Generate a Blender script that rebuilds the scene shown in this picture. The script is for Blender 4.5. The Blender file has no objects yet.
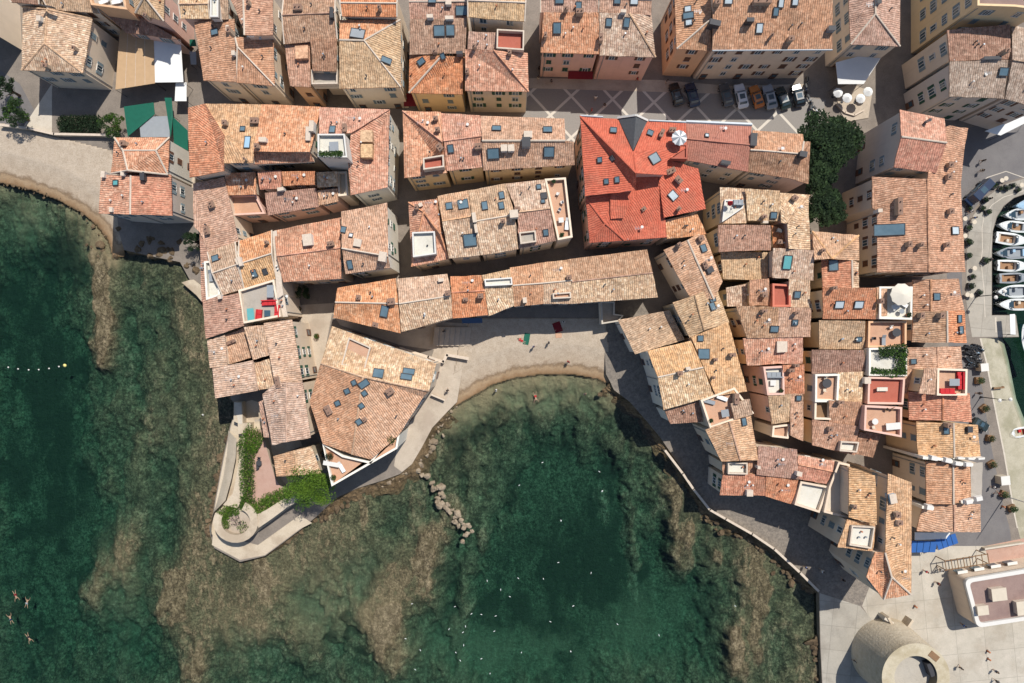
import bpy, bmesh, math, random
import numpy as np
from mathutils import Vector, Matrix

random.seed(11)
RS = np.random.RandomState(5)
S = bpy.context.scene
C = S.collection
# ------------------------------------------------------------ camera, sky, sun, exposure
CAMH = 120.0
FPX = 1024 * 24 / 36.0
cam_data = bpy.data.cameras.new('camera')
cam_data.lens = 24; cam_data.sensor_width = 36; cam_data.clip_end = 3000; cam_data.clip_start = 0.5
cam = bpy.data.objects.new('camera', cam_data); C.objects.link(cam)
cam.location = (0, 0, CAMH); cam.rotation_euler = (0, 0, 0)
S.camera = cam
SUN_EL = 57.0
SUN_AZ = math.atan2(0.835, 0.55)          # direction towards the sun in the ground plane
world = bpy.data.worlds.new('World'); S.world = world; world.use_nodes = True
wn = world.node_tree.nodes; wl = world.node_tree.links
sky = wn.new('ShaderNodeTexSky'); sky.sky_type = 'NISHITA'; sky.sun_disc = False
sky.sun_elevation = math.radians(SUN_EL); sky.sun_rotation = math.pi / 2 - SUN_AZ
sky.air_density = 1.0; sky.dust_density = 0.8; sky.ozone_density = 1.0
wl.new(sky.outputs[0], wn['Background'].inputs[0]); wn['Background'].inputs[1].default_value = 0.105
sd = bpy.data.lights.new('sun', 'SUN'); sd.energy = 4.6; sd.angle = math.radians(0.53); sd.color = (1.0, 0.95, 0.87)
sun = bpy.data.objects.new('sun', sd); C.objects.link(sun)
_el = math.radians(SUN_EL)
sun.rotation_euler = Vector((math.cos(SUN_AZ) * math.cos(_el), math.sin(SUN_AZ) * math.cos(_el), math.sin(_el))).to_track_quat('Z', 'Y').to_euler()
S.view_settings.view_transform = 'Standard'; S.view_settings.look = 'None'
S.view_settings.exposure = 0.14; S.view_settings.gamma = 1.0; S.view_settings.use_curve_mapping = False
S.render.engine = 'CYCLES'
S.cycles.use_denoising = True
S.cycles.max_bounces = 5; S.cycles.diffuse_bounces = 3; S.cycles.glossy_bounces = 2
S.cycles.transparent_max_bounces = 12; S.cycles.volume_bounces = 0
S.cycles.caustics_reflective = False; S.cycles.caustics_refractive = False

# ------------------------------------------------------------ coordinates read off the photograph
FR = {'0': (0, 0, 1.0), 'A': (0, 0, 5.095), 'B': (180, 0, 4.2667), 'C': (400, 0, 4.2667), 'D': (620, 0, 4.2667), 'E': (824, 0, 5.095),
      'F': (0, 100, 4.2667), 'G': (180, 140, 4.2667), 'H': (400, 140, 4.2667), 'I': (620, 120, 4.2667), 'J': (824, 120, 5.095),
      'K': (180, 260, 4.2667), 'L': (400, 240, 4.2667), 'M': (600, 260, 4.2667), 'N': (784, 240, 4.2667), 'O': (180, 380, 4.2667),
      'P': (660, 380, 4.2667), 'Q': (824, 380, 5.095), 'R': (784, 480, 3.3625), 'S': (0, 260, 4.2667), 'T': (0, 420, 2.597),
      'U': (300, 440, 2.81), 'V': (560, 440, 2.81), 'W': (380, 340, 3.938),
      'a': (180, 100, 6.827), 'b': (300, 100, 6.833), 'c': (190, 240, 5.693), 'd': (190, 330, 5.694), 'e': (570, 110, 4.553),
      'f': (690, 160, 5.257), 'g': (690, 280, 5.257), 'h': (800, 280, 3.792), 'z': (860, 560, 5.555), 'y': (200, 400, 4.269),
      'x': (940, 160, 7.583), 'w': (940, 240, 6.214), 'v': (940, 330, 5.69), 'u': (940, 440, 5.69), 't': (660, 70, 5.12), 's': (600, 80, 8.5375)}
def px(fr, x, y):
    o = FR[fr]; return (o[0] + x / o[2], o[1] + y / o[2])
def P3(fr, x, y, h=0.0):
    u, v = px(fr, x, y); k = (CAMH - h) / FPX
    return Vector(((u - 512) * k, (341.5 - v) * k, h))
def lin(c):
    return tuple((v / 255 / 12.92 if v / 255 <= 0.04045 else ((v / 255 + 0.055) / 1.055) ** 2.4) for v in c)
ALB = 0.66
def alb(c, k=1.0):
    return tuple(min(0.85, v * ALB * k) for v in lin(c))

# ------------------------------------------------------------ materials
class NT:
    def __init__(s, name):
        s.m = bpy.data.materials.new(name); s.m.use_nodes = True
        s.n = s.m.node_tree.nodes; s.l = s.m.node_tree.links
        s.b = s.n['Principled BSDF']; s.out = s.n['Material Output']
        s.b.inputs['Roughness'].default_value = 0.85
        s.b.inputs['Specular IOR Level'].default_value = 0.25
    def __call__(s, typ, ins={}, **kw):
        nd = s.n.new(typ)
        for k, v in kw.items(): setattr(nd, k, v)
        for k, v in ins.items():
            if isinstance(v, bpy.types.NodeSocket): s.l.new(v, nd.inputs[k])
            elif v is not None: nd.inputs[k].default_value = v
        return nd
    def math(s, op, a, b=0.0, c=None):
        i = {0: a, 1: b}
        if c is not None: i[2] = c
        return s('ShaderNodeMath', i, operation=op).outputs[0]
    def mix(s, f, a, b, mode='MIX'):
        nd = s.n.new('ShaderNodeMix'); nd.data_type = 'RGBA'; nd.blend_type = mode
        for idx, v in ((0, f), (6, a), (7, b)):
            if isinstance(v, bpy.types.NodeSocket): s.l.new(v, nd.inputs[idx])
            else: nd.inputs[idx].default_value = (tuple(v) + (1,) if isinstance(v, tuple) and len(v) == 3 else v)
        return nd.outputs[2]
    def ramp(s, f, stops, interp='LINEAR'):
        nd = s.n.new('ShaderNodeValToRGB'); s.l.new(f, nd.inputs[0]); cr = nd.color_ramp; cr.interpolation = interp
        while len(cr.elements) < len(stops): cr.elements.new(0.5)
        for e, (p, c) in zip(cr.elements, stops):
            e.position = p; e.color = tuple(c) + (1,) if len(c) == 3 else c
        return nd.outputs[0]
    def noise(s, scale, detail=4, vec=None, rough=0.55, out=0):
        return s('ShaderNodeTexNoise', {'Scale': scale, 'Detail': detail, 'Roughness': rough, 'Vector': vec}).outputs[out]
    def bump(s, h, dist, strength=1.0):
        b = s('ShaderNodeBump', {'Height': h, 'Distance': dist, 'Strength': strength})
        s.l.new(b.outputs[0], s.b.inputs['Normal'])
    def col(s, c): s.l.new(c, s.b.inputs['Base Color'])
    @property
    def pos(s): return s('ShaderNodeNewGeometry').outputs['Position']

def plain(name, c, rough=0.8, metal=0.0, var=0.12, scale=1.5, spec=0.25):
    t = NT(name); base = c
    n = t.noise(scale, 5, t.pos)
    t.col(t.mix(n, tuple(max(0, v * (1 - var)) for v in base), tuple(min(0.9, v * (1 + var)) for v in base)))
    t.b.inputs['Roughness'].default_value = rough; t.b.inputs['Metallic'].default_value = metal
    t.b.inputs['Specular IOR Level'].default_value = spec
    return t.m

PAL = {  # four tile colours (as seen in sunshine)
    'tan':    [(214, 184, 152), (230, 208, 180), (188, 152, 124), (204, 168, 134)],
    'pale':   [(218, 192, 168), (230, 210, 190), (204, 170, 146), (212, 182, 156)],
    'pink':   [(208, 172, 152), (224, 196, 176), (188, 146, 126), (200, 162, 142)],
    'rose':   [(198, 152, 128), (214, 176, 152), (174, 122, 100), (190, 140, 116)],
    'orange': [(216, 158, 124), (228, 184, 152), (200, 134, 100), (210, 150, 116)],
    'gold':   [(224, 186, 144), (234, 206, 170), (210, 162, 118), (218, 176, 134)],
    'flame':  [(208, 134, 100), (220, 160, 126), (192, 112, 80), (204, 128, 94)],
    'red':    [(228, 108, 72), (234, 124, 88), (214, 94, 60), (224, 104, 70)],
    'salmon': [(204, 132, 108), (210, 142, 120), (194, 120, 98), (200, 128, 106)],
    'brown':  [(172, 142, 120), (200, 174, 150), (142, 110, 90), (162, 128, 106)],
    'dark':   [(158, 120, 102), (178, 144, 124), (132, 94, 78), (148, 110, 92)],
    'grey':   [(178, 164, 146), (200, 188, 170), (152, 136, 118), (170, 154, 136)],
    'olive':  [(206, 188, 156), (218, 204, 174), (188, 164, 130), (198, 178, 144)],
}
_tm = {}
def tile_mat(pal):
    if pal in _tm: return _tm[pal]
    c = PAL[pal]; smooth = pal in ('red', 'salmon')
    t = NT('roof_tiles_' + pal)
    uv = t('ShaderNodeUVMap').outputs[0]
    sp = t('ShaderNodeSeparateXYZ', {0: uv}); u, v = sp.outputs[0], sp.outputs[1]
    wob = t.noise(0.5, 2, t.pos)
    u = t.math('ADD', u, t.math('MULTIPLY', wob, 0.5))
    uc = t.math('DIVIDE', u, 0.34)
    colid = t.math('FLOOR', uc)
    wn_ = t('ShaderNodeTexWhiteNoise', {1: colid}, noise_dimensions='1D').outputs[0]
    vr = t.math('ADD', t.math('DIVIDE', v, 0.5), wn_)
    rowid = t.math('FLOOR', vr)
    cell = t('ShaderNodeCombineXYZ', {0: colid, 1: rowid}).outputs[0]
    rnd = t('ShaderNodeTexWhiteNoise', {0: cell}, noise_dimensions='2D').outputs[0]
    k = [tuple(min(.8, v * (1.5 if not smooth else 1.12)) for v in alb(x)) for x in c]
    tilec = t.ramp(rnd, [(0.0, k[0]), (0.34, k[1]), (0.55, k[2]), (0.8, k[3])], 'CONSTANT')
    mean = tuple(sum(x[i] for x in k) / 4 for i in range(3))
    base = t.mix(0.5 if smooth else 0.3, tilec, mean)
    patch = t.noise(0.35, 5, t.pos, 0.65)
    base = t.mix(t.ramp(patch, [(0.35, (0, 0, 0)), (0.68, (1, 1, 1))]), base, t.mix(0.45, base, k[2] if not smooth else k[3]))
    fine = t.noise(2.6, 4, t.pos, 0.7)
    lich = t.ramp(fine, [(0.58, (0, 0, 0)), (0.72, (1, 1, 1))])
    base = t.mix(t.math('MULTIPLY', lich, 0.08 if smooth else 0.5), base, alb((150, 128, 104)) if pal not in ('tan', 'pale', 'olive') else alb((158, 134, 106)))
    pale = t.ramp(t.noise(1.1, 5, t('ShaderNodeVectorMath', {0: t.pos, 1: (31, 7, 3)}, operation='ADD').outputs[0], 0.7), [(0.56, (0, 0, 0)), (0.7, (1, 1, 1))])
    base = t.mix(t.math('MULTIPLY', pale, 0.06 if smooth else 0.4), base, tuple(v*1.1 for v in alb((238, 218, 194))))
    warm = tuple(v * 1.12 for v in alb((216, 168, 134)))
    base = t.mix({'olive': .55, 'gold': .55, 'brown': .42, 'grey': .25, 'dark': .3, 'pale': .38, 'flame': .3, 'pink': .52, 'rose': .48, 'orange': .12}.get(pal, 0.0), base, t.mix(rnd, tuple(v * .8 for v in warm), tuple(v * 1.15 for v in warm)))
    dirt = t.ramp(t.noise(0.22, 6, t('ShaderNodeVectorMath', {0: t.pos, 1: (3, 57, 9)}, operation='ADD').outputs[0], 0.7), [(0.5, (0, 0, 0)), (0.66, (1, 1, 1))])
    base = t.mix(t.math('MULTIPLY', dirt, 0.26 if smooth else 0.4), base, alb((142, 116, 96)))
    oi = t('ShaderNodeObjectInfo').outputs['Random']
    hsv = t('ShaderNodeHueSaturation', {'Hue': .5 if smooth else t.math('ADD', 0.494, t.math('MULTIPLY', oi, 0.012)), 'Saturation': .93 if smooth else t.math('ADD', 0.86, t.math('MULTIPLY', oi, 0.2)), 'Value': 1.0 if smooth else t.math('ADD', 0.92, t.math('MULTIPLY', oi, 0.16)), 'Color': base})
    blot = t.noise(1.7, 6, t('ShaderNodeVectorMath', {0: t.pos, 1: (71, 5, 3)}, operation='ADD').outputs[0], 0.75)
    m2 = t.mix(t.ramp(blot, [(0.4, (0, 0, 0)), (0.6, (1, 1, 1))]), (0.86, 0.84, 0.83) if smooth else (0.68, 0.65, 0.63), (1.06, 1.06, 1.06) if smooth else (1.2, 1.2, 1.2))
    t.col(t.mix(1.0, hsv.outputs[0], m2, 'MULTIPLY'))
    arch = t.math('ABSOLUTE', t.math('SINE', t.math('MULTIPLY', uc, math.pi)))
    step = t.math('MULTIPLY', t.math('FRACT', vr), 0.35)
    t.bump(t.math('ADD', t.math('ADD', arch, step), t.math('MULTIPLY', rnd, 0.25)), 0.085 if not smooth else 0.075)
    t.b.inputs['Roughness'].default_value = 0.9
    _tm[pal] = t.m
    return t.m

def wall_mat(name, c):
    t = NT('stucco_' + name); g = t.pos
    n = t.noise(0.5, 6, g, 0.65); f = t.noise(6, 4, g, 0.6)
    st = t('ShaderNodeMapping', {0: g, 3: (1.6, 1.6, 0.12)}).outputs[0]
    stn = t.noise(1.2, 4, st, 0.6)
    k = tuple(min(.8, v * 1.28) for v in alb(c))
    base = t.mix(t.ramp(n, [(0.3, (0, 0, 0)), (0.7, (1, 1, 1))]), tuple(v * 0.9 for v in k), k)
    base = t.mix(t.math('MULTIPLY', t.ramp(stn, [(0.52, (0, 0, 0)), (0.75, (1, 1, 1))]), 0.4), base, tuple(v * 0.72 for v in k))
    t.col(t.mix(t.math('MULTIPLY', f, 0.2), base, tuple(v * 0.8 for v in k)))
    t.bump(f, 0.02); t.b.inputs['Roughness'].default_value = 0.92
    return t.m
WALL = {k: wall_mat(k, c) for k, c in {'cream': (246, 226, 202), 'yellow': (246, 216, 172), 'ochre': (236, 196, 150), 'pink': (238, 196, 178),
        'white': (250, 242, 228), 'grey': (218, 204, 192), 'beige': (236, 214, 190), 'stone': (206, 190, 166), 'orange': (236, 190, 150), 'red': (216, 130, 108)}.items()}

def ground_mat(name, c1, c2, scale=0.6, bump=0.03, speck=None, fine=5.0, amt=0.5, joint=0, rot=0.2):
    t = NT(name); g = t.pos
    n = t.noise(scale, 8, g, 0.65); f = t.noise(fine, 5, g, 0.7)
    base = t.mix(t.ramp(n, [(0.3, (0, 0, 0)), (0.7, (1, 1, 1))]), alb(c1), alb(c2))
    base = t.mix(t.math('MULTIPLY', t.ramp(f, [(0.45, (0, 0, 0)), (0.7, (1, 1, 1))]), amt), base, tuple(v * 0.62 for v in alb(c1)))
    if speck:
        s2 = t.noise(0.18, 5, g, 0.6)
        base = t.mix(t.math('MULTIPLY', t.ramp(s2, [(0.5, (0, 0, 0)), (0.62, (1, 1, 1))]), 0.55), base, alb(speck))
    if joint:
        mp = t('ShaderNodeMapping', {0: g, 2: (0, 0, rot)}).outputs[0]; sp = t('ShaderNodeSeparateXYZ', {0: mp})
        ln = None
        for k in (0, 1):
            q = t.math('ABSOLUTE', t.math('SUBTRACT', t.math('FRACT', t.math('DIVIDE', sp.outputs[k], joint)), 0.5)); l = t.math('LESS_THAN', q, 0.05 / joint); ln = l if ln is None else t.math('MAXIMUM', ln, l)
        cellr = t('ShaderNodeTexWhiteNoise', {0: t('ShaderNodeCombineXYZ', {0: t.math('FLOOR', t.math('ADD', t.math('DIVIDE', sp.outputs[0], joint), .5)), 1: t.math('FLOOR', t.math('ADD', t.math('DIVIDE', sp.outputs[1], joint), .5))}).outputs[0]}, noise_dimensions='2D').outputs[0]
        base = t.mix(1.0, base, t.mix(cellr, (0.93, 0.92, 0.91), (1.04, 1.04, 1.04)), 'MULTIPLY')
        base = t.mix(t.math('MULTIPLY', ln, 0.45), base, tuple(v * .5 for v in alb(c1)))
    st2 = t.ramp(t.noise(0.5, 7, t('ShaderNodeVectorMath', {0: g, 1: (13, 77, 5)}, operation='ADD').outputs[0], 0.75), [(0.53, (0, 0, 0)), (0.62, (1, 1, 1))])
    base = t.mix(t.math('MULTIPLY', st2, 0.28), base, tuple(v * .68 for v in alb(c1)))
    t.col(base); t.bump(f, bump)
    return t.m
M = {}
M['paving'] = ground_mat('grey_stone_paving', (142, 132, 122), (168, 156, 144), 0.4)
M['asphalt'] = ground_mat('asphalt', (128, 124, 124), (142, 138, 136), 0.3, amt=0.2)
M['concrete'] = ground_mat('quay_concrete', (184, 178, 166), (206, 198, 184), 0.3, speck=(160, 152, 140), amt=0.25, joint=4.2, rot=.1)
M['plaza'] = ground_mat('pale_plaza_paving', (206, 198, 182), (226, 216, 200), 0.5, speck=(190, 178, 160), amt=0.22, joint=5.0, rot=-.1)
M['sandpath'] = ground_mat('pale_quay_path', (208, 192, 172), (226, 210, 190), 0.5, speck=(184, 166, 148), amt=0.3)
M['cobble'] = ground_mat('dark_cobbles', (134, 126, 118), (176, 164, 150), 1.2, bump=0.12, fine=2.6, amt=0.7)
M['quaywhite'] = ground_mat('pale_stone_coping', (226, 214, 196), (238, 228, 212), 0.8, amt=0.3)
M['bastion'] = ground_mat('bastion_stone', (222, 204, 178), (236, 220, 196), 0.5, speck=(180, 158, 134), amt=0.4)
M['pinkpave'] = ground_mat('pink_terrace_paving', (206, 166, 148), (218, 182, 164), 0.6, amt=0.25)
M['redfloor'] = ground_mat('red_terrace_floor', (198, 112, 92), (206, 122, 102), 0.8, amt=0.2)
M['terrafloor'] = ground_mat('terracotta_terrace_floor', (222, 174, 142), (232, 188, 158), 0.8, amt=0.25)
M['whitefloor'] = ground_mat('white_terrace_floor', (240, 234, 218), (248, 244, 232), 0.8, amt=0.12)
M['greyfloor'] = ground_mat('grey_deck_floor', (196, 186, 172), (206, 196, 184), 0.8, amt=0.3)
M['mauve'] = ground_mat('mauve_roof_felt', (166, 140, 132), (178, 152, 142), 0.7, speck=(150, 124, 118), amt=0.2)
M['white'] = plain('white_paint', (0.62, 0.60, 0.56), 0.6, var=0.06)
M['cream'] = plain('cream_paint', (0.55, 0.48, 0.38), 0.7)
M['mortar'] = plain('pale_mortar', (0.56, 0.47, 0.38), 0.9, var=0.25, scale=3)
M['zinc'] = plain('zinc', (0.30, 0.33, 0.36), 0.45, 0.4)
M['slate'] = plain('slate', (0.085, 0.09, 0.095), 0.6, var=0.3, scale=3)
M['darkgrey'] = plain('dark_grey', (0.05, 0.05, 0.055), 0.6)
M['black'] = plain('black_plastic', (0.018, 0.018, 0.02), 0.5)
M['wood'] = plain('weathered_wood', (0.22, 0.13, 0.07), 0.8, var=0.3, scale=4)
M['greenpaint'] = plain('green_shutter_paint', (0.035, 0.09, 0.06), 0.6)
M['bluegrey'] = plain('blue_grey_shutter_paint', (0.20, 0.25, 0.27), 0.6)
M['brownpaint'] = plain('brown_shutter_paint', (0.14, 0.07, 0.045), 0.6)
M['redcloth'] = plain('red_cloth', (0.48, 0.03, 0.035), 0.85)
M['bluecloth'] = plain('blue_awning_cloth', (0.035, 0.12, 0.36), 0.85)
M['tealcloth'] = plain('green_tarpaulin', (0.008, 0.10, 0.065), 0.7, var=0.2)
M['darkredcloth'] = plain('crimson_awning_cloth', (0.18, 0.015, 0.02), 0.85)
M['whitecloth'] = plain('white_canvas', (0.72, 0.72, 0.70), 0.9, var=0.05)
M['creamcloth'] = plain('cream_canvas', (0.62, 0.57, 0.48), 0.9, var=0.08)
M['tancloth'] = plain('tan_canvas', (0.46, 0.31, 0.18), 0.9)
M['terracotta'] = plain('terracotta_pot', (0.42, 0.17, 0.09), 0.85)
M['chimney'] = plain('chimney_render', (0.40, 0.31, 0.23), 0.9, var=0.35, scale=3)
M['chimcap'] = plain('sooty_chimney_tiles', (0.24, 0.15, 0.11), 0.9, var=0.4, scale=4)
M['green'] = plain('bright_leaves', (0.07, 0.14, 0.02), 0.7, var=0.5, scale=4)
M['lime'] = plain('lime_leaves', (0.15, 0.26, 0.03), 0.7, var=0.45, scale=4)
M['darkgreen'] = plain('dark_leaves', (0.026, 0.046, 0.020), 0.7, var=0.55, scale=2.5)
M['midgreen'] = plain('mid_leaves', (0.042, 0.074, 0.028), 0.7, var=0.5, scale=3)
M['bark'] = plain('bark', (0.10, 0.07, 0.05), 0.95, var=0.3, scale=5)
M['skin'] = plain('skin', (0.40, 0.26, 0.18), 0.6)
M['hair'] = plain('hair', (0.03, 0.018, 0.012), 0.7)
M['rock'] = ground_mat('shore_rock', (112, 94, 72), (152, 130, 102), 1.4, 0.2, speck=(84, 68, 52), fine=4, amt=.8)
M['palerock'] = ground_mat('pale_limestone_rock', (176, 156, 130), (210, 192, 168), 1.4, 0.2, speck=(120, 102, 82), fine=4, amt=.7)
def gloss(name, c, rough=0.25, coat=0.6):
    m = plain(name, c, rough, var=0.04, spec=0.5); m.node_tree.nodes['Principled BSDF'].inputs['Coat Weight'].default_value = coat
    return m
for n_, c_ in {'blackcar': (0.012, 0.012, 0.014), 'navycar': (0.012, 0.025, 0.06), 'greycar': (0.07, 0.075, 0.08), 'whitecar': (0.62, 0.64, 0.66), 'orangecar': (0.50, 0.17, 0.04),
               'silvercar': (0.30, 0.33, 0.36), 'greencar': (0.02, 0.03, 0.028), 'blueplate': (0.02, 0.05, 0.12)}.items(): M[n_] = gloss(n_ + '_paint', c_)
M['gelcoat'] = gloss('white_gelcoat', (0.66, 0.68, 0.66), 0.3, 0.3)
M['bluehull'] = gloss('pale_blue_gelcoat', (0.30, 0.45, 0.58), 0.3, 0.3)
M['tealhull'] = gloss('teal_hull_paint', (0.03, 0.22, 0.24), 0.3, 0.3)
M['teak'] = plain('teak_deck', (0.30, 0.17, 0.09), 0.7, var=0.2, scale=3)
M['seatcream'] = plain('cream_vinyl', (0.56, 0.48, 0.38), 0.6)
M['cover'] = plain('grey_boat_cover', (0.26, 0.28, 0.30), 0.8)
_g = NT('window_glass'); _g.b.inputs['Base Color'].default_value = (0.05, 0.09, 0.12, 1); _g.b.inputs['Roughness'].default_value = 0.08; _g.b.inputs['Specular IOR Level'].default_value = 0.9; M['glass'] = _g.m
_g = NT('skylight_glass'); _g.col(_g.mix(_g.noise(0.6, 2, _g.pos), (0.05, 0.10, 0.13), (0.16, 0.23, 0.27))); _g.b.inputs['Roughness'].default_value = 0.12; _g.b.inputs['Specular IOR Level'].default_value = 0.9; M['skyglass'] = _g.m
M['skyblind'] = plain('skylight_with_white_blind', (0.46, 0.52, 0.55), 0.2)
M['skyteal'] = plain('skylight_teal_glass', (0.12, 0.36, 0.36), 0.15, spec=0.8)

# ------------------------------------------------------------ mesh helpers
class MB:
    """collects shapes for ONE mesh; each call may carry its own material"""
    def __init__(s): s.v = []; s.f = []; s.m = []; s.mats = []; s.uv = {}
    def mi(s, mat):
        mat = M[mat] if isinstance(mat, str) else mat
        if mat not in s.mats: s.mats.append(mat)
        return s.mats.index(mat)
    def add(s, vs, fs, mat):
        b = len(s.v); i = s.mi(mat); s.v += [tuple(v) for v in vs]
        for f in fs: s.f.append(tuple(b + k for k in f)); s.m.append(i)
    def box(s, c, d, mat, rz=0.0, tilt=None, taper=1.0):
        vs = []
        for z in (-1, 1):
            k = taper if z > 0 else 1.0
            for x, y in ((-1, -1), (1, -1), (1, 1), (-1, 1)):
                vs.append(Vector((x * d[0] / 2 * k, y * d[1] / 2 * k, z * d[2] / 2)))
        R = Matrix.Rotation(rz, 3, 'Z')
        if tilt is not None: R = tilt @ R
        s.add([R @ v + Vector(c) for v in vs], [(0, 3, 2, 1), (4, 5, 6, 7), (0, 1, 5, 4), (1, 2, 6, 5), (2, 3, 7, 6), (3, 0, 4, 7)], mat)
    def prism(s, pts, z0, z1, mat, top=None):
        """pts CCW outline; z1 may be a list of heights"""
        n = len(pts); z1s = z1 if isinstance(z1, (list, tuple)) else [z1] * n
        vs = [(p[0], p[1], z0) for p in pts] + [(p[0], p[1], z) for p, z in zip(pts, z1s)]
        fs = [(i, (i + 1) % n, n + (i + 1) % n, n + i) for i in range(n)]
        s.add(vs, fs, mat); s.add(vs[n:], [tuple(range(n))], top or mat); s.add(vs[:n], [tuple(reversed(range(n)))], mat)
    def tube(s, pts, r, mat, n=6, cap=True):
        pts = [Vector(p) for p in pts]; rs = r if isinstance(r, (list, tuple)) else [r] * len(pts)
        vs = []; fs = []
        for i, p in enumerate(pts):
            d = (pts[min(i + 1, len(pts) - 1)] - pts[max(i - 1, 0)]).normalized()
            a = d.orthogonal().normalized() if abs(d.z) < 0.95 else Vector((1, 0, 0)); b = d.cross(a).normalized(); a = b.cross(d)
            for k in range(n):
                t = 2 * math.pi * k / n; vs.append(p + (a * math.cos(t) + b * math.sin(t)) * rs[i])
        for i in range(len(pts) - 1):
            for k in range(n):
                q = (k + 1) % n; fs.append((i * n + k, i * n + q, (i + 1) * n + q, (i + 1) * n + k))
        if cap: fs.append(tuple(reversed(range(n)))); fs.append(tuple((len(pts) - 1) * n + k for k in range(n)))
        s.add(vs, fs, mat)
    def lathe(s, c, prof, mat, n=16):
        vs = []; fs = []
        for r, z in prof:
            for k in range(n): t = 2 * math.pi * k / n; vs.append((c[0] + r * math.cos(t), c[1] + r * math.sin(t), c[2] + z))
        for i in range(len(prof) - 1):
            for k in range(n): q = (k + 1) % n; fs.append((i * n + k, i * n + q, (i + 1) * n + q, (i + 1) * n + k))
        fs.append(tuple((len(prof) - 1) * n + k for k in range(n))); fs.append(tuple(reversed(range(n))))
        s.add(vs, fs, mat)
    def mesh(s, name, smooth=False):
        me = bpy.data.meshes.new(name); me.from_pydata(s.v, [], s.f)
        for m in s.mats: me.materials.append(m)
        me.polygons.foreach_set('material_index', s.m)
        if smooth: me.polygons.foreach_set('use_smooth', [True] * len(s.f))
        me.update(); return me
    def build(s, name, parent=None, smooth=False, loc=None, rz=0.0):
        o = bpy.data.objects.new(name, s.mesh(name, smooth)); C.objects.link(o)
        if loc is not None: o.location = loc
        o.rotation_euler.z = rz
        if parent is not None: o.parent = parent
        return o
def tag(o, label=None, cat=None, group=None, kind=None):
    if label: o['label'] = label
    if cat: o['category'] = cat
    if group: o['group'] = group
    if kind: o['kind'] = kind
    return o
def empty(name, loc=(0, 0, 0), rz=0.0):
    o = bpy.data.objects.new(name, None); C.objects.link(o); o.location = loc; o.rotation_euler.z = rz
    o.empty_display_size = 0.3
    return o
def copy_tree(o, parent=None):
    c = o.copy(); C.objects.link(c); c.parent = parent
    for ch in list(o.children): copy_tree(ch, c)
    return c
def put(proto, used, loc, rz=0.0, label=None, group=None, scale=None):
    """first use moves the prototype, later uses copy it"""
    o = proto if not used else copy_tree(proto)
    o.location = loc; o.rotation_euler.z = rz
    if scale: o.scale = (scale,) * 3 if isinstance(scale, (int, float)) else scale
    if label: o['label'] = label
    if group: o['group'] = group
    return o
def ccw(pts):
    a = sum(pts[i][0] * pts[(i + 1) % len(pts)][1] - pts[(i + 1) % len(pts)][0] * pts[i][1] for i in range(len(pts)))
    return list(pts) if a > 0 else list(reversed(pts))
def offset_poly(pts, d):
    """move a CCW outline inward by d (xy only)"""
    n = len(pts); out = []
    for i in range(n):
        p0, p1, p2 = (Vector(pts[j % n][:2]) for j in (i - 1, i, i + 1))
        e1 = p1 - p0; e2 = p2 - p1
        if e1.length < 1e-6 or e2.length < 1e-6: out.append(Vector(pts[i])); continue
        n1 = Vector((-e1.y, e1.x)).normalized(); n2 = Vector((-e2.y, e2.x)).normalized()
        b = n1 + n2
        k = d / max(0.35, (1 + n1.dot(n2)) / 2) / 2
        q = p1 + b * k
        out.append(Vector((q.x, q.y) + ((pts[i][2],) if len(pts[i]) > 2 else ())))
    return out
def inpoly(x, y, poly):
    c = False; n = len(poly)
    for i in range(n):
        x1, y1 = poly[i][0], poly[i][1]; x2, y2 = poly[i - 1][0], poly[i - 1][1]
        if (y1 > y) != (y2 > y) and x < (x2 - x1) * (y - y1) / (y2 - y1) + x1: c = not c
    return c
def inpoly_np(X, Y, poly):
    c = np.zeros(X.shape, bool); n = len(poly)
    for i in range(n):
        x1, y1 = poly[i][0], poly[i][1]; x2, y2 = poly[i - 1][0], poly[i - 1][1]
        if y1 == y2: continue
        c ^= ((y1 > Y) != (y2 > Y)) & (X < (x2 - x1) * (Y - y1) / (y2 - y1) + x1)
    return c
# ------------------------------------------------------------ the setting: land, sea bed, water, beaches, pavings
WATER = -1.2
LAND = [(-4000, -4000), (4500, -4000), (4500, 188), (1045, 190), (1028, 193), (1014, 198), (1004, 206), (997, 217), (993, 231), (992, 250), (992, 315),
        (1016, 315), (1019, 337), (980, 338), (986, 362), (995, 410), (1004, 455), (1014, 514), (1022, 545), (1080, 545), (4500, 540), (4500, 4000), (822, 4000), (822, 683),
        (820, 640), (819, 592), (800, 574), (775, 550), (754, 535), (726, 520), (710, 511), (695, 490), (683, 471), (660, 437), (645, 419), (630, 402), (614, 389), (606, 374), (603, 322),
        (476, 324), (464, 352), (461, 378), (457, 402), (447, 412), (432, 428), (422, 447), (412, 464), (400, 474), (384, 480), (358, 488), (336, 498), (317, 516), (300, 530), (265, 556),
        (240, 562), (214, 548), (210, 534), (215, 500), (223, 458), (230, 426), (238, 404), (231, 400), (226, 372), (221, 330), (217, 300), (204, 296), (192, 284), (180, 262),
        (150, 256), (124, 250), (119, 232), (115, 200), (108, 160), (0, 128), (-420, 120), (-4000, -400)]
BEACH1 = [(-420, 100), (0, 122), (112, 150), (124, 205), (122, 256), (109, 258), (104, 240), (93, 225), (77, 212), (52, 199), (28, 190), (0, 183), (-420, 150)]
BEACH2 = [(470, 318), (606, 318), (612, 372), (611, 386), (598, 380), (575, 376), (545, 375), (515, 379), (492, 386), (470, 399), (449, 411), (452, 380), (457, 350)]
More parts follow.
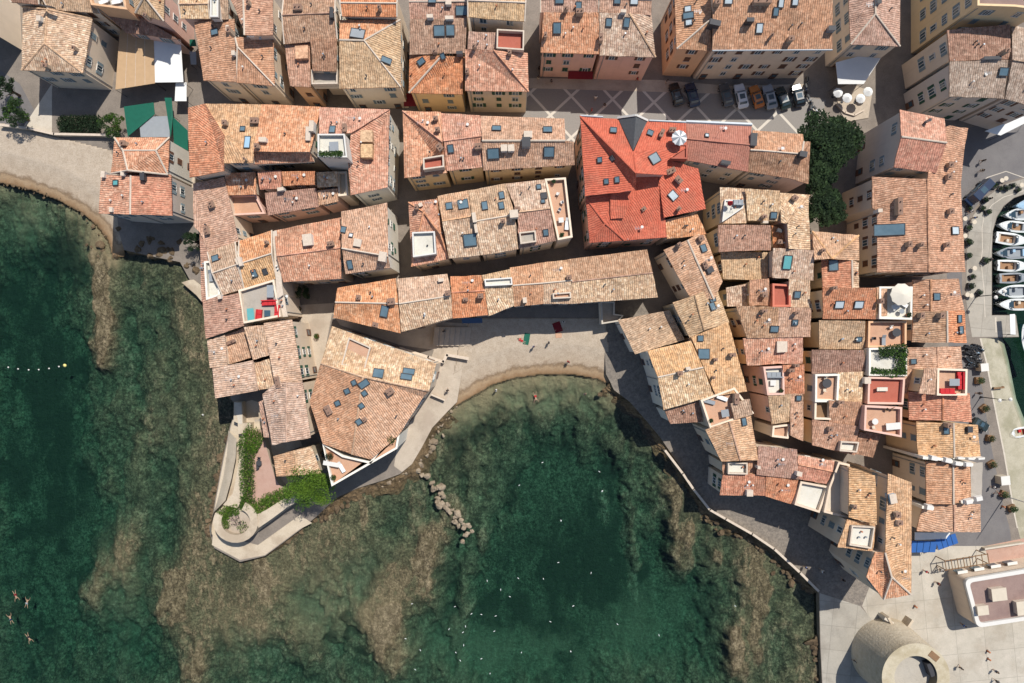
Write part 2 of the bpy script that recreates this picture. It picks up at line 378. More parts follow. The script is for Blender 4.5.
SHORE = [(-420, 150), (0, 183), (28, 190), (52, 199), (77, 212), (93, 225), (104, 240), (109, 258), (124, 252), (150, 256), (180, 262), (192, 284), (204, 296), (217, 300), (226, 372), (231, 400),
         (238, 404), (223, 458), (210, 534), (214, 548), (240, 562), (265, 556), (300, 530), (317, 516), (336, 498), (358, 488), (384, 480), (400, 474), (412, 464), (432, 428), (447, 412),
         (470, 399), (492, 386), (515, 379), (545, 375), (575, 376), (598, 380), (614, 389), (630, 402), (645, 419), (660, 437), (683, 471), (695, 490), (710, 511), (726, 520), (754, 535), (775, 550), (800, 574), (819, 592), (820, 640), (822, 683), (822, 1100)]
def wxy(p, h=0.0):
    v = P3('0', p[0], p[1], h); return (v.x, v.y)
LANDW = ccw([wxy(p) for p in LAND])

def vnoise(X, Y, seed):
    xi = np.floor(X).astype(int); yi = np.floor(Y).astype(int); fx = X - xi; fy = Y - yi
    fx = fx * fx * (3 - 2 * fx); fy = fy * fy * (3 - 2 * fy)
    T_ = np.random.RandomState(seed).rand(256, 256)
    g = lambda a, b: T_[a & 255, b & 255]
    return (g(xi, yi) * (1 - fx) + g(xi + 1, yi) * fx) * (1 - fy) + (g(xi, yi + 1) * (1 - fx) + g(xi + 1, yi + 1) * fx) * fy
def fbm(X, Y, sc, octv=5, seed=1, gain=0.55):
    a = 1.0; s = 0; t = 0
    for o in range(octv):
        s = s + a * vnoise(X / sc + 17.3 * o, Y / sc - 9.1 * o, seed + o); t += a; a *= gain; sc /= 2.03
    return s / t
def dist_poly(X, Y, line):
    d = np.full(X.shape, 1e9)
    for (x1, y1), (x2, y2) in zip(line[:-1], line[1:]):
        dx, dy = x2 - x1, y2 - y1; L = dx * dx + dy * dy
        t = np.clip(((X - x1) * dx + (Y - y1) * dy) / L, 0, 1)
        d = np.minimum(d, np.hypot(X - x1 - t * dx, Y - y1 - t * dy))
    return d
# ridges of rock under (and just through) the water: px, py, half length, half width, lean (deg from vertical), rise, rock colour strength
REEF = [(94, 268, 36, 13, 2, 2.3, 1.0), (92, 318, 50, 16, 6, 2.3, 1.0), (97, 350, 20, 12, 5, 1.4, .9), (88, 592, 40, 15, 20, 3.0, .95), (118, 560, 40, 12, 10, 2.2, .5), (166, 600, 38, 18, 5, 2.7, .85), (180, 578, 14, 10, 0, 2.2, .8),
        (185, 668, 40, 18, 0, 2.2, .8), (420, 572, 44, 22, 24, 2.6, .9), (405, 590, 34, 26, -10, 2.0, .6), (388, 640, 42, 20, -8, 2.7, .9), (372, 605, 30, 14, 25, 1.6, .5),
        (481, 550, 18, 6, 0, 1.6, .9), (465, 610, 38, 12, 10, 2.0, .5), (688, 545, 44, 12, 3, 2.5, 1.0), (676, 520, 40, 6, 0, 1.6, .8), (636, 548, 60, 10, -5, 1.8, .7),
        (606, 520, 34, 9, 0, 1.5, .55), (740, 655, 38, 12, 0, 2.5, 1.0), (760, 590, 110, 11, 0, 1.9, .8), (724, 558, 12, 6, -6, 1.4, .8), (744, 600, 50, 10, 3, 1.6, .6),
        (824, 665, 30, 7, 0, 2.0, 1.0), (215, 420, 120, 22, -3, 1.0, .45), (205, 560, 90, 30, 0, 1.3, .5), (250, 600, 50, 30, 20, 1.6, .5), (262, 578, 22, 10, 10, 1.6, .9), (320, 540, 30, 50, 0, 1.2, .4),
        (300, 640, 30, 18, -20, 1.2, .3), (450, 520, 26, 14, 0, 1.0, .6), (360, 520, 16, 6, 10, 1.2, .8), (790, 560, 18, 10, 30, .8, .8), (668, 500, 30, 12, 20, .9, .7), (185, 330, 50, 18, 0, .9, .4), (150, 400, 60, 14, -5, .9, .3)]
DEEP = [(20, 330, 60, 130, 3.4), (40, 560, 60, 140, 3.6), (130, 660, 40, 40, 2.2), (560, 600, 110, 110, 3.6), (590, 520, 60, 70, 3.0), (540, 450, 50, 50, 1.4), (690, 640, 45, 60, 2.4), (660, 600, 30, 50, 1.5), (150, 530, 22, 60, 1.6),
        (500, 640, 60, 50, 1.6), (130, 330, 22, 60, 1.0), (270, 680, 40, 30, 1.5), (350, 655, 30, 20, 1.0)]
GRASS = [(50, 235, 45, 30, .95), (115, 245, 18, 16, .4), (20, 330, 40, 120, .55), (30, 470, 50, 60, .5), (455, 440, 34, 30, .8), (328, 637, 7, 8, 1.5), (343, 618, 8, 7, 1.5), (355, 627, 8, 7, 1.5), (346, 633, 6, 5, 1.5), (359, 650, 9, 6, 1.5),
         (560, 620, 90, 60, .45), (600, 560, 60, 60, .5), (680, 445, 20, 26, .5), (760, 520, 30, 14, .4), (540, 430, 60, 34, .5), (505, 635, 30, 16, .8), (570, 590, 30, 14, .6)]
SANDY = [(545, 400, 70, 16, 1.0), (15, 215, 22, 24, .8), (85, 240, 18, 22, .9), (240, 640, 40, 40, .3), (500, 660, 120, 40, .45), (110, 600, 20, 60, .4), (330, 600, 60, 50, .5), (640, 640, 60, 50, .35)]
GX0, GX1, GY0, GY1, GS = -60.0, 1084.0, 60.0, 745.0, 1.35
nx = int((GX1 - GX0) / GS) + 1; ny = int((GY1 - GY0) / GS) + 1
gx, gy = np.meshgrid(np.linspace(GX0, GX1, nx), np.linspace(GY0, GY1, ny))
wxx = gx + 26 * (fbm(gx, gy, 46, 6, 40, .62) - .5); wyy = gy + 40 * (fbm(gx, gy, 60, 6, 50, .62) - .5)
dsh = dist_poly(gx, gy, SHORE) / 5.69
onb = inpoly_np(gx, gy, BEACH1) | inpoly_np(gx, gy, BEACH2)
land = inpoly_np(gx, gy, LAND) & ~onb
depth = 0.15 + 0.12 * np.minimum(dsh, 9) + 0.04 * np.clip(dsh - 9, 0, 30)
for x, y, rx, ry, a in DEEP: depth = depth + .95 * a * np.exp(-(((wxx - x) / rx) ** 2 + ((wyy - y) / ry) ** 2))
n1 = fbm(gx * 1.6, gy * 0.8, 26, 6, 7, .6); n2 = fbm(gx, gy, 8, 4, 21, .6); n3 = fbm(gx * 1.8, gy * .7, 50, 5, 77)
rid = np.abs(fbm(gx * 2.6 + 12 * n2, gy * 0.6, 30, 5, 61, .6) - .5) * 2
rockm = np.clip((n3 - .5) * 3, 0, .4) * np.clip(1.4 - depth / 6, 0, 1)
for x, y, hl, hw, lean, a, rk in REEF:
    t = math.radians(lean); dx = wxx - x; dy = wyy - y
    al = dx * math.sin(t) - dy * math.cos(t); ac = dx * math.cos(t) + dy * math.sin(t)
    g = np.exp(-np.abs(al / hl) ** 3 - np.abs(ac / hw) ** 2.6)
    g2 = g * (0.55 + 0.9 * (n1 - .2))
    depth = depth - a * g2
    rockm = np.maximum(rockm, .85 * rk * np.clip((g - .40 + (n1 - .5) * 1.5) * 3.2, 0, 1) * (.45 + .55 * np.clip(g * 1.6, 0, 1)))
shelf = fbm(gx * 1.5 + 14 * n2, gy * .8, 17, 6, 333, .66)
depth = depth + (n1 - .5) * 1.5 * np.clip(depth / 2, .25, 1) - 0.5 * np.clip((shelf - .5) * 9, -1, 1) * np.clip(depth / 1.2, .35, 1) + (n2 - .5) * .35 - (0.5 - rid) * .7 * rockm
depth = np.maximum(depth, np.where(rockm > .75, -0.15, 0.06))
seaw = (gx > 930); depth = np.where(seaw, np.where(gx > 1030, 4, 3.4), depth)
z = WATER - depth
zb = WATER + 0.02 + 1.235 * np.clip(dsh / 5.5, 0, 1) ** 0.8 + (n2 - .5) * .05
z = np.maximum(z, -5.5 + (n1 - .5) * .6)
z = np.where(onb, zb, z); z = np.where(land, -3.2, z); z_save = z.copy()
grassm = np.clip((fbm(gx, gy, 34, 6, 90, .62) - .55) * 4, 0, .5)
for x, y, rx, ry, a in GRASS:
    e = np.exp(-(((wxx - x) / rx) ** 2 + ((wyy - y) / ry) ** 2) ** (3 if a > 1 else 1)); grassm = grassm + (a * e if a > 1 else a * e * np.clip(.4 + 2.2 * (n1 - .3), 0, 1.6))
grassm = np.clip(grassm + .3 * np.clip((depth - 2.6) / 2.5, 0, 1) * np.clip(.5 + 2 * (n1 - .35), 0, 1.3), 0, 1) * (1 - .8 * np.clip(rockm, 0, 1))
sandm = np.zeros_like(gx)
for x, y, rx, ry, a in SANDY: sandm = np.maximum(sandm, a * np.exp(-(((gx - x) / rx) ** 2 + ((gy - y) / ry) ** 2)) * np.clip(.5 + 1.5 * (n1 - .25), 0, 1.3))
dw1 = dist_poly(gx, gy, [(449, 411), (470, 399), (492, 386), (515, 379), (545, 375), (575, 376), (598, 380), (608, 386)]) / 5.69
dw2 = dist_poly(gx, gy, [(-420, 150), (0, 183), (28, 190), (52, 199), (77, 212), (93, 225), (104, 240), (109, 256)]) / 5.69
sandm = np.maximum(sandm, np.clip(1.25 - dw1 / 4.5 + (n1 - .5) * 1.2, 0, 1)); sandm = np.maximum(sandm, np.clip(1.2 - dw2 / 2.2 + (n1 - .5) * 2.0, 0, 1))
grassm = np.where(seaw, 1.0, grassm); grassm = grassm * (1 - np.clip(sandm, 0, 1))
def grid_obj(name, mask, mat):
    idx = -np.ones(gx.size, int); keep = mask.copy()
    cell = keep[:-1, :-1] | keep[1:, :-1] | keep[:-1, 1:] | keep[1:, 1:]
    used = np.zeros_like(keep); used[:-1, :-1] |= cell; used[1:, :-1] |= cell; used[:-1, 1:] |= cell; used[1:, 1:] |= cell
    ids = np.nonzero(used.ravel())[0]; idx[ids] = np.arange(len(ids))
    k = (CAMH - WATER) / FPX; k = 120 / FPX
    X = ((gx - 512) * k).ravel()[ids]; Y = ((341.5 - gy) * k).ravel()[ids]; Z = z.ravel()[ids]
    j, i = np.nonzero(cell); a = j * nx + i
    F = np.stack([idx[a + nx], idx[a + nx + 1], idx[a + 1], idx[a]], 1)
    me = bpy.data.meshes.new(name); me.from_pydata(np.stack([X, Y, Z], 1).tolist(), [], F.tolist())
    for nm, arr in (('rock', rockm), ('grass', grassm), ('sand', sandm)):
        at = me.attributes.new(nm, 'FLOAT', 'POINT'); at.data.foreach_set('value', arr.ravel()[ids].astype(np.float32))
    me.polygons.foreach_set('use_smooth', [True] * len(me.polygons)); me.materials.append(mat); me.update()
    o = bpy.data.objects.new(name, me); C.objects.link(o); return o
def seabed_mat():
    t = NT('sea_bed'); g = t.pos
    at = lambda n: t('ShaderNodeAttribute', attribute_name=n).outputs['Fac']
    n = t.noise(0.55, 10, g, 0.74); f = t.noise(2.4, 8, g, 0.78)
    st = t('ShaderNodeMapping', {0: g, 2: (0, 0, 0.12), 3: (1.35, 0.7, 1)}).outputs[0]
    s_ = t.noise(0.7, 10, st, 0.74)
    vo = t('ShaderNodeTexVoronoi', {'Vector': t.mix(0.2, g, t.noise(0.8, 4, g, 0.6, 1)), 'Scale': 0.9}, feature='F1').outputs[0]
    mid = t.noise(0.16, 7, t('ShaderNodeVectorMath', {0: st, 1: (9, 4, 2)}, operation='ADD').outputs[0], 0.7)
    base = t.mix(t.ramp(n, [(0.4, (0, 0, 0)), (0.58, (1, 1, 1))]), (0.072, 0.080, 0.046), (0.225, 0.225, 0.130))
    base = t.mix(t.math('MULTIPLY', t.ramp(mid, [(0.46, (0, 0, 0)), (0.6, (1, 1, 1))]), 0.6), base, (0.165, 0.15, 0.09))
    base = t.mix(t.math('MULTIPLY', t.ramp(f, [(0.46, (0, 0, 0)), (0.56, (1, 1, 1))]), 0.7), base, (0.035, 0.036, 0.022))
    base = t.mix(t.math('MULTIPLY', t.ramp(f, [(0.36, (1, 1, 1)), (0.42, (0, 0, 0))]), 0.6), base, (0.33, 0.30, 0.19))
    base = t.mix(t.math('MULTIPLY', t.ramp(vo, [(0.16, (1, 1, 1)), (0.24, (0, 0, 0))]), t.ramp(n, [(0.46, (0, 0, 0)), (0.55, (.6, .6, .6))])), base, (0.30, 0.27, 0.17))
    crk = t.ramp(t.math('ABSOLUTE', t.math('SUBTRACT', t.noise(0.42, 9, st, 0.7), 0.5)), [(0.0, (1, 1, 1)), (0.028, (0, 0, 0))])
    base = t.mix(t.math('MULTIPLY', crk, 0.7), base, (0.02, 0.022, 0.014))
    rockc = t.mix(t.ramp(s_, [(0.4, (0, 0, 0)), (0.6, (1, 1, 1))]), (0.12, 0.098, 0.056), (0.40, 0.325, 0.205))
    rockc = t.mix(t.math('MULTIPLY', t.ramp(f, [(0.45, (0, 0, 0)), (0.57, (1, 1, 1))]), 0.7), rockc, (0.06, 0.045, 0.025))
    rockc = t.mix(t.math('MULTIPLY', crk, 0.85), rockc, (0.03, 0.022, 0.014))
    crisp = lambda v, nz, amt, lo, hi: t.ramp(t.math('ADD', v, t.math('MULTIPLY', t.math('SUBTRACT', nz, 0.5), amt)), [(lo, (0, 0, 0)), (hi, (1, 1, 1))])
    base = t.mix(t.math('MULTIPLY', crisp(at('rock'), s_, 1.5, .36, .5), .9), base, rockc)
    base = t.mix(at('sand'), base, t.mix(f, (0.22, 0.18, 0.105), (0.40, 0.325, 0.20)))
    gr = t.mix(f, (0.018, 0.022, 0.014), (0.065, 0.072, 0.045))
    base = t.mix(t.math('MULTIPLY', crisp(at('grass'), n, 1.3, .3, .75), .85), base, gr)
    t.col(base); t.bump(t.math('ADD', t.math('MULTIPLY', n, 1.2), t.math('MULTIPLY', f, 0.6)), 0.6); t.b.inputs['Specular IOR Level'].default_value = 0.1
    return t.m
SB = grid_obj('seabed', ~onb & ~land, seabed_mat()); tag(SB, kind='structure')
bm_ = NT('beach_sand'); g = bm_.pos
zz = bm_('ShaderNodeSeparateXYZ', {0: g}).outputs[2]
nn = bm_.noise(0.7, 7, g, 0.6); zf = bm_.math('ADD', zz, bm_.math('MULTIPLY', bm_.math('SUBTRACT', nn, 0.5), 0.5))
mr = bm_('ShaderNodeMapRange', {0: zf, 1: -1.2, 2: 0.05}).outputs[0]
bc = bm_.ramp(mr, [(0.0, alb((120, 100, 66))), (0.16, alb((176, 142, 106))), (0.34, alb((196, 168, 134))), (0.42, alb((158, 134, 108))), (0.52, alb((212, 192, 168))), (1.0, alb((214, 198, 178)))])
ff = bm_.noise(5, 6, g, 0.7)
bm_.col(bm_.mix(bm_.math('MULTIPLY', bm_.ramp(ff, [(0.5, (0, 0, 0)), (0.66, (1, 1, 1))]), 0.5), bm_.mix(1.0, bc, bm_.mix(bm_.ramp(bm_.noise(0.8, 7, g, 0.75), [(.4, (0, 0, 0)), (.6, (1, 1, 1))]), (.88, .86, .84), (1.04, 1.04, 1.04)), 'MULTIPLY'), alb((158, 138, 116)))); bm_.bump(ff, 0.08)
M['wetrock'] = ground_mat('wet_shore_rock', (112, 92, 66), (160, 136, 104), 1.2, 0.2, speck=(84, 70, 46), fine=3.5, amt=.8)
for nm, poly in (('beach', BEACH1), ('beach', BEACH2)):
    tag(grid_obj(nm, inpoly_np(gx, gy, poly), bm_.m), kind='structure')
# far sea floor and the sea's body of water
fb = MB(); fb.add([(-840, -840, -5.95), (840, -840, -5.95), (840, 840, -5.95), (-840, 840, -5.95)], [(0, 1, 2, 3)], ground_mat('far_sea_floor', (70, 74, 50), (90, 92, 64), 0.05))
tag(fb.build('sea_floor'), kind='structure')
wm = NT('sea_water')
g = wm.pos
mp = wm('ShaderNodeMapping', {0: g, 2: (0, 0, 0.5), 3: (1.0, 1.5, 1)}).outputs[0]
rip = wm.math('ADD', wm.noise(0.9, 5, mp, 0.6), wm.math('MULTIPLY', wm.noise(0.15, 3, mp, 0.5), 1.2))
bp = wm('ShaderNodeBump', {'Height': rip, 'Distance': 0.16, 'Strength': 0.8}).outputs[0]
fr_ = wm('ShaderNodeFresnel', {'IOR': 1.33, 'Normal': bp}).outputs[0]
gl = wm('ShaderNodeBsdfGlossy', {'Roughness': 0.06, 'Normal': bp}).outputs[0]
tr = wm('ShaderNodeBsdfTransparent', {'Color': (0.97, 0.985, 0.98, 1)}).outputs[0]
mx = wm('ShaderNodeMixShader', {0: fr_, 1: tr, 2: gl}).outputs[0]
wm.l.new(mx, wm.out.inputs['Surface'])
va = wm('ShaderNodeVolumeAbsorption', {'Color': (0.12, 0.68, 0.67, 1), 'Density': 0.215}).outputs[0]
wm.l.new(va, wm.out.inputs['Volume']); wm.n.remove(wm.b)
wb = MB(); wb.box((0, 0, (WATER - 9.6) / 2), (1700, 1700, 9.6 + WATER), wm.m)
sea = wb.build('sea_water'); tag(sea, kind='structure')
# land slab: vertical quay walls down into the water
lb = MB(); lb.prism(LANDW, -9.0, -0.004, ground_mat('quay_wall_stone', (140, 124, 104), (176, 158, 134), 0.8, 0.08), top=M['paving'])
# (beaches carve the slab: it is cut where sand lies higher)
tag(lb.build('ground'), kind='structure')
_lay = [0]
def sheet(name, pts, mat, fr='0', lvl=1, z=None, kerb=False):
    w = ccw([(lambda v: (v.x, v.y))(P3(fr, x, y, 0)) for x, y in pts]); zt = 0.004 * lvl if z is None else z
    m = MB(); m.prism(w, zt - (0.12 if kerb else 0.0035), zt, mat); return tag(m.build(name), kind='structure')
sheet('promenade', [(612, 386), (606, 372), (604, 322), (640, 300), (700, 400), (740, 470), (800, 480), (880, 560), (860, 610), (820, 600), (819, 593), (800, 574), (775, 550), (754, 535), (726, 520), (710, 511), (695, 490), (683, 471), (660, 437), (645, 419), (630, 402), (614, 390)], M['cobble'], lvl=1)
sheet('quay', [(819.5, 593), (860, 606), (890, 640), (886, 683), (886, 760), (822.5, 760), (822.5, 683), (820.5, 640)], M['concrete'], lvl=2)
sheet('plaza', [(905, 545), (940, 530), (1021, 546), (1080, 546), (1080, 760), (886, 760), (884, 640), (862, 606), (880, 560)], M['plaza'], lvl=1)
sheet('sea_path', [(476, 324), (464, 352), (461, 378), (457, 402), (447, 412), (432, 428), (422, 447), (412, 464), (402, 472), (394, 466), (400, 430), (420, 390), (434, 350), (400, 345), (340, 325), (330, 310), (400, 316), (440, 322)], M['sandpath'], lvl=1)
sheet('road', [(960, 130), (1080, 100), (1080, 172), (1030, 175), (1002, 183), (984, 196), (970, 214), (962, 240), (962, 340), (972, 345), (978, 360), (990, 440), (1002, 500), (1010, 530), (1012, 546), (940, 546), (930, 540), (950, 400), (945, 200)], M['asphalt'], lvl=2)
sheet('quay', [(1080, 174), (1030, 177), (1003, 185), (986, 198), (973, 216), (967, 242), (966, 300), (972, 337), (1018.5, 336.5), (1015.5, 315.5), (991.5, 315.5), (991.5, 250), (992.5, 231), (996.5, 216.5), (1003.5, 205.5), (1013.8, 197.4), (1028, 192.4), (1045, 189.4), (1080, 189)], M['concrete'], lvl=3)
_ql = [('0', 1026, 178.5), ('x', 500, 86), ('x', 360, 132), ('x', 250, 220), ('x', 190, 330)]
def line_sheet(name, pts, w_, mat, z):
    P = [P3(*p, 0) for p in pts]; m = MB(); vs = []
    for i, p in enumerate(P):
        d = (P[min(i + 1, len(P) - 1)] - P[max(i - 1, 0)]).normalized(); n = Vector((-d.y, d.x, 0)) * w_ / 2; vs += [p + n + Vector((0, 0, z)), p - n + Vector((0, 0, z))]
    m.add(vs, [(2 * i, 2 * i + 1, 2 * i + 3, 2 * i + 2) for i in range(len(P) - 1)], mat)
    return tag(m.build(name), kind='structure')
line_sheet('pavement_line', _ql, .14, M['quaywhite'], .024)
line_sheet('pavement_line', [('x', 637, 232), ('x', 480, 282), ('x', 395, 340), ('x', 335, 420), ('x', 318, 520), ('x', 322, 680), ('w', 255, 130), ('w', 272, 300), ('w', 280, 480)], .12, M['quaywhite'], .020)
line_sheet('pavement_line', [('w', 345, 480), ('w', 349, 575)], .3, M['quaywhite'], .020)
sheet('pavement_line', [(979.5, 338.5), (981.2, 338.5), (987.2, 362), (996.2, 410), (1005.2, 455), (1015.2, 514), (1018, 528), (1016.6, 528), (1013.6, 514), (1003.6, 455), (994.6, 410), (985.6, 362)], M['quaywhite'], z=0.02)
# slipway sinking into the harbour
sl = MB(); A_ = [(980, 338), (986, 362), (995, 410), (1004, 455), (1014, 514), (1022, 545)]; B_ = [(1012, 337), (1018, 360), (1026, 400), (1044, 445), (1090, 500), (1110, 545)]
vs = []
for a, b in zip(A_, B_):
    for k in range(7):
        t = k / 6; x = a[0] + (b[0] - a[0]) * t; y = a[1] + (b[1] - a[1]) * t; v = P3('0', x, y, 0); vs.append((v.x, v.y, -0.03 - 2.3 * t ** 2.2))
sl.add(vs, [(i * 7 + k, (i + 1) * 7 + k, (i + 1) * 7 + k + 1, i * 7 + k + 1) for i in range(5) for k in range(6)], ground_mat('slipway_concrete', (192, 184, 160), (212, 204, 182), 0.5, speck=(150, 146, 116), amt=0.35))
tag(sl.build('slipway', smooth=True), kind='structure')
# square: dark paving with a lattice of pale bands
sq = NT('square_paving'); g = sq.pos
mp = sq('ShaderNodeMapping', {0: g, 1: tuple(-v for v in Vector(P3('0', 654, 102.4))), 2: (0, 0, 0)}).outputs[0]
sp = sq('ShaderNodeSeparateXYZ', {0: mp}); ex, ey = sp.outputs[0], sp.outputs[1]
ey = sq.math('ADD', ey, sq.math('MULTIPLY', ex, 0.075)); per = 41.4 / 5.69
def band(e):
    q = sq.math('FRACT', sq.math('ADD', sq.math('DIVIDE', e, per), 0.5)); return sq.math('LESS_THAN', sq.math('ABSOLUTE', sq.math('SUBTRACT', q, 0.5)), 0.042)
l1 = sq.math('MAXIMUM', band(sq.math('ADD', ex, ey)), band(sq.math('SUBTRACT', ex, ey)))
fn = sq.noise(4, 5, g, 0.7)
pav = sq.mix(fn, alb((146, 140, 136)), alb((180, 174, 166)))
sq.col(sq.mix(l1, pav, sq.mix(fn, alb((222, 212, 198)), alb((248, 240, 226)))))
sheet('square', [(523, 84), (560, 84), (640, 88), (700, 91), (800, 96), (826, 100), (822, 118), (830, 140), (800, 160), (720, 140), (600, 140), (570, 150), (520, 130)], sq.m, lvl=2)
sheet('pavement', [(523, 78), (660, 80), (730, 86), (806, 84), (806, 92), (730, 94), (523, 88)], M['sandpath'], lvl=3)
sheet('pavement', [(836, 90), (850, 84), (872, 92), (868, 118), (846, 122), (838, 108)], M['sandpath'], z=0.13, kerb=True)
sheet('terrace_floor', [(985, 546), (1040, 535), (1046, 556), (989, 566)], M['pinkpave'], lvl=3)
sheet('path', [(0, 70), (20, 84), (44, 128), (0, 126)], M['asphalt'], lvl=2)
sheet('path', [(53, 82), (24, 126), (52, 134), (52, 90)], M['quaywhite'], lvl=3)  # pale concrete ground; sunlit patch of the yard put into its shape and colour
sheet('alley', [(300, 305), (334, 303), (326, 345), (312, 400), (306, 385)], M['sandpath'], lvl=2)
sheet('courtyard', [(170, 145), (196, 150), (194, 224), (172, 215)], M['sandpath'], z=0.15, kerb=True)

# broken rock along the natural shores, sloping from the quay edges into the water
def shore_rock(line, wid, seed):
    P = [P3('0', x, y, 0) for x, y in line]; pts = []
    for p, q in zip(P[:-1], P[1:]):
        n = max(1, int((q - p).length / .35))
        for i in range(n): pts.append(p.lerp(q, i / n))
    pts.append(P[-1]); N = len(pts); K = 12; vs = []
    S_ = np.arange(N) * .35
    w_ = wid * (.35 + 1.5 * fbm(S_ * 1.0, S_ * 0 + seed, 3.5, 4, seed))
    arr = np.zeros((N, K, 3))
    for i in range(N):
        a = pts[max(0, i - 3)]; b = pts[min(N - 1, i + 3)]; d = (b - a).normalized(); nr = Vector((-d.y, d.x, 0))
        for k in range(K):
            t = k / (K - 1); q = pts[i] + nr * (t * w_[i] - .25); arr[i, k] = (q.x, q.y, -.12 - 1.75 * t ** .8)
    nz = fbm(arr[:, :, 0] * 1.0 + 500, arr[:, :, 1] + 500, 1.5, 5, seed + 3, .62) - .5; nq = np.round(nz * 9) / 9
    arr[:, :, 2] += (nq * 1.6) * np.clip(np.arange(K) / 3, .1, 1)[None, :]
    arr[:, :, 2] = np.minimum(arr[:, :, 2], .05)
    me = bpy.data.meshes.new('rocky_shore'); me.from_pydata(arr.reshape(-1, 3).tolist(), [], [(i * K + k, i * K + k + 1, (i + 1) * K + k + 1, (i + 1) * K + k) for i in range(N - 1) for k in range(K - 1)])
    me.materials.append(M['wetrock']); o = bpy.data.objects.new('rocky_shore', me); C.objects.link(o); tag(o, kind='structure')
shore_rock([(238, 404), (230, 426), (223, 458), (215, 500), (210, 534), (214, 548), (240, 562), (265, 556), (300, 530), (317, 516)][::-1], 1.1, 5)
shore_rock([(317, 516), (336, 498), (358, 488), (384, 480), (400, 474), (412, 464), (422, 447), (432, 428), (447, 412)][::-1], 2.6, 25)
shore_rock([(609, 384), (630, 402), (645, 419), (660, 437), (683, 471), (695, 490), (710, 511), (726, 520), (754, 535), (775, 550), (800, 574), (819, 592)][::-1], 2.2, 9)
shore_rock([(124, 250), (150, 256), (180, 262), (192, 284), (204, 296), (217, 300), (221, 330), (226, 372), (231, 400)][::-1], 1.0, 13)
# ------------------------------------------------------------ houses
HOUSES = []; RH = random.Random(3)
def roof_uv(me, nf, vs, fs):
    uvl = me.uv_layers.new(name='UVMap')
    for p in me.polygons:
        n = p.normal
        e = Vector((-n.y, n.x, 0))
        e = e.normalized() if e.length > 0.03 else Vector((1, 0, 0))
        d = e.cross(n) if n.z > 0 else n.cross(e)
        for li in p.loop_indices:
            q = me.vertices[me.loops[li].vertex_index].co
            uvl.data[li].uv = (q.dot(e), q.dot(d))
def loops_of(fs):
    ed = {}
    for f in fs:
        for i in range(len(f)): ed[(f[i], f[(i + 1) % len(f)])] = 1
    nxt = {a: b for (a, b) in ed if (b, a) not in ed}
    out = []
    while nxt:
        s0 = next(iter(nxt)); L = [s0]; c = nxt.pop(s0)
        while c != s0 and c in nxt: L.append(c); c = nxt.pop(c)
        if c != s0: print('BROKEN OUTLINE', fs)
        out.append(L)
    return out
_skyl = {}
def slab_roof(name, vs, fs, mats, fm, parent, th=0.2):
    from mathutils.geometry import tessellate_polygon
    T_ = []; TM = []
    for f, m in zip(fs, fm):
        if len(f) < 4: T_.append(tuple(f)); TM.append(m); continue
        for tri in tessellate_polygon([[vs[k] for k in f]]):
            a, b, c = (f[k] for k in tri); n = (vs[b] - vs[a]).cross(vs[c] - vs[a])
            if abs(n.z) > 1e-6: T_.append((a, b, c) if n.z > 0 else (a, c, b)); TM.append(m)
    fs, fm = T_, TM
    """roof faces with thickness; vs are world points, fs CCW from above, fm = material index per face"""
    L = loops_of(fs); n = len(vs)
    allv = [tuple(v) for v in vs] + [(v[0], v[1], v[2] - th) for v in vs]
    F = [tuple(f) for f in fs]; MI = list(fm)
    for l in L:
        for i in range(len(l)):
            a, b = l[i], l[(i + 1) % len(l)]; F.append((b, a, a + n, b + n)); MI.append(fm[0])
    for f, m in zip(fs, fm): F.append(tuple(k + n for k in reversed(f))); MI.append(m)
    me = bpy.data.meshes.new(name); me.from_pydata(allv, [], F)
    for m in mats: me.materials.append(m)
    me.polygons.foreach_set('material_index', MI); me.update(); roof_uv(me, None, None, None)
    # age: sagging slopes and ragged eaves
    from mathutils import noise as mn
    bm = bmesh.new(); bm.from_mesh(me); longe = [e for e in bm.edges if e.calc_length() > 1.2]
    bmesh.ops.subdivide_edges(bm, edges=longe, cuts=5, use_grid_fill=True); sx, sy = parent.location.x, parent.location.y
    for v in bm.verts:
        p = Vector((v.co.x + sx, v.co.y + sy, 0)); n1 = mn.noise(p * .33); n2 = mn.noise_vector(p * 1.3)
        v.co += Vector((n2.x * .09, n2.y * .09, n1 * .13 + n2.z * .03))
    bm.to_mesh(me); bm.free()
    o = bpy.data.objects.new(name, me); C.objects.link(o); o.parent = parent
    return o
class House: pass
def plane_hit(h, u, v):
    """the point of the house's roof seen at photo pixel (u, v)"""
    from mathutils.geometry import tessellate_polygon
    best = None; hits = []
    d = Vector(((u - 512) / FPX, (341.5 - v) / FPX, -1)); o = Vector((0, 0, CAMH))
    for f in h.fs:
        qq = [h.vs[k] for k in f]
        for tri in tessellate_polygon([qq]):
            q = [Vector(qq[k]) for k in tri]; uvp = [(512 + p[0] * FPX / (CAMH - p[2]), 341.5 - p[1] * FPX / (CAMH - p[2])) for p in q]
            nrm = (q[1] - q[0]).cross(q[2] - q[0])
            if nrm.length < 1e-6: continue
            nrm.normalize()
            if nrm.z < 0: nrm.negate()
            t = (q[0] - o).dot(nrm) / d.dot(nrm); pt = o + d * t
            if inpoly(u, v, uvp): return pt, nrm
            cd = (sum(p[0] for p in uvp) / 3 - u) ** 2 + (sum(p[1] for p in uvp) / 3 - v) ** 2
            if best is None or cd < best[0]: best = (cd, pt, nrm)
    return best[1], best[2]
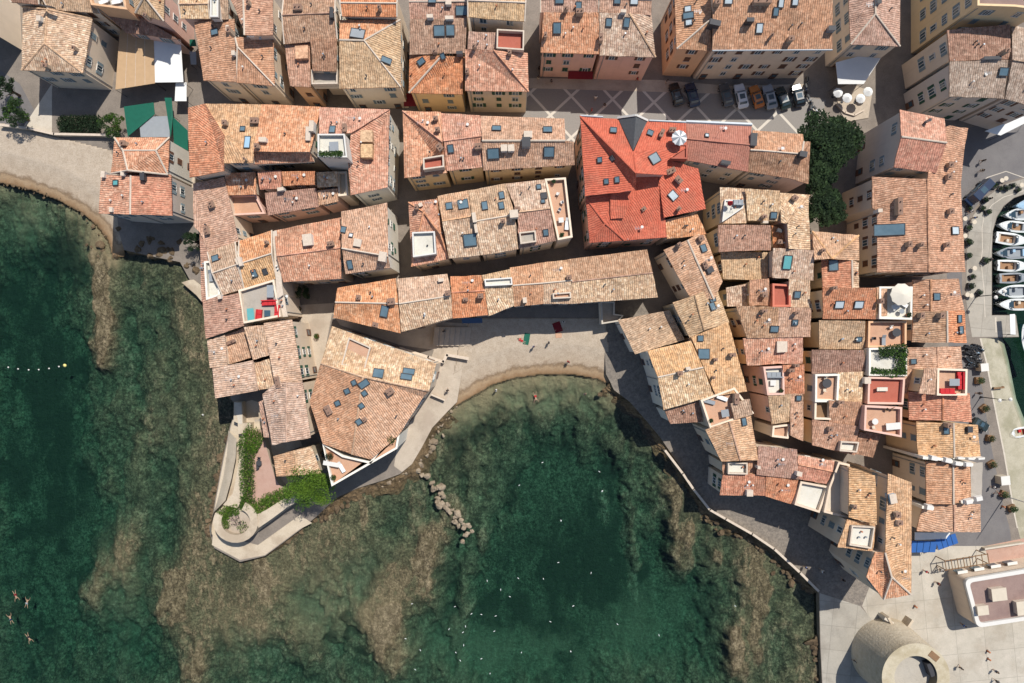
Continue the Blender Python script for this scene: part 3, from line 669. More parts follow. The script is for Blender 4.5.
def house(name, fr, quad, h, label, pal='tan', wall='cream', kind='g', rise=None, hips=(0, 0), ridge=None, pals=None, sky=(), chim=(), z0=-0.4,
          win=2, lit=False, doors=True, group=None, verge=True, fall=None, shut=None, cat='house', pts=None, faces=None, mats=None, base=0.0, vent=None):
    """quad: p0 p1 p2 p3 as read off the photograph (roof edge). Gable: ridge runs from the middle of p3-p0 to the middle of p1-p2."""
    hh = House(); hh.fr = fr
    P_ = lambda p, z: P3(fr, p[0], p[1], z)
    if pts is not None:
        kind = 'n' if kind == 'g' else kind
        vs = [P_(p, h + p[2]) for p in pts]; fs = [tuple(f) for f in faces]
        ridge_e = []
    else:
        n = len(quad)
        if kind == 'g':
            if ridge:      # turn the outline so that its first edge runs along the ridge
                def cost(k, r):
                    qq = quad[k:] + quad[:k]; m0 = ((qq[3][0] + qq[0][0]) / 2, (qq[3][1] + qq[0][1]) / 2); m1 = ((qq[1][0] + qq[2][0]) / 2, (qq[1][1] + qq[2][1]) / 2)
                    return math.hypot(r[0] - m0[0], r[1] - m0[1]) + math.hypot(r[2] - m1[0], r[3] - m1[1])
                k = min(range(4), key=lambda k: cost(k, ridge)); quad = quad[k:] + quad[:k]
            q = [P_(p, h) for p in quad]
            wid = ((q[0] - q[3]).length + (q[1] - q[2]).length) / 2
            rs = rise if rise is not None else min(2.2, 0.28 * wid / 2)
            if ridge:
                r0 = P_(ridge[0:2], h + rs); r1 = P_(ridge[2:4], h + rs)
            else:
                m0 = (q[3] + q[0]) / 2; m1 = (q[1] + q[2]) / 2
                r0 = m0.lerp(m1, hips[0]); r1 = m1.lerp(m0, hips[1]); r0.z = r1.z = h + rs
            vs = q + [r0, r1]; fs = [(0, 1, 5, 4), (4, 5, 2, 3)]
            if hips[0]: fs.append((3, 0, 4))
            if hips[1]: fs.append((1, 2, 5))
            if not hips[0]: fs = fs
        elif kind == 's':            # shed: high along p0-p1
            rs = rise if rise is not None else 1.0
            vs = [P_(quad[0], h + rs), P_(quad[1], h + rs), P_(quad[2], h), P_(quad[3], h)]; fs = [(0, 1, 2, 3)]
        else:                        # flat
            vs = [P_(p, h) for p in quad]; fs = [tuple(range(n))]
    # orient faces up
    F2 = []
    for f in fs:
        q = [vs[k] for k in f]; a = sum((q[i].x * q[(i + 1) % len(q)].y - q[(i + 1) % len(q)].x * q[i].y) for i in range(len(q)))
        F2.append(tuple(f) if a > 0 else tuple(reversed(f)))
    fs = F2
    cx = sum(v.x for v in vs) / len(vs); cy = sum(v.y for v in vs) / len(vs)
    root = empty(name, (cx, cy, base)); tag(root, label, cat, group)
    inv = Vector((-cx, -cy, -base))
    hh.root = root; hh.vs = vs; hh.fs = fs; hh.h = h; hh.inv = inv
    loc = [v + inv for v in vs]
    pl = pals if pals else [pal] * len(fs)
    mlist = []; fm = []
    for p in (mats if mats else pl):
        m = M[p] if p in M else tile_mat(p)
        if m not in mlist: mlist.append(m)
        fm.append(mlist.index(m))
    while len(fm) < len(fs): fm.append(fm[-1])
    wm_ = WALL[wall]
    L = loops_of(fs)
    if len(L) != 1: print('OUTLINES', len(L), label)
    hh.outline = [vs[k] for k in L[0]]
    # walls under the roof's outline
    ol = [loc[k] for k in L[0]]
    inn = offset_poly([(v.x, v.y, v.z) for v in ol], 0.28 if kind != 'f' else 0.06)
    W_ = MB(); nn_ = len(inn)
    top = [(p.x, p.y, p.z - 0.12) for p in inn]; bot = [(p.x, p.y, z0 - base) for p in inn]
    W_.add(bot + top, [(i, (i + 1) % nn_, nn_ + (i + 1) % nn_, nn_ + i) for i in range(nn_)], wm_)
    if kind == 'f' :
        # parapet round a flat roof
        ou = [(p.x, p.y) for p in ol]; i2 = offset_poly([(p.x, p.y, 0) for p in ol], 0.32)
        ht = 0.75; zz_ = h + inv.z
        for i in range(nn_):
            j = (i + 1) % nn_; a, b, c, d = ou[i], ou[j], i2[j], i2[i]
            W_.add([(a[0], a[1], zz_ - .25), (b[0], b[1], zz_ - .25), (c.x, c.y, zz_ - .25), (d.x, d.y, zz_ - .25), (a[0], a[1], zz_ + ht), (b[0], b[1], zz_ + ht), (c.x, c.y, zz_ + ht), (d.x, d.y, zz_ + ht)],
                   [(0, 1, 5, 4), (2, 3, 7, 6), (4, 5, 6, 7)], wm_)
        rf = MB(); rf.add([(p.x, p.y, zz_) for p in offset_poly([(p.x, p.y, 0) for p in ol], 0.2)], [tuple(range(nn_))], mlist[0]); rf.build('roof', root)
    else:
        slab_roof('roof', loc, fs, mlist, fm, root)
    W_.build('wall', root)
    # ridge and hip tiles: every inner edge where the roof folds outward
    if kind != 'f':
        cnt = {}
        for fi, f in enumerate(fs):
            for i in range(len(f)):
                e = tuple(sorted((f[i], f[(i + 1) % len(f)]))); cnt.setdefault(e, []).append(fi)
        rb = MB(); has = False
        rm_ = M['mortar'] if pal not in ('red', 'salmon') and RH.random() < .6 or pl[0] in M else tile_mat(pl[0])
        for e, ff in cnt.items():
            if len(ff) == 2 and max(loc[e[0]].z, loc[e[1]].z) > h + inv.z + 0.15:
                a, b = loc[e[0]], loc[e[1]]
                if (b - a).length > .5: rb.tube([a + Vector((0, 0, .03)), b + Vector((0, 0, .03))], 0.15, rm_, 5); has = True
        if has: rb.build('ridge_tiles', root)
        if kind == 'g' and verge and pal != 'red':
            for (ea, er, eb, on) in ((0, 4, 3, not hips[0] and not ridge), (1, 5, 2, not hips[1] and not ridge)):
                if on:
                    vb = MB(); vb.tube([loc[ea] + Vector((0, 0, .02)), loc[er] + Vector((0, 0, .04)), loc[eb] + Vector((0, 0, .02))], 0.13, M['mortar'], 4); vb.build('verge', root)
    # skylights
    for s_ in sky:
        x, y = s_[0], s_[1]; w_ = s_[2] if len(s_) > 2 else 0.9; l_ = s_[3] if len(s_) > 3 else 1.2; mt = s_[4] if len(s_) > 4 else 'skyglass'
        u, v = px(fr, x, y); pt, nrm = plane_hit(hh, u, v); put_skylight(hh, pt, nrm, w_, l_, mt)
    for c_ in chim:
        x, y = c_[0], c_[1]; w_ = c_[2] if len(c_) > 2 else 0.9; l_ = c_[3] if len(c_) > 3 else 0.6; ht = c_[4] if len(c_) > 4 else 1.5; mt = c_[5] if len(c_) > 5 else 'chimney'
        u, v = px(fr, x, y); pt, nrm = plane_hit(hh, u, v); put_chimney(hh, pt, nrm, w_, l_, ht, mt)
    nv = vent if vent is not None else (0 if kind == 'f' else RH.choice((1, 2, 2, 3)))
    for _ in range(nv):
        f = RH.choice(fs); q = [vs[k] for k in f]; r = [RH.random() ** .7 for _ in q]; t = sum(r); pt = sum((v * (w / t) for v, w in zip(q, r)), Vector())
        if kind == 'f': continue
        vb = MB(); vb.lathe((pt.x + inv.x, pt.y + inv.y, pt.z + inv.z - .15), [(0.09, 0), (0.09, .6), (0.16, .6), (0.14, .72)], M[RH.choice(('zinc', 'white', 'darkgrey', 'terracotta'))], 6); vb.build('vent_pipe', root)
    if kind != 'f' and RH.random() < .3:
        pt = vs[fs[0][0]].lerp(vs[fs[0][2]], .5); an = MB(); q = pt + inv; an.tube([q, q + Vector((0, 0, 2.2))], .025, 'zinc', 4); an.tube([q + Vector((-.6, 0, 2.1)), q + Vector((.6, 0, 2.1))], .018, 'zinc', 4)
        for k in range(5): an.tube([q + Vector((-.5 + .25 * k, -.3, 2.1)), q + Vector((-.5 + .25 * k, .3, 2.1))], .015, 'zinc', 4)
        an.build('antenna', root)
        dq = q + Vector((.9, .5, -.1)); dm_ = MB(); dm_.lathe((dq.x, dq.y, dq.z), [(.04, 0), (.04, .4), (.08, .4), (.22, .47), (.24, .49)], 'white', 10); dm_.build('satellite_dish', root)
    hh.win = win; hh.shut = shut; hh.inn = [(p.x - inv.x, p.y - inv.y, p.z - inv.z) for p in inn]; hh.lowwin = base; hh.doors = doors; hh.kind = kind
    HOUSES.append(hh)
    return hh
def put_skylight(hh, pt, nrm, w_, l_, mt):
    key = (w_, l_, mt)
    if key not in _skyl:
        b = MB(); t_ = 0.09
        for (cx, cy, dx, dy) in ((0, l_ / 2, w_ + t_, t_), (0, -l_ / 2, w_ + t_, t_), (w_ / 2, 0, t_, l_ - t_), (-w_ / 2, 0, t_, l_ - t_)): b.box((cx, cy, .06), (dx, dy, .16), 'darkgrey')
        p = MB(); p.box((0, 0, .05), (w_ - t_ + .01, l_ - t_ + .01, .05), mt)
        _skyl[key] = (b.mesh('skylight'), p.mesh('pane'))
    a, p = _skyl[key]
    o = bpy.data.objects.new('skylight', a); C.objects.link(o); o.parent = hh.root; o.location = pt + hh.inv + nrm * .15
    e = Vector((-nrm.y, nrm.x, 0)); e = e.normalized() if e.length > .03 else Vector((1, 0, 0)); f = nrm.cross(e)
    o.rotation_euler = Matrix((e, f, nrm)).transposed().to_euler()
    g = bpy.data.objects.new('pane', p); C.objects.link(g); g.parent = o
def put_chimney(hh, pt, nrm, w_, l_, ht, mt):
    e = Vector((-nrm.y, nrm.x, 0)); ang = math.atan2(e.y, e.x) if e.length > .05 else 0
    w_ *= .78; l_ *= .8; ht *= .72
    b = MB(); b.box((0, 0, ht / 2 - .35), (w_, l_, ht + .7), mt)
    if mt == 'chimney' or mt == 'mortar': b.box((0, 0, ht + .03), (w_ + .12, l_ + .12, .07), 'chimcap')
    else: b.box((0, 0, ht + .03), (w_ + .08, l_ + .08, .06), 'darkgrey' if mt in ('zinc', 'darkgrey') else 'mortar')
    o = b.build('chimney', hh.root, loc=pt + hh.inv, rz=ang)
    k = 2 if w_ > .8 else 1
    for i in range(k if mt in ('chimney', 'mortar') else 0):
        p = MB(); x = (i - (k - 1) / 2) * w_ * .5; p.lathe((x, 0, ht + .06), [(.08, 0), (.10, .05), (.09, .3), (.11, .34)], 'chimcap', 7); p.build('chimney_pot', o)
def box_on(hh, fr, quad, dz, name, mat, h0=None, parap=None, pm='mortar', sink=1.2):
    """a raised flat terrace or box on a house's roof: floor, low walls round it"""
    zs = []
    for x, y in quad:
        u, v = px(fr, x, y); zs.append(plane_hit(hh, u, v)[0].z)
    z = (max(zs) if h0 is None else h0) + dz
    w = ccw([(p.x, p.y, p.z) for p in (P3(fr, x, y, z) + hh.inv for x, y in quad)])
    b = MB(); zl = z + hh.inv.z
    b.prism([(p[0], p[1]) for p in w], zl - sink, zl, pm if parap else mat, top=mat)
    o = b.build(name, hh.root)
    if parap:
        q = MB(); i2 = offset_poly([(p[0], p[1], 0) for p in w], 0.22); n = len(w)
        for i in range(n):
            j = (i + 1) % n; a, c = w[i], w[j]; d, e = i2[j], i2[i]
            q.add([(a[0], a[1], zl - .2), (c[0], c[1], zl - .2), (d.x, d.y, zl - .2), (e.x, e.y, zl - .2), (a[0], a[1], zl + parap), (c[0], c[1], zl + parap), (d.x, d.y, zl + parap), (e.x, e.y, zl + parap)],
                  [(0, 1, 5, 4), (2, 3, 7, 6), (4, 5, 6, 7)], pm)
        q.build('parapet', o)
    hh.tz = z
    return z
def annex(hh, fr, quad, h, pal, wall='cream', kind='s', rise=.7, name='annex_roof', depth=1.5, hips=(0, 0)):
    """a lower or higher roofed piece that belongs to a house: its own roof and the walls below it"""
    if kind == 's': vs = [P3(fr, *quad[0], h + rise), P3(fr, *quad[1], h + rise), P3(fr, *quad[2], h), P3(fr, *quad[3], h)]; fs = [(0, 1, 2, 3)]
    else:
        q = [P3(fr, *p, h) for p in quad]; m0 = (q[3] + q[0]) / 2; m1 = (q[1] + q[2]) / 2; r0 = m0.lerp(m1, hips[0]); r1 = m1.lerp(m0, hips[1]); r0.z = r1.z = h + rise
        vs = q + [r0, r1]; fs = [(0, 1, 5, 4), (4, 5, 2, 3)] + ([(3, 0, 4)] if hips[0] else []) + ([(1, 2, 5)] if hips[1] else [])
    F2 = []
    for f in fs:
        q = [vs[k] for k in f]; a = sum((q[i].x * q[(i + 1) % len(q)].y - q[(i + 1) % len(q)].x * q[i].y) for i in range(len(q))); F2.append(tuple(f) if a > 0 else tuple(reversed(f)))
    fs = F2; loc = [v + hh.inv for v in vs]
    o = slab_roof(name, loc, fs, [M[pal] if pal in M else tile_mat(pal)], [0] * len(fs), hh.root)
    ol = [loc[k] for k in loops_of(fs)[0]]; inn = offset_poly([(v.x, v.y, v.z) for v in ol], .2); n = len(inn)
    w = MB(); zb = h + hh.inv.z - depth
    w.add([(p.x, p.y, min(zb, p.z - .2)) for p in inn] + [(p.x, p.y, p.z - .1) for p in inn], [(i, (i + 1) % n, n + (i + 1) % n, n + i) for i in range(n)], WALL[wall]); w.build('annex_wall', hh.root)
    if kind != 's':
        rb = MB(); rb.tube([loc[4] + Vector((0, 0, .03)), loc[5] + Vector((0, 0, .03))], .15, 'mortar', 5); rb.build('ridge_tiles', hh.root)
    return o
_winm = {}
def window_mesh(shut):
    if shut in _winm: return _winm[shut]
    f = MB(); w_, h_ = .95, 1.45
    for (x, z_, dx, dz) in ((0, h_ / 2, w_ + .16, .1), (0, -h_ / 2 - .03, w_ + .3, .1), (w_ / 2, 0, .08, h_), (-w_ / 2, 0, .08, h_), (0, 0, .06, h_)): f.box((x, .05, z_), (dx, .12, dz), 'white' if RH.random() < 2 else 'white')
    f.box((0, .02, 0), (w_ - .05, .05, h_ - .05), 'glass')
    s_ = None
    if shut:
        s_ = []
        for sgn in (-1, 1):
            m = MB(); m.box((sgn * (w_ / 2 + .29), .05, 0), (.46, .06, h_ + .05), shut)
            for k in range(6): m.box((sgn * (w_ / 2 + .29), .09, -.6 + k * .24), (.4, .03, .05), shut)
            s_.append(m.mesh('shutter'))
    _winm[shut] = (f.mesh('window'), s_); return _winm[shut]
def closed_window(shut):
    k = ('closed', shut)
    if k not in _winm:
        f = MB(); f.box((0, .04, -.8), (1.2, .16, .1), 'mortar')
        for s_ in (-1, 1):
            f.box((s_ * .25, .05, 0), (.47, .07, 1.5), shut or 'bluegrey')
            for q in range(6): f.box((s_ * .25, .095, -.6 + q * .24), (.4, .03, .05), shut or 'bluegrey')
        _winm[k] = (f.mesh('window'), None)
    return _winm[k]
def add_windows():
    outs = [[(p[0], p[1]) for p in h.inn] for h in HOUSES]
    bb = [(min(p[0] for p in o), max(p[0] for p in o), min(p[1] for p in o), max(p[1] for p in o)) for o in outs]
    nwin = 0
    dm = MB(); dm.box((0, .05, 1.05), (1.1, .12, 2.3), 'brownpaint'); dm.box((0, .13, 1.5), (.8, .03, .9), 'glass'); dm.box((.4, .16, 1.0), (.06, .08, .12), 'zinc'); dmesh = dm.mesh('door')
    for hi, h in enumerate(HOUSES):
        if not h.win: continue
        n = len(h.inn); shut = h.shut or [None, 'bluegrey', 'greenpaint', 'brownpaint', 'bluegrey'][hi % 5]; cnt = 0
        for i in range(n):
            a = Vector(h.inn[i]); b = Vector(h.inn[(i + 1) % n]); d = Vector((b.x - a.x, b.y - a.y)); L_ = d.length
            if L_ < 2.6: continue
            d /= L_; nr = Vector((d.y, -d.x)); mid = (a + b) / 2
            if nr.dot(Vector((-mid.x, -mid.y)).normalized()) < -0.3: continue
            ze = min(a.z, b.z)
            if L_ > 5 and ze - h.lowwin > 5:
                pm_ = Vector((a.x, a.y)) + d * .5 + nr * .08; dp = MB(); dp.tube([(pm_.x + h.inv.x, pm_.y + h.inv.y, 0.1 + h.inv.z), (pm_.x + h.inv.x, pm_.y + h.inv.y, ze + h.inv.z)], .06, 'zinc', 6); dp.build('downpipe', h.root)
            cols = max(1, int(L_ / 2.9)); rz = math.atan2(d.y, d.x) + math.pi
            for c in range(cols):
                t = (c + .5) / cols * L_ + RH.uniform(-.25, .25); p = Vector((a.x, a.y)) + d * t; q = p + nr * 0.9
                zmin = h.lowwin + .5
                for oi, o in enumerate(outs):
                    if oi == hi: continue
                    B = bb[oi]
                    if B[0] < q.x < B[1] and B[2] < q.y < B[3] and inpoly(q.x, q.y, o): zmin = max(zmin, HOUSES[oi].h + 2.2)
                zt = ze - 1.35; row = 0
                while zt > zmin + 1.0 and cnt < 44:
                    if RH.random() < .86:
                        if zt < zmin + 2.9 and zmin < 2 and h.doors and c % 2 == 0:
                            o = bpy.data.objects.new('door', dmesh); z_ = zmin - .5
                        else:
                            wf, ws = window_mesh(shut if RH.random() < .8 else None) if RH.random() < .75 else closed_window(shut); o = bpy.data.objects.new('window', wf); z_ = zt
                            if ws:
                                for s_ in ws: so = bpy.data.objects.new('shutter', s_); C.objects.link(so); so.parent = o
                        C.objects.link(o); o.parent = h.root; o.location = Vector((p.x + nr.x * .0, p.y + nr.y * .0, z_)) + h.inv; o.rotation_euler.z = rz; cnt += 1; nwin += 1
                        
                        if o.name.startswith('window'): sc_ = RH.uniform(.82, 1.12); o.scale = (sc_ * RH.uniform(.9, 1.05), 1, sc_)
                    zt -= 2.9; row += 1
    print('windows', nwin)
# ------------------------------------------------------------ the town, house by house
H = house
# --- top row, beside the small beach
h = H('house', '0', [(-90, -60), (-34, -60), (-31, 20), (-90, -20)], 12, 'plain cream corner house whose tall side wall faces the shaded garden yard', wall='cream', win=0)
h = H('house', 'A', [(10, -60), (205, -60), (200, 22), (60, 12)], 10, 'house with a brown roof corner beside the plain cream side wall', pal='dark', wall='cream')
h = H('house', 'A', [(115, 35), (470, 95), (422, 372), (110, 358)], 8.4, 'cream house under a pale tan hipped roof beside the brown canvas awning', pal='tan', wall='cream', pts=[(115, 35, 0), (470, 95, 0), (422, 372, 0), (110, 358, 0), (240, 48, 1.4), (228, 222, 1.6)], faces=[(0, 4, 5, 3), (4, 1, 2, 5), (3, 5, 2), (0, 1, 4)], chim=[(215, 105, 1, .8, 1.2, 'white'), (250, 345), (395, 255, .6, .5)], sky=[(240, 40, 2.0, .8)], shut='bluegrey', win=2)
h = H('house', 'A', [(205, -80), (440, -80), (512, 70), (245, 46)], 9.4, 'house with a tan roof between the hipped cream house and the lounger terrace', pal='olive', wall='cream', rise=.8)
hB = h = H('house', 'A', [(450, -60), (640, -60), (660, 60), (478, 36)], 10.5, 'house topped by a grey sun terrace with two white loungers', pal='greyfloor', kind='f', wall='orange')
h = H('house', 'A', [(665, -60), (835, -60), (835, 108), (690, 66)], 11, 'pink walled house under a tan hipped roof near the white awning', pal='olive', wall='pink', pts=[(665, -60, 0), (835, -60, 0), (835, 108, 0), (690, 66, 0), (735, -20, 1.6)], faces=[(0, 4, 3), (0, 1, 4), (1, 2, 4), (4, 2, 3)], chim=[(755, 90, .5, .5)])
h = H('house', 'A', [(530, 62), (690, 68), (905, 200), (640, 165)], 6.5, 'low shaded lean-to house with a dark brown roof behind the brown awning', pal='dark', kind='s', wall='pink', rise=1.2)
h = H('house', 'B', [(0, -30), (128, -30), (128, 80), (4, 80)], 11, 'house with a plain tan tiled roof above the green courtyard', pal='tan', wall='pink')
h = H('house', 'B', [(130, -30), (204, -30), (206, 82), (130, 84)], 11.5, 'narrow house with a slim white roof terrace between two tiled roofs', pal='olive', wall='white', kind='s')
box_on(h, 'B', [(134, -10), (168, -10), (168, 78), (134, 78)], .1, 'roof_terrace', 'whitefloor', parap=.5, pm='white')
h = H('house', 'B', [(60, 93), (232, 80), (240, 350), (100, 343)], 10, 'house with a brownish pink roof and one blue skylight facing the courtyard', pal='rose', wall='cream', kind='g', sky=[(150, 138)], chim=[(212, 130, 1.0, .5, 1.3, 'white'), (236, 235, .8, .6, 1.2, 'white')], pts=[(60, 93, 0), (232, 80, 1.4), (240, 350, 1.4), (100, 343, 0)], faces=[(0, 1, 2, 3)])
h = H('house', 'B', [(205, -30), (395, -30), (397, 150), (280, 150)], 12.5, 'taller orange brown house with a stepped white edged valley on its roof', pal='rose', wall='cream', ridge=(270, -30, 275, 150), chim=[(300, 20, .8, .5), (220, 140)])
h = H('house', 'B', [(235, 158), (398, 162), (404, 366), (240, 352)], 10.5, 'house with a hipped rosy roof and cream side wall at the alley corner', pal='rose', wall='cream', pts=[(235, 158, .8), (398, 162, 0), (404, 366, 0), (240, 352, 0), (245, 200, 1.6)], faces=[(0, 1, 2, 4), (4, 2, 3), (0, 4, 3)], shut='bluegrey')
h = H('house', 'B', [(445, -30), (664, -30), (672, 168), (445, 188)], 12, 'broad house with a mottled tan and grey roof and one big square chimney', pal='brown', wall='cream', chim=[(508, 40, 1.6, 1.0, 1.2), (650, 60, .6, 2, .8, 'darkgrey')])
h = H('house', 'B', [(445, 192), (552, 186), (558, 372), (470, 366)], 10.4, 'house with a rose roof carrying a raised box dormer beside a roof nook', pal='rose', wall='orange', kind='s', rise=1)
box_on(h, 'B', [(490, 196), (545, 192), (545, 248), (492, 250)], .5, 'dormer', tile_mat('pink'), sink=1.5)
h = H('house', 'B', [(556, 170), (670, 166), (668, 304), (566, 302)], 11.3, 'narrow house with raised red brown roof above a walled roof nook', pal='dark', wall='cream', kind='s', rise=1.0)
zz_t = box_on(h, 'B', [(566, 306), (678, 304), (678, 366), (568, 368)], -1.6, 'roof_terrace', 'greyfloor', parap=.9)
h = H('house', 'B', [(683, -30), (930, -30), (926, 72), (690, 68)], 12.8, 'house with a raised bright terracotta roof and grey gutter along its edge', pal='flame', wall='cream', chim=[(855, 42, .6, .6)])
h = H('house', 'B', [(680, 84), (940, 84), (922, 380), (680, 378)], 10.5, 'wide cream house with shuttered front under a hipped olive tan roof', pal='olive', wall='cream', pts=[(680, 84, 1.2), (940, 84, .8), (942, 372, 0), (680, 378, 0), (785, 172, 1.9), (680, 170, 1.9)], faces=[(0, 1, 4, 5), (5, 4, 2, 3), (1, 2, 4)], pals=['orange', 'olive', 'olive'], sky=[(758, 146, 2.2, 1.6, 'cover'), (880, 258, .9, 1.6)], shut='bluegrey')
# --- second block of the top row
h = H('house', 'C', [(40, -50), (288, -50), (285, 80), (42, 82)], 11.5, 'house with a rose roof, white dish and glass skylight above the crimson alley awning', pal='rose', wall='cream', sky=[(138, 5, 1.2, 1), (263, 46, 1.8, 1.4)], chim=[(208, 14, 1.1, 1.1, .8, 'white')], verge=False)
h = H('house', 'C', [(42, 82), (285, 78), (278, 226), (40, 232)], 11.0, 'house with a mottled grey tan roof and twin teal skylights', pal='brown', wall='cream', kind='s', rise=1.2, sky=[(168, 132, 1.7, 1.6), (215, 130, 1.3, 1.6)], chim=[(130, 80, 1.2, .6, 1.3, 'white'), (212, 84, 1.6, .6, 1.0, 'white'), (150, 228), (255, 232, 1.2, .5, 1, 'zinc')])
h = H('house', 'C', [(40, 236), (276, 242), (266, 402), (40, 396)], 9.5, 'cream house with a bright orange red hipped roof above the alley awning', pal='flame', wall='yellow', pts=[(40, 236, .8), (276, 242, .8), (268, 402, 0), (38, 396, 0), (178, 238, 1.8)], faces=[(0, 4, 3), (4, 1, 2, 3)], sky=[(92, 264), (181, 238, .7, .9)])
h = H('house', 'C', [(290, -50), (540, -50), (532, 92), (290, 72)], 13.5, 'tall house with a mottled gold tan roof and bare sunlit rear wall', pal='olive', wall='cream')
h = H('house', 'C', [(290, 134), (412, 138), (410, 214), (288, 208)], 11.2, 'low narrow house with a pale pink roof in front of the tall bare wall', pal='pink', wall='cream', kind='s', rise=.6)
box_on(h, 'C', [(414, 134), (530, 140), (528, 224), (412, 216)], -.2, 'roof_terrace', 'redfloor', parap=.9)
h = H('house', 'C', [(278, 210), (545, 226), (549, 391), (278, 388)], 10.8, 'house with a large hipped orange tan roof and plain grey front on the alley', pal='orange', wall='grey', pts=[(278, 210, 1.0), (545, 226, .0), (549, 391, 0), (278, 388, 0), (400, 214, 2.0)], faces=[(0, 4, 2, 3), (4, 1, 2)], chim=[(318, 206, .7, .5), (468, 232, .8, .6), (288, 312, .6, .8)])
# --- pink houses on the square
h = H('house', 'C', [(598, -50), (846, -50), (848, 52), (600, 54)], 11.6, 'house behind the pink fronts with a rosy roof and small blue skylights', pal='pink', wall='pink', sky=[(762, 26), (680, 4, 1.3, .8)])
h = H('house', 'C', [(612, 54), (848, 52), (850, 230), (600, 224)], 10.6, 'pink house with gold tan roof and a crimson awning over its shop', pal='orange', wall='pink', kind='s', rise=2.0, sky=[(670, 120, 1.2, 1.6)], chim=[(706, 48, .8, .5), (765, 60, 1.4, .8), (855, 170, .7, 1.4), (620, 160, .5, .9)], shut='greenpaint')
h = H('house', 'D', [(-90, -50), (130, -50), (134, 64), (-88, 52)], 11.8, 'house with a pink tan roof and aqua skylight at the alley beside the square', pal='pink', wall='pink', sky=[(60, 5, 1.2, 1.0, 'skyblind'), (-12, 2, 1, 1)], verge=False)
h = H('house', 'D', [(-88, 54), (134, 66), (152, 244), (-86, 236)], 10.6, 'pink house under a hipped tan roof at the mouth of the alley into the square', pal='tan', wall='pink', pts=[(-88, 54, 1.8), (40, 56, 1.9), (134, 66, .8), (152, 244, 0), (-86, 236, 0)], faces=[(0, 1, 3, 4), (1, 2, 3)], sky=[(-48, 96, .9, 1.2), (28, 96, .9, 1.4)], chim=[(12, 56, 1.0, .5, 1, 'white')], shut='brownpaint')
h = H('house', 'D', [(232, -60), (394, -60), (388, 217), (242, 208)], 11.5, 'orange walled corner house with rosy tan roof and a row of three skylights', pal='rose', wall='orange', sky=[(290, 40, .9, 1.0, 'skyblind'), (292, 68, 1.0, 1.6), (294, 98, .9, 1.0, 'skyblind')], chim=[(398, 110, 1.0, 2.0, 1.6, 'darkgrey')], pts=[(232, -60, 0), (394, -60, 1.5), (388, 217, 0), (242, 208, 0), (390, 80, 1.9)], faces=[(0, 1, 4, 3), (3, 4, 2)], shut='brownpaint')
h = H('house', 'D', [(398, -60), (908, -60), (906, 211), (394, 214)], 12.5, 'long beige four storey house facing the parked cars, with a broad rust brown roof', pal='brown', wall='beige', kind='s', rise=3.2, pals=['rose'], sky=[(462, 2, 1.2, 1.0, 'skyblind'), (686, 14, .8, 1.2, 'skyblind'), (664, 50, .8, 1.2), (594, 120, 1.0, 1.4, 'skyblind'), (746, 8, .9, 1.0, 'skyblind')], chim=[(545, 100, 1.4, .7, 1.8, 'darkgrey'), (640, 160, .4, .4), (720, 175, 1.0, .8), (895, 130, 1.4, .8, 1.2, 'zinc'), (600, 15, 3.4, .8, 1.4), (410, 20, 1, .8)], shut='brownpaint')
h = H('house', 'E', [(118, -60), (390, -60), (388, 236), (136, 226)], 9.5, 'beige house with a speckled pink grey roof behind the cafe canopy', pal='pink', wall='cream', pts=[(118, -170, 0), (390, -170, 0), (388, 236, 0), (136, 226, 0), (262, -120, 1.6), (262, 70, 1.6)], faces=[(0, 4, 5, 3), (4, 1, 2, 5), (3, 5, 2), (0, 1, 4)], chim=[(270, 8, 1.4, .8, 1, 'zinc')])
# --- tall houses by the old harbour
h = H('house', 'E', [(765, -420), (1100, -420), (1100, 64), (955, 46), (765, 40)], 16.5, 'tall yellow house with grey shutters and a flat mauve roof', pal='mauve', wall='yellow', kind='f', shut='bluegrey')
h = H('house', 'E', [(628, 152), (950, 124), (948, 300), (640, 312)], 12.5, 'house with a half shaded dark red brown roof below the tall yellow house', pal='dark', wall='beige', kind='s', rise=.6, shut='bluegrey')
h = H('house', 'E', [(640, 314), (940, 304), (918, 502), (640, 492)], 11.6, 'pale pink house with a mottled grey roof facing the stepped lane', pal='grey', wall='grey', kind='s', rise=1.6, sky=[(912, 366, 1.4, 1.2)], chim=[(850, 300, 3.4, .5, .6, 'zinc'), (912, 270, .9, .6)], shut='greenpaint')
h = H('house', 'E', [(955, 124), (1120, 170), (1120, 560), (920, 502), (944, 300)], 11.5, 'pinkish corner house with a grey tan roof above the white harbour canopy', pal='grey', wall='grey', pts=[(955, 124, 0), (1120, 170, 0), (1120, 560, 0), (922, 502, 0), (962, 306, 1.8), (1120, 330, 1.8)], faces=[(0, 1, 5, 4), (4, 5, 2, 3)])
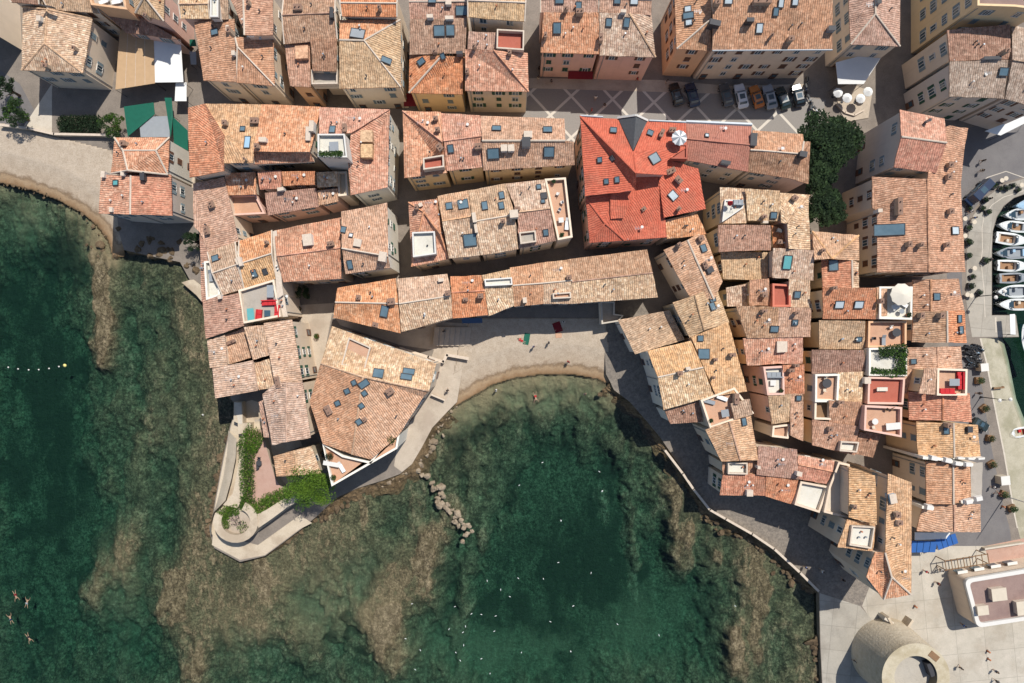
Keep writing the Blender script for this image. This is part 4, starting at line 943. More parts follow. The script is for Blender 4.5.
# big L-shaped house beside the trees
h = H('house', 'J', None, 12.6, 'large blockish house with an overhanging square roof end beside the big trees', pal='orange', wall='grey', pts=[(385, -53, 0), (614, -8, 0), (626, 116, 1.6), (395, 85, 1.6), (574, 270, 0), (355, 240, 0)], faces=[(0, 1, 2, 3), (3, 2, 4, 5)], pals=['orange', 'flame'], win=2, chim=[(516, 12, .4, .4, 1.8, 'zinc')])
h = H('house', 'J', None, 10.6, 'very long house with a terracotta roof running beside the harbour street', pal='orange', wall='beige', pts=[(736, 42, 0), (640, 28, .8), (560, 60, 1.8), (528, 300, 2.2), (535, 775, 2.2), (720, 775, 0), (697, 320, 0), (718, 130, 0), (245, 290, 0), (245, 448, 0), (272, 462, 0), (272, 775, 0)], faces=[(0, 1, 2, 3, 4, 5, 6, 7), (3, 8, 9, 10, 11, 4)], pals=['rose', 'rose'],
      sky=[(664, 564, 1.2, 1.4, 'skyblind'), (332, 560, 1.8, 4.4), (740 - 18, 700, 1.0, 1.0)][:2], chim=[(628, 235, .9, .8), (620, 296, 1.0, .7), (370, 444, 3.4, .8, 1.5), (630, 470, 1.0, .8), (420, 636, 1.0, .6), (480, 640, .8, .5), (610, 640, .9, .6), (272, 466, .8, .6, 1.2, 'white')], shut='brownpaint')
h = H('house', 'N', [(550, 170), (745, 165), (770, 305), (550, 310)], 9.6, 'harbour front house with a dull rose roof and one square skylight', pal='rose', wall='pink', ridge=(626, 168, 628, 306), sky=[(648, 242, 1.1, 1.2)], shut='bluegrey', verge=True)
h = H('house', 'N', [(553, 306), (770, 300), (780, 440), (545, 436)], 10.2, 'harbour front house with orange brown roof and two chimneys on the inland slope', pal='brown', wall='beige', ridge=(696, 303, 697, 438), sky=[(745, 336, 1.2, .8), (752, 384, 1.2, .8)], chim=[(575, 322, 1.0, .7), (660, 322, 1.0, .8)], pals=['flame', 'brown'])
h = H('house', 'N', [(515, 460), (756, 452), (762, 548), (520, 550)], 9.0, 'low harbour front house with a patchy pink roof in front of the orange dormer terrace', pal='pink', wall='beige', ridge=(655, 456, 657, 548), sky=[(552, 518, .8, .8)])
h = H('house', 'N', [(516, 550), (590, 550), (570, 655), (514, 655)], 8.6, 'low pink roofed house wedged behind the orange terrace house', pal='pink', wall='yellow', kind='s', rise=.5)
h = H('house', 'N', [(600, 548), (655, 545), (645, 660), (575, 655)], 12.2, 'house with a steep gold gable roof next to the terrace with red cushions', pal='gold', wall='yellow', kind='s', rise=.4)
hT1 = h = H('house', 'N', [(642, 546), (770, 550), (768, 662), (640, 662)], 11.2, 'house topped by an open terrace with red cushions and a grey table', pal='terrafloor', wall='cream', kind='f')
h = H('house', 'Q', [(430, 60), (742, 66), (756, 216), (434, 204)], 9.4, 'harbour front house with the brightest clean orange tile roof', pal='flame', wall='orange', ridge=(606, 64, 606, 206), pals=['flame', 'flame'])
h = H('house', 'Q', [(470, 212), (784, 228), (798, 388), (480, 402)], 9.8, 'harbour front house with a patchwork gold and rust roof and yellow rear wall', pal='gold', wall='yellow', ridge=(660, 220, 664, 394), chim=[(620, 228, .9, .8), (730, 250, 1.1, .9, 1.0, 'darkgrey')], sky=[(622, 258, 1, .8)], shut='bluegrey')
h = H('house', 'Q', [(520, 414), (745, 424), (750, 612), (522, 632)], 10.2, 'harbour front house with a rosy brown roof between two pale sculpted fire walls', pal='rose', wall='cream', ridge=(658, 418, 660, 634), shut='bluegrey')
annex(h, 'Q', [(748, 424), (806, 420), (806, 604), (750, 610)], 8.6, 'greyfloor', kind='s', rise=.1, depth=9)
h = H('house', 'R', [(468, 84), (660, 82), (662, 176), (446, 172)], 9.0, 'low harbour front house with a speckled pink roof above the blue awnings', pal='pink', wall='cream', ridge=(572, 83, 574, 175))
# --- inner block along the long terracotta house
h = H('house', 'I', None, 9.6, 'house with a hipped gold roof below the big trees', pal='gold', wall='beige', pts=[(820, 474, 0), (1018, 492, 0), (1020, 600, 0), (905, 592, 1.8), (830, 596, 1.6)], faces=[(0, 3, 4), (0, 1, 3), (1, 2, 3)])
h = H('house', 'N', [(160, 84), (318, 96), (320, 205), (165, 206)], 9.2, 'small house with a rosy tan roof and one large blue skylight below the gold hip', pal='tan', wall='yellow', ridge=(290, 86, 292, 205), pals=['tan', 'flame'], sky=[(210, 108, 1.7, 1.4)])
h = H('house', 'N', [(165, 205), (394, 203), (392, 337), (166, 337)], 10.6, 'house with a plain red roof and two matching white skylights', pal='salmon', wall='yellow', kind='s', rise=2.0, sky=[(235, 274, 1.4, 1.2, 'skyblind'), (318, 274, 1.4, 1.2, 'skyblind')], chim=[(205, 206, .7, .5), (404, 262, .6, .9)], pals=['flame'])
hT2 = h = H('house', 'N', [(396, 200), (538, 200), (535, 341), (396, 337)], 10.4, 'house with a white walled roof terrace shaded by a round cream parasol', pal='whitefloor', wall='white', kind='f')
annex(h, 'N', [(398, 203), (440, 203), (440, 322), (398, 322)], 10.6, 'pink', kind='s', rise=.5)
h = H('house', 'N', [(150, 342), (346, 346), (345, 466), (150, 466)], 9.0, 'house with a flat-looking pale olive roof across from the two white skylights', pal='olive', wall='yellow', kind='s', rise=1.4, sky=[(318, 422, .9, .8)])
hT3 = h = H('house', 'N', [(350, 346), (512, 346), (512, 458), (348, 458)], 9.3, 'house with a small terracotta roof terrace holding a table and grey lounger', pal='terrafloor', wall='orange', kind='f')
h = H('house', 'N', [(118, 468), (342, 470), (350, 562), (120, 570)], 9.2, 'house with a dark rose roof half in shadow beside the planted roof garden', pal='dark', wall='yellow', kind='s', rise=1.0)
hT4 = h = H('house', 'N', [(352, 460), (514, 458), (514, 580), (352, 578)], 9.8, 'house crowned by a white roof garden edged with climbing green plants', pal='whitefloor', wall='white', kind='f')
hT5 = h = H('house', 'N', [(125, 572), (228, 570), (222, 690), (124, 690)], 9.4, 'house with a white rimmed roof terrace and dark round table by the lane', pal='terrafloor', wall='white', kind='f')
h = H('house', 'N', [(228, 565), (338, 562), (334, 690), (226, 692)], 9.4, 'house with a small mottled tan roof between two roof terraces', pal='tan', wall='yellow', kind='s', rise=.8, chim=[(345, 598, 1.2, 1.2, 1.2, 'white')])
hT6 = h = H('house', 'N', [(350, 582), (506, 586), (498, 700), (346, 698)], 9.6, 'house with a plain brick red roof terrace and one pale lounger', pal='redfloor', wall='pink', kind='f')
hT7 = h = H('house', 'P', [(652, 78), (722, 80), (720, 168), (650, 166)], 9.0, 'house with a narrow wooden floored roof nook below the round table terrace', pal='wood', wall='cream', kind='f')
h = H('house', 'P', [(722, 86), (864, 94), (862, 200), (722, 194)], 9.4, 'house with a speckled rose roof next to the pergola terrace', pal='pink', wall='yellow', kind='s', rise=1.2, chim=[(760, 92, 1.0, .5), (716, 205, .8, .8)], pals=['rose'])
h = H('house', 'P', [(650, 168), (850, 198), (832, 322), (650, 278)], 8.8, 'house with a wide pink brown roof and a cut-in balcony above the narrow lane', pal='rose', wall='yellow', kind='s', rise=1.0)
box_on(h, 'P', [(762, 258), (840, 262), (830, 306), (756, 300)], -.2, 'roof_terrace', 'whitefloor', parap=.8)
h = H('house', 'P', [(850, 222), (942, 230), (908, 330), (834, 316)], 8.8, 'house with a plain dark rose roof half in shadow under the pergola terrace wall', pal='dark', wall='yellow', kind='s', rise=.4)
hT8 = h = H('house', 'P', [(864, 106), (1022, 114), (1020, 242), (860, 212)], 10.6, 'house with a tiled roof terrace holding a white table and a small pergola', pal='terrafloor', wall='pink', kind='f', shut='bluegrey')
# --- column between the two lanes
h = H('house', 'f', [(158, 142), (292, 150), (296, 332), (162, 334)], 10.6, 'house with a cut-out roof terrace holding a folded red parasol', pal='tan', wall='yellow', kind='s', rise=.7, shut='bluegrey')
hT9 = h; box_on(h, 'f', [(180, 210), (276, 210), (276, 254), (166, 328)], .1, 'roof_terrace', 'whitefloor', parap=.3, pm='white')
h = H('house', 'f', [(290, 150), (472, 160), (486, 322), (305, 318)], 10.8, 'house with a plain gold pink roof and one blue skylight beside the red parasol terrace', pal='tan', wall='grey', kind='s', rise=1.2, sky=[(438, 290, 1.0, 1.0)], chim=[(380, 302, .8, .5), (392, 328, 1.0, .4, .6, 'white')])
h = H('house', 'f', None, 10.0, 'house with a hipped roof crossed by a pale diagonal line beside the big trees', pal='tan', wall='pink', pts=[(474, 172, .8), (634, 184, 0), (632, 470, 0), (520, 466, 1.4), (512, 334, 2.0), (480, 330, 1.8), (622, 196, .1)], faces=[(0, 1, 6, 4, 5), (6, 2, 3, 4)], pals=['tan', 'tan'], chim=[(540, 206, 1.0, .8)])
h = H('house', 'f', [(430, 344), (520, 366), (514, 468), (440, 460)], 9.2, 'small house with a reddish patched roof carrying a white antenna frame', pal='flame', wall='grey', kind='s', rise=.8, sky=[(525, 408, .8, .9)], chim=[(462, 374, 1.0, .6, 1.2, 'zinc'), (462, 434, .8, .7)])
h = H('house', 'f', [(148, 340), (426, 342), (424, 474), (152, 482)], 10.0, 'house with a speckled rose brown roof below the red parasol terrace', pal='rose', wall='yellow', kind='s', rise=1.5)
h = H('house', 'f', [(436, 462), (652, 474), (650, 634), (432, 618)], 9.6, 'house with a mottled pink tan roof and a single teal skylight', pal='tan', wall='grey', kind='s', rise=1.2, sky=[(510, 537, 1.3, 2.2, 'skyteal')], chim=[(688, 478, .6, .5)])
h = H('house', 'f', [(160, 484), (410, 484), (408, 632), (176, 626)], 7.4, 'sunken house with a pale olive roof in the shade of its rose brown neighbour', pal='olive', wall='yellow', kind='s', rise=.8)
h = H('house', 'g', [(190, 40), (412, 0), (418, 135), (196, 140)], 7.0, 'lowest narrow house with a shaded tan roof pit above the yellow lane wall', pal='tan', wall='yellow', kind='s', rise=.5)
h = H('house', 'g', [(312, 0), (415, -8), (425, 134), (312, 135)], 8.6, 'narrow house with a rose roof strip beside the red roof pit', pal='rose', wall='yellow', kind='s', rise=.7, chim=[(382, 82, .9, .7)])
h = H('house', 'g', [(425, 20), (520, 26), (520, 142), (425, 142)], 8.9, 'house with a square red walled terrace pit in its roof', pal='redfloor', wall='red', kind='f')
h = H('house', 'g', [(520, -6), (632, 0), (632, 146), (520, 142)], 9.3, 'house with a tan roof and one navy blue skylight by the red walled pit', pal='tan', wall='grey', kind='s', rise=1.0, sky=[(562, 76, 1.0, 1.1)], verge=False)
h = H('house', 'g', [(244, 136), (466, 142), (466, 302), (300, 308)], 9.8, 'house with a wide dull brown roof and one low blue skylight over the yellow lane', pal='brown', wall='yellow', kind='s', rise=1.4, sky=[(442, 256, 1.3, 1.0)], chim=[(380, 164, .9, .5)])
h = H('house', 'g', [(466, 142), (636, 148), (634, 300), (466, 302)], 9.8, 'house with a rosy brown roof and a square blue skylight in its middle', pal='pink', wall='grey', kind='s', rise=1.4, sky=[(550, 222, .9, .9)], chim=[(550, 174, .7, .5)])
h = H('house', 'g', [(278, 306), (462, 302), (466, 440), (300, 452)], 8.6, 'house with an orange red roof partly shaded by the brown roofed house', pal='orange', wall='yellow', kind='s', rise=1.0)
h = H('house', 'g', [(462, 302), (594, 300), (594, 440), (466, 440)], 8.6, 'house with a terracotta roof carrying a boxed white framed skylight', pal='orange', wall='orange', kind='s', rise=1.0)
box_on(h, 'g', [(458, 322), (512, 322), (512, 378), (458, 382)], .3, 'dormer', M['mortar'], sink=1.2)
hT10 = h = H('house', 'g', [(376, 456), (486, 450), (488, 602), (398, 604)], 9.2, 'house with a white terrace furnished with a grey sofa and table', pal='whitefloor', wall='pink', kind='f')
h = H('house', 'g', [(488, 446), (600, 444), (602, 600), (490, 602)], 9.2, 'house with a small ribbed orange roof beside the grey sofa terrace', pal='flame', wall='orange', kind='s', rise=1.0, chim=[(522, 474, .9, .6), (548, 448, .8, .5)])
h = H('house', 'P', [(462, 66), (558, 58), (556, 176), (478, 190)], 9.0, 'house with a mossy yellow green roof beside the narrow lane', pal='olive', wall='pink', kind='s', rise=.8)
h = H('house', 'P', [(558, 58), (612, 58), (612, 262), (556, 236)], 9.0, 'house with a slim pale rose roof and one small blue skylight at the lane end', pal='pink', wall='orange', kind='s', rise=.8, sky=[(590, 76, .8, .8)])
h = H('house', 'P', [(474, 194), (552, 184), (540, 248), (470, 240)], 7.8, 'small house end with a low terrace and blue awning box by the lane', pal='terrafloor', wall='cream', kind='f')
# --- red roofed block
hR = h = H('house', 'e', None, 13.0, 'big house with clean red tile roof, slate cross gable and zinc edge on the square', pal='red', wall='pink',
      pts=[(46, 28, 0), (235, 42, 0), (290, 190, 1.6), (352, 50, 0), (528, 58, 0), (532, 170, .5), (442, 230, 1.0), (440, 296, 1.2), (302, 288, 3.2), (298, 366, 1.6), (70, 392, 0)],
      faces=[(0, 1, 2, 8), (2, 3, 4, 5, 6, 7, 8), (0, 8, 9, 10)], sky=[(197, 94, 1.0, .9), (136, 228, .8, .7), (194, 220, .8, .7), (166, 326, .8, .7), (215, 318, .9, .7), (364, 106, .9, .9), (384, 222, 1.5, 1.5)], chim=[(414, 112, .6, 1.4, 1.3, 'chimney'), (462, 98, 1.2, .8, 1.3, 'chimney')], shut='greenpaint', vent=0)
h = H('house', 'e', None, 10.6, 'red roofed house with a projecting square roof wing and arched eaves band', pal='red', wall='pink',
      pts=[(72, 398, .8), (185, 372, 1.6), (300, 300, 1.9), (398, 300, 1.6), (432, 470, 0), (440, 580, 0), (250, 594, 0), (90, 604, 0), (160, 516, 1.3)], faces=[(0, 1, 2, 3, 4, 5, 6, 8), (0, 8, 7), (8, 6, 7)], chim=[(334, 452, .8, .6, .5, 'mortar')], vent=0, shut='greenpaint')
annex(h, 'e', [(184, 374), (302, 366), (244, 492), (184, 496)], 12.2, 'red', 'pink', 's', .5, depth=2)
h = H('house', 'e', [(445, 226), (586, 254), (616, 450), (425, 490)], 11.0, 'red roofed wing with one bright skylight jutting towards the yellow lane house', pal='red', wall='grey', kind='g', pts=[(402, 300, 1.0), (445, 226, 1.4), (584, 266, .6), (618, 450, 0), (428, 490, .4)], faces=[(0, 1, 2, 3, 4)], sky=[(468, 390, 1.2, 1.4, 'skyblind')], chim=[(456, 282, 1.6, .9, 1.2, 'mortar'), (490, 322, .8, 1.4, 1.4, 'mortar'), (490, 454, .6, .6)], vent=0)
h = H('house', 'I', [(281, 10), (562, 22), (546, 220), (284, 172)], 11.0, 'long house with a salmon coloured two tone roof and a zinc gutter on the square', pal='salmon', wall='grey', ridge=(285, 80, 556, 106), pals=['salmon', 'salmon'], sky=[(370, 68, .6, .6, 'skyblind')], chim=[(445, 186, 1.8, .6, 1.2, 'zinc')], vent=0)
h = H('house', 'I', None, 10.4, 'brown speckled roofed house at the end of the red block, next to the big trees', pal='brown', wall='grey', pts=[(568, 44, 0), (780, 60, 0), (784, 92, .5), (812, 92, 0), (804, 274, 0), (738, 252, 0), (545, 220, 0), (556, 128, 1.4), (600, 130, 1.4), (776, 145, 1.4)], faces=[(0, 1, 2, 9, 8, 7), (7, 8, 9, 2, 3, 4, 5, 6)], pals=['rose', 'dark'], chim=[(562, 90, 1.2, 2.4, 1.4, 'zinc'), (772, 152, 1.4, 1.0, 1.4, 'darkgrey')])
# --- narrow row going down to the rocks
h = H('house', 'e', [(430, 500), (578, 470), (622, 566), (442, 588)], 9.4, 'house with a plain pink orange roof in the shade of the red wing', pal='orange', wall='grey', kind='s', rise=.7)
h = H('house', 'I', [(185, 555), (355, 470), (438, 690), (300, 760)], 9.2, 'narrow house with a speckled pink roof, grey skylight and two leaning chimneys', pal='pink', wall='cream', ridge=(288, 512, 400, 765), sky=[(354, 548, 1.2, 1.0)], chim=[(340, 508, 1.0, .9), (248, 535, .8, .6), (380, 640, 1.2, 1.2, 1.0, 'zinc'), (360, 622, 1.4, .7, 1.0)])
h = H('house', 'M', [(310, 182), (492, 108), (552, 266), (382, 332)], 9.3, 'house with a pale tan roof and grey strip skylight near the yellow lane', pal='olive', wall='stone', ridge=(405, 150, 446, 300), sky=[(474, 152, 2.0, 1.0), (478, 198, 1.2, .9)])
h = H('house', 'M', [(388, 328), (548, 266), (628, 560), (490, 568)], 9.8, 'long house with a light gold roof, pink streaks and one big blue skylight', pal='olive', wall='orange', kind='s', rise=.4, pals=['gold'], sky=[(428, 334, .9, .9), (442, 400, 1.8, 1.6)], chim=[(558, 404, 1.0, .6), (486, 424, .6, .5), (478, 500, .4, .4), (575, 590, .8, 2.0)], pts=[(388, 328, 0), (548, 266, 0), (628, 560, 0), (496, 580, 0)], faces=[(0, 1, 2, 3)])
h = H('house', 'M', [(76, 256), (296, 214), (362, 340), (150, 402), (112, 398)], 6.2, 'low stone house with a plain pale roof and a slot opening above the small bay', pal='olive', wall='white', kind='n', pts=[(76, 256, 0), (296, 214, .5), (362, 340, .5), (150, 402, 0)], faces=[(0, 1, 2, 3)])
h = H('house', 'M', [(202, 388), (388, 344), (486, 578), (272, 640)], 9.6, 'house with two toned ribbed roof and a red flowered window above the rocks', pal='olive', wall='white', ridge=(246, 500, 440, 458), pals=['gold', 'tan'], chim=[(336, 482, .9, .7), (372, 462, .8, .5, 1, 'white')], shut='bluegrey')
h = H('house', 'M', [(275, 644), (425, 596), (440, 690), (300, 700)], 7.8, 'low shaded house with a brown roof and grey dormers above the sea path', pal='brown', wall='white', kind='s', rise=.6, pals=['dark'])
hT11 = h = H('house', 'P', [(168, 84), (312, 30), (395, 140), (208, 204)], 9.2, 'house with a slanted pink roof terrace and scattered deck chairs near the ochre roof', pal='terrafloor', wall='cream', kind='f')
annex(h, 'P', [(302, 100), (382, 80), (396, 148), (318, 168)], 10.2, 'olive', kind='s', rise=.4)
h = H('house', 'P', [(194, 212), (388, 152), (420, 342), (262, 348)], 9.8, 'house with the smooth ochre yellow roof in two tones above the sea path', pal='gold', wall='cream', pts=[(194, 212, 0), (296, 178, 1.4), (388, 152, .4), (420, 342, .2), (344, 344, 1.2), (262, 348, 0)], faces=[(0, 1, 4, 5), (1, 2, 3, 4)], pals=['gold', 'gold'], sky=[(356, 178, 1.2, .8)], vent=0, shut='bluegrey')
h = H('house', 'P', [(266, 350), (412, 344), (408, 404), (268, 402)], 8.6, 'low house with a small white roof nook below the ochre yellow roof', pal='rose', wall='cream', kind='s', rise=.3)
box_on(h, 'P', [(284, 348), (368, 350), (368, 400), (284, 398)], 0, 'roof_terrace', 'whitefloor', parap=.7)
h = H('house', 'P', [(268, 406), (452, 400), (450, 494), (256, 492)], 8.2, 'sea front house with a ribbed rust red roof and round white chimney', pal='flame', wall='cream', kind='s', rise=.8, chim=[(376, 478, 1.2, 1.2, 1.2, 'white')], pals=['flame'])
h = H('house', 'P', [(420, 282), (584, 296), (592, 424), (412, 404)], 9.4, 'house with a broad speckled pink roof behind the rust red sea front roof', pal='rose', wall='beige', kind='s', rise=1.0, chim=[(416, 370, .5, .5, 1, 'white')])
h = H('house', 'P', [(590, 322), (745, 346), (712, 444), (592, 422)], 9.4, 'house with an orange red roof behind the white sea terrace', pal='orange', wall='beige', ridge=(590, 360, 736, 390), pals=['orange', 'flame'], chim=[(584, 396, 1.0, .8, 1.4, 'white')])
h = H('house', 'P', [(452, 408), (590, 424), (568, 532), (450, 496)], 8.2, 'sea front house with a ribbed rust roof stepping down to the white terrace', pal='flame', wall='cream', kind='s', rise=.9)
hT12 = h = H('house', 'P', [(592, 428), (712, 450), (672, 562), (566, 528)], 8.4, 'house topped by a blinding white empty terrace over the sea path', pal='whitefloor', wall='beige', kind='f', lit=True)
# --- big seaward houses
h = H('house', 'R', [(222, -40), (300, -5), (312, 148), (220, 122)], 12.5, 'tall beige seaward house with a narrow gold tan roof', pal='gold', wall='beige', kind='s', pts=[(218, -46, 0), (306, -14, .8), (314, 150, .8), (218, 126, 0)], faces=[(0, 1, 2, 3)], chim=[(228, 86, .7, .5)], shut='bluegrey')
h = H('house', 'R', None, 13.4, 'tallest seaward house with a long gold roof ending in a hipped point', pal='gold', wall='beige', pts=[(350, -22, 0), (430, 8, 0), (428, 386, 0), (335, 402, 0), (277, 326, 0), (306, 242, 0), (340, 244, .6), (362, 326, 1.3)], faces=[(0, 1, 2, 7, 6), (7, 2, 3), (5, 6, 7, 3, 4)], pals=['gold', 'orange', 'orange'], chim=[(360, 60, 1.8, 1.2, .9, 'bluehull'), (372, 112, 1.0, .8), (382, 140, 1.0, .8, 1, 'mortar')], shut='bluegrey')
hT13 = h = H('house', 'R', [(212, 132), (312, 150), (298, 240), (180, 226)], 11.8, 'seaward house with a tile edged sunken terrace and beige facade over the sea path', pal='gold', wall='beige', kind='s', rise=.1)
box_on(h, 'R', [(222, 150), (300, 154), (288, 228), (214, 216)], .05, 'roof_terrace', 'whitefloor', parap=.6)
h = H('house', 'P', [(752, 346), (800, 356), (812, 590), (690, 560), (712, 452)], 9.0, 'beige seaward house with plain rendered terrace roof beside the white terrace', pal='cream', wall='beige', kind='f')
# --- middle blocks
h = H('house', '0', [(402.6, 111), (441, 112), (447, 173), (404.5, 178)], 10.8, 'house with an orange hipped roof and small red roof terrace at the alley corner', pal='orange', wall='yellow', pts=[(402.6, 111, 0), (441, 112, .4), (447, 173, 0), (404.5, 178, 0), (442.5, 142, 1.9)], faces=[(0, 1, 4), (0, 4, 2, 3)], chim=[(436, 120, .9, .6), (438, 131, .9, .6), (440, 148, 1.2, 1.0, 1, 'mortar')])
box_on(h, 'H', [(100, 82), (188, 68), (190, 120), (102, 132)], .0, 'roof_terrace', 'redfloor', parap=.8)
h = H('house', 'C', [(172, 482), (342, 492), (356, 712), (200, 730)], 11.0, 'house with a gold roof and a pale rendered upstand along its top edge', pal='orange', wall='yellow', ridge=(186, 602, 352, 580), sky=[(216, 634, .9, 1.2)], chim=[(335, 630, 1.4, 1.0, 1.4)])
h = H('house', 'C', None, 11.0, 'long house with pink tan roof, four blue skylights and three white roof boxes', pal='pink', wall='yellow', pts=[(344, 494, 0), (702, 506, 0), (706, 600, 2.0), (742, 604, 1.9), (744, 704, 0), (354, 728, 0), (350, 600, 2.0)], faces=[(0, 1, 2, 6), (6, 2, 3, 4, 5)], pals=['pink', 'pink'], sky=[(412, 550, 1.4, .9), (630, 556, 1.4, 1.1), (398, 654, 1.8, 1.6), (636, 646, 1.6, 1.6)], chim=[(546, 578, 1.6, 1.2, .9, 'white'), (538, 612, 1.6, 1.8, 1.2, 'zinc'), (444, 636, 1.2, 1.2, 1.0, 'white'), (474, 636, 1.2, 1.2, 1.0, 'white')])
h = H('house', 'H', [(36, 266), (158, 250), (208, 484), (50, 540)], 9.6, 'house with an orange hipped roof holding a square white glazed terrace', pal='orange', wall='cream', pts=[(36, 266, 0), (158, 250, .8), (208, 508, 0), (50, 540, 0), (100, 306, 1.4), (172, 400, 1.6)], faces=[(0, 1, 5, 4), (4, 5, 2, 3), (3, 0, 4), (1, 2, 5)], chim=[(74, 290, .9, .6), (90, 280, .7, .6, 1, 'white')])
box_on(h, 'H', [(54, 396), (150, 392), (156, 488), (58, 502)], .1, 'roof_terrace', 'whitefloor', parap=.7, pm='white')
h = H('house', 'H', [(160, 238), (292, 215), (342, 492), (210, 506)], 10.8, 'house with tan roof, round and square skylights and one big navy roof window', pal='tan', wall='cream', ridge=(180, 346, 304, 326), sky=[(210, 284, 1.0, 1.2), (270, 276, 1.6, 1.6), (299, 426, 2.0, 1.9)], pals=['gold', 'tan'])
h = H('house', 'H', [(292, 215), (450, 186), (505, 466), (344, 492)], 10.8, 'house with mottled tan roof, a leaning white chimney wall and three small skylights', pal='olive', wall='cream', ridge=(312, 348, 490, 318), sky=[(362, 282, .9, 1.4), (434, 238, .8, 1.2), (433, 282, .8, 1.2)], chim=[(318, 335, .7, 1.8, 1.4, 'white'), (325, 380, .5, 1.6, 1.0, 'white'), (440, 350, .7, .6)], pals=['olive', 'tan'])
h = H('house', 'H', [(450, 186), (616, 168), (666, 430), (507, 464)], 10.8, 'house with a rosy tan roof, a dark cut-in balcony and stout white chimneys', pal='tan', wall='cream', ridge=(500, 308, 640, 292), sky=[(592, 202, .7, .8), (614, 240, .9, 1.0, 'darkgrey'), (622, 394, .8, 1.0), (610, 264, .6, .6)], chim=[(486, 320, 1.6, 1.4, 1.6, 'white'), (500, 296, 1.0, .6, 1)], pals=['tan', 'rose'])
box_on(h, 'H', [(508, 396), (578, 388), (582, 436), (514, 446)], -.1, 'roof_terrace', 'greyfloor', parap=.6)
hT14 = h = H('house', 'H', [(616, 170), (706, 164), (735, 418), (672, 430)], 10.2, 'end house with a long narrow terracotta roof terrace furnished with white chairs', pal='terrafloor', wall='cream', kind='f')
# long stepped row behind the small bay
h = H('house', 'K', [(672, 118), (920, 78), (942, 312), (654, 246)], 9.0, 'bay row end house with a bright orange tan roof and grey blue skylight', pal='orange', wall='beige', ridge=(662, 180, 930, 186), sky=[(873, 218, 1.2, 1.8)], chim=[(765, 160, .8, .8, 1, 'mortar'), (904, 178, 1.4, 1.2, 1.2, 'mortar'), (836, 276, 1.0, .8, 1, 'mortar')])
h = H('house', 'L', [(-14, 166), (202, 144), (224, 332), (6, 392)], 9.2, 'bay row house with a wide pale pink roof beyond the white fire wall', pal='pale', wall='beige', ridge=(-4, 272, 218, 238), chim=[(176, 172, 1.0, .6, 1, 'white'), (206, 228, 1.0, .9)], pals=['pale', 'tan'])
h = H('house', 'L', [(214, 156), (350, 150), (378, 320), (222, 336)], 9.0, 'bay row house with a scarlet and rust roof above the blue doorway', pal='red', wall='grey', ridge=(220, 224, 362, 216), chim=[(345, 240, 1.0, .8), (280, 254, .9, .6, .6, 'mortar')], pals=['flame', 'flame'], verge=True)
h = H('house', 'L', [(350, 150), (470, 124), (488, 280), (378, 324)], 9.2, 'bay row house with a tan roof and a white roof box balcony', pal='olive', wall='grey', ridge=(360, 200, 480, 188), pals=['olive', 'tan'])
box_on(h, 'L', [(360, 168), (478, 160), (480, 192), (364, 198)], .15, 'roof_terrace', 'whitefloor', parap=.5, pm='white')
h = H('house', 'L', [(468, 118), (610, 96), (612, 272), (488, 284)], 9.0, 'bay row house with a red flecked roof and a small white chimney', pal='rose', wall='grey', ridge=(482, 194, 612, 184), chim=[(532, 258, .7, 1.0, 1.2, 'white')])
h = H('house', 'L', [(612, 96), (714, 84), (740, 272), (612, 272)], 9.0, 'bay row house with a plain tan roof and a long pink cut-in balcony', pal='tan', wall='grey', ridge=(612, 184, 736, 172), pals=['gold', 'tan'], chim=[(720, 160, .9, .7, 1, 'mortar')])
box_on(h, 'L', [(650, 228), (728, 222), (730, 248), (652, 252)], .0, 'roof_terrace', 'terrafloor', parap=.5)
h = H('house', 'L', [(714, 82), (1054, 40), (1100, 244), (740, 272)], 9.0, 'longest bay row house with tan roof, deep shade coloured into its inland slope as brown tiles', pal='tan', wall='grey', ridge=(734, 178, 1078, 140), pals=['brown', 'tan'])  # shade of the inland slope is put in with browner tiles
# --- orange and pale houses behind the bastion
h = H('house', 'G', [(402, 386), (686, 330), (688, 592), (440, 606)], 9.4, 'house with an orange roof turning tan at one end and a lumpy white chimney', pal='flame', wall='beige', ridge=(412, 496, 684, 460), chim=[(552, 430, 1.8, 2.2, 1.6, 'white'), (648, 446, 1.2, .8)], pals=['orange', 'orange'])
h = H('house', 'G', [(688, 306), (884, 268), (896, 545), (706, 572)], 11.2, 'tall house with a mottled pink roof and a bright white side wall with green shutters', pal='pink', wall='white', ridge=(690, 462, 888, 496), sky=[(730, 408, .6, .6, 'whitecar'), (726, 530, .8, 1.4), (698, 384, .8, 1.0)], chim=[(760, 440, 1.4, 1.4, .8, 'white'), (868, 500, 1.4, 1.8, 1.2, 'white')], shut='greenpaint')
h = H('house', 'G', [(252, 430), (392, 385), (412, 590), (274, 634)], 9.2, 'house with a pale orange roof and two small skylights above the red sofa terrace', pal='gold', wall='cream', kind='g', sky=[(318, 568, .8, 1.2), (364, 560, .7, .9, 'darkgrey')], chim=[(262, 520, .6, 1.8, 1, 'white'), (376, 440, .5, .5)], pals=['orange', 'gold'])
h = H('house', 'G', [(395, 390), (412, 386), (440, 660), (414, 680)], 9.6, 'narrow pale rendered fire wall house strip between orange and pale roofs', pal='mortar', wall='cream', kind='s', rise=.1, win=0)
h = H('house', 'a', [(54, 50), (168, 24), (302, 240), (64, 530)], 11.0, 'large house with a ribbed rust brown hipped roof facing the courtyard', pal='rose', wall='cream', pts=[(54, 50, 0), (168, 24, .2), (302, 240, 2.0), (300, 484, 1.2), (64, 530, 0)], faces=[(0, 1, 2, 3, 4)], pals=['flame'])
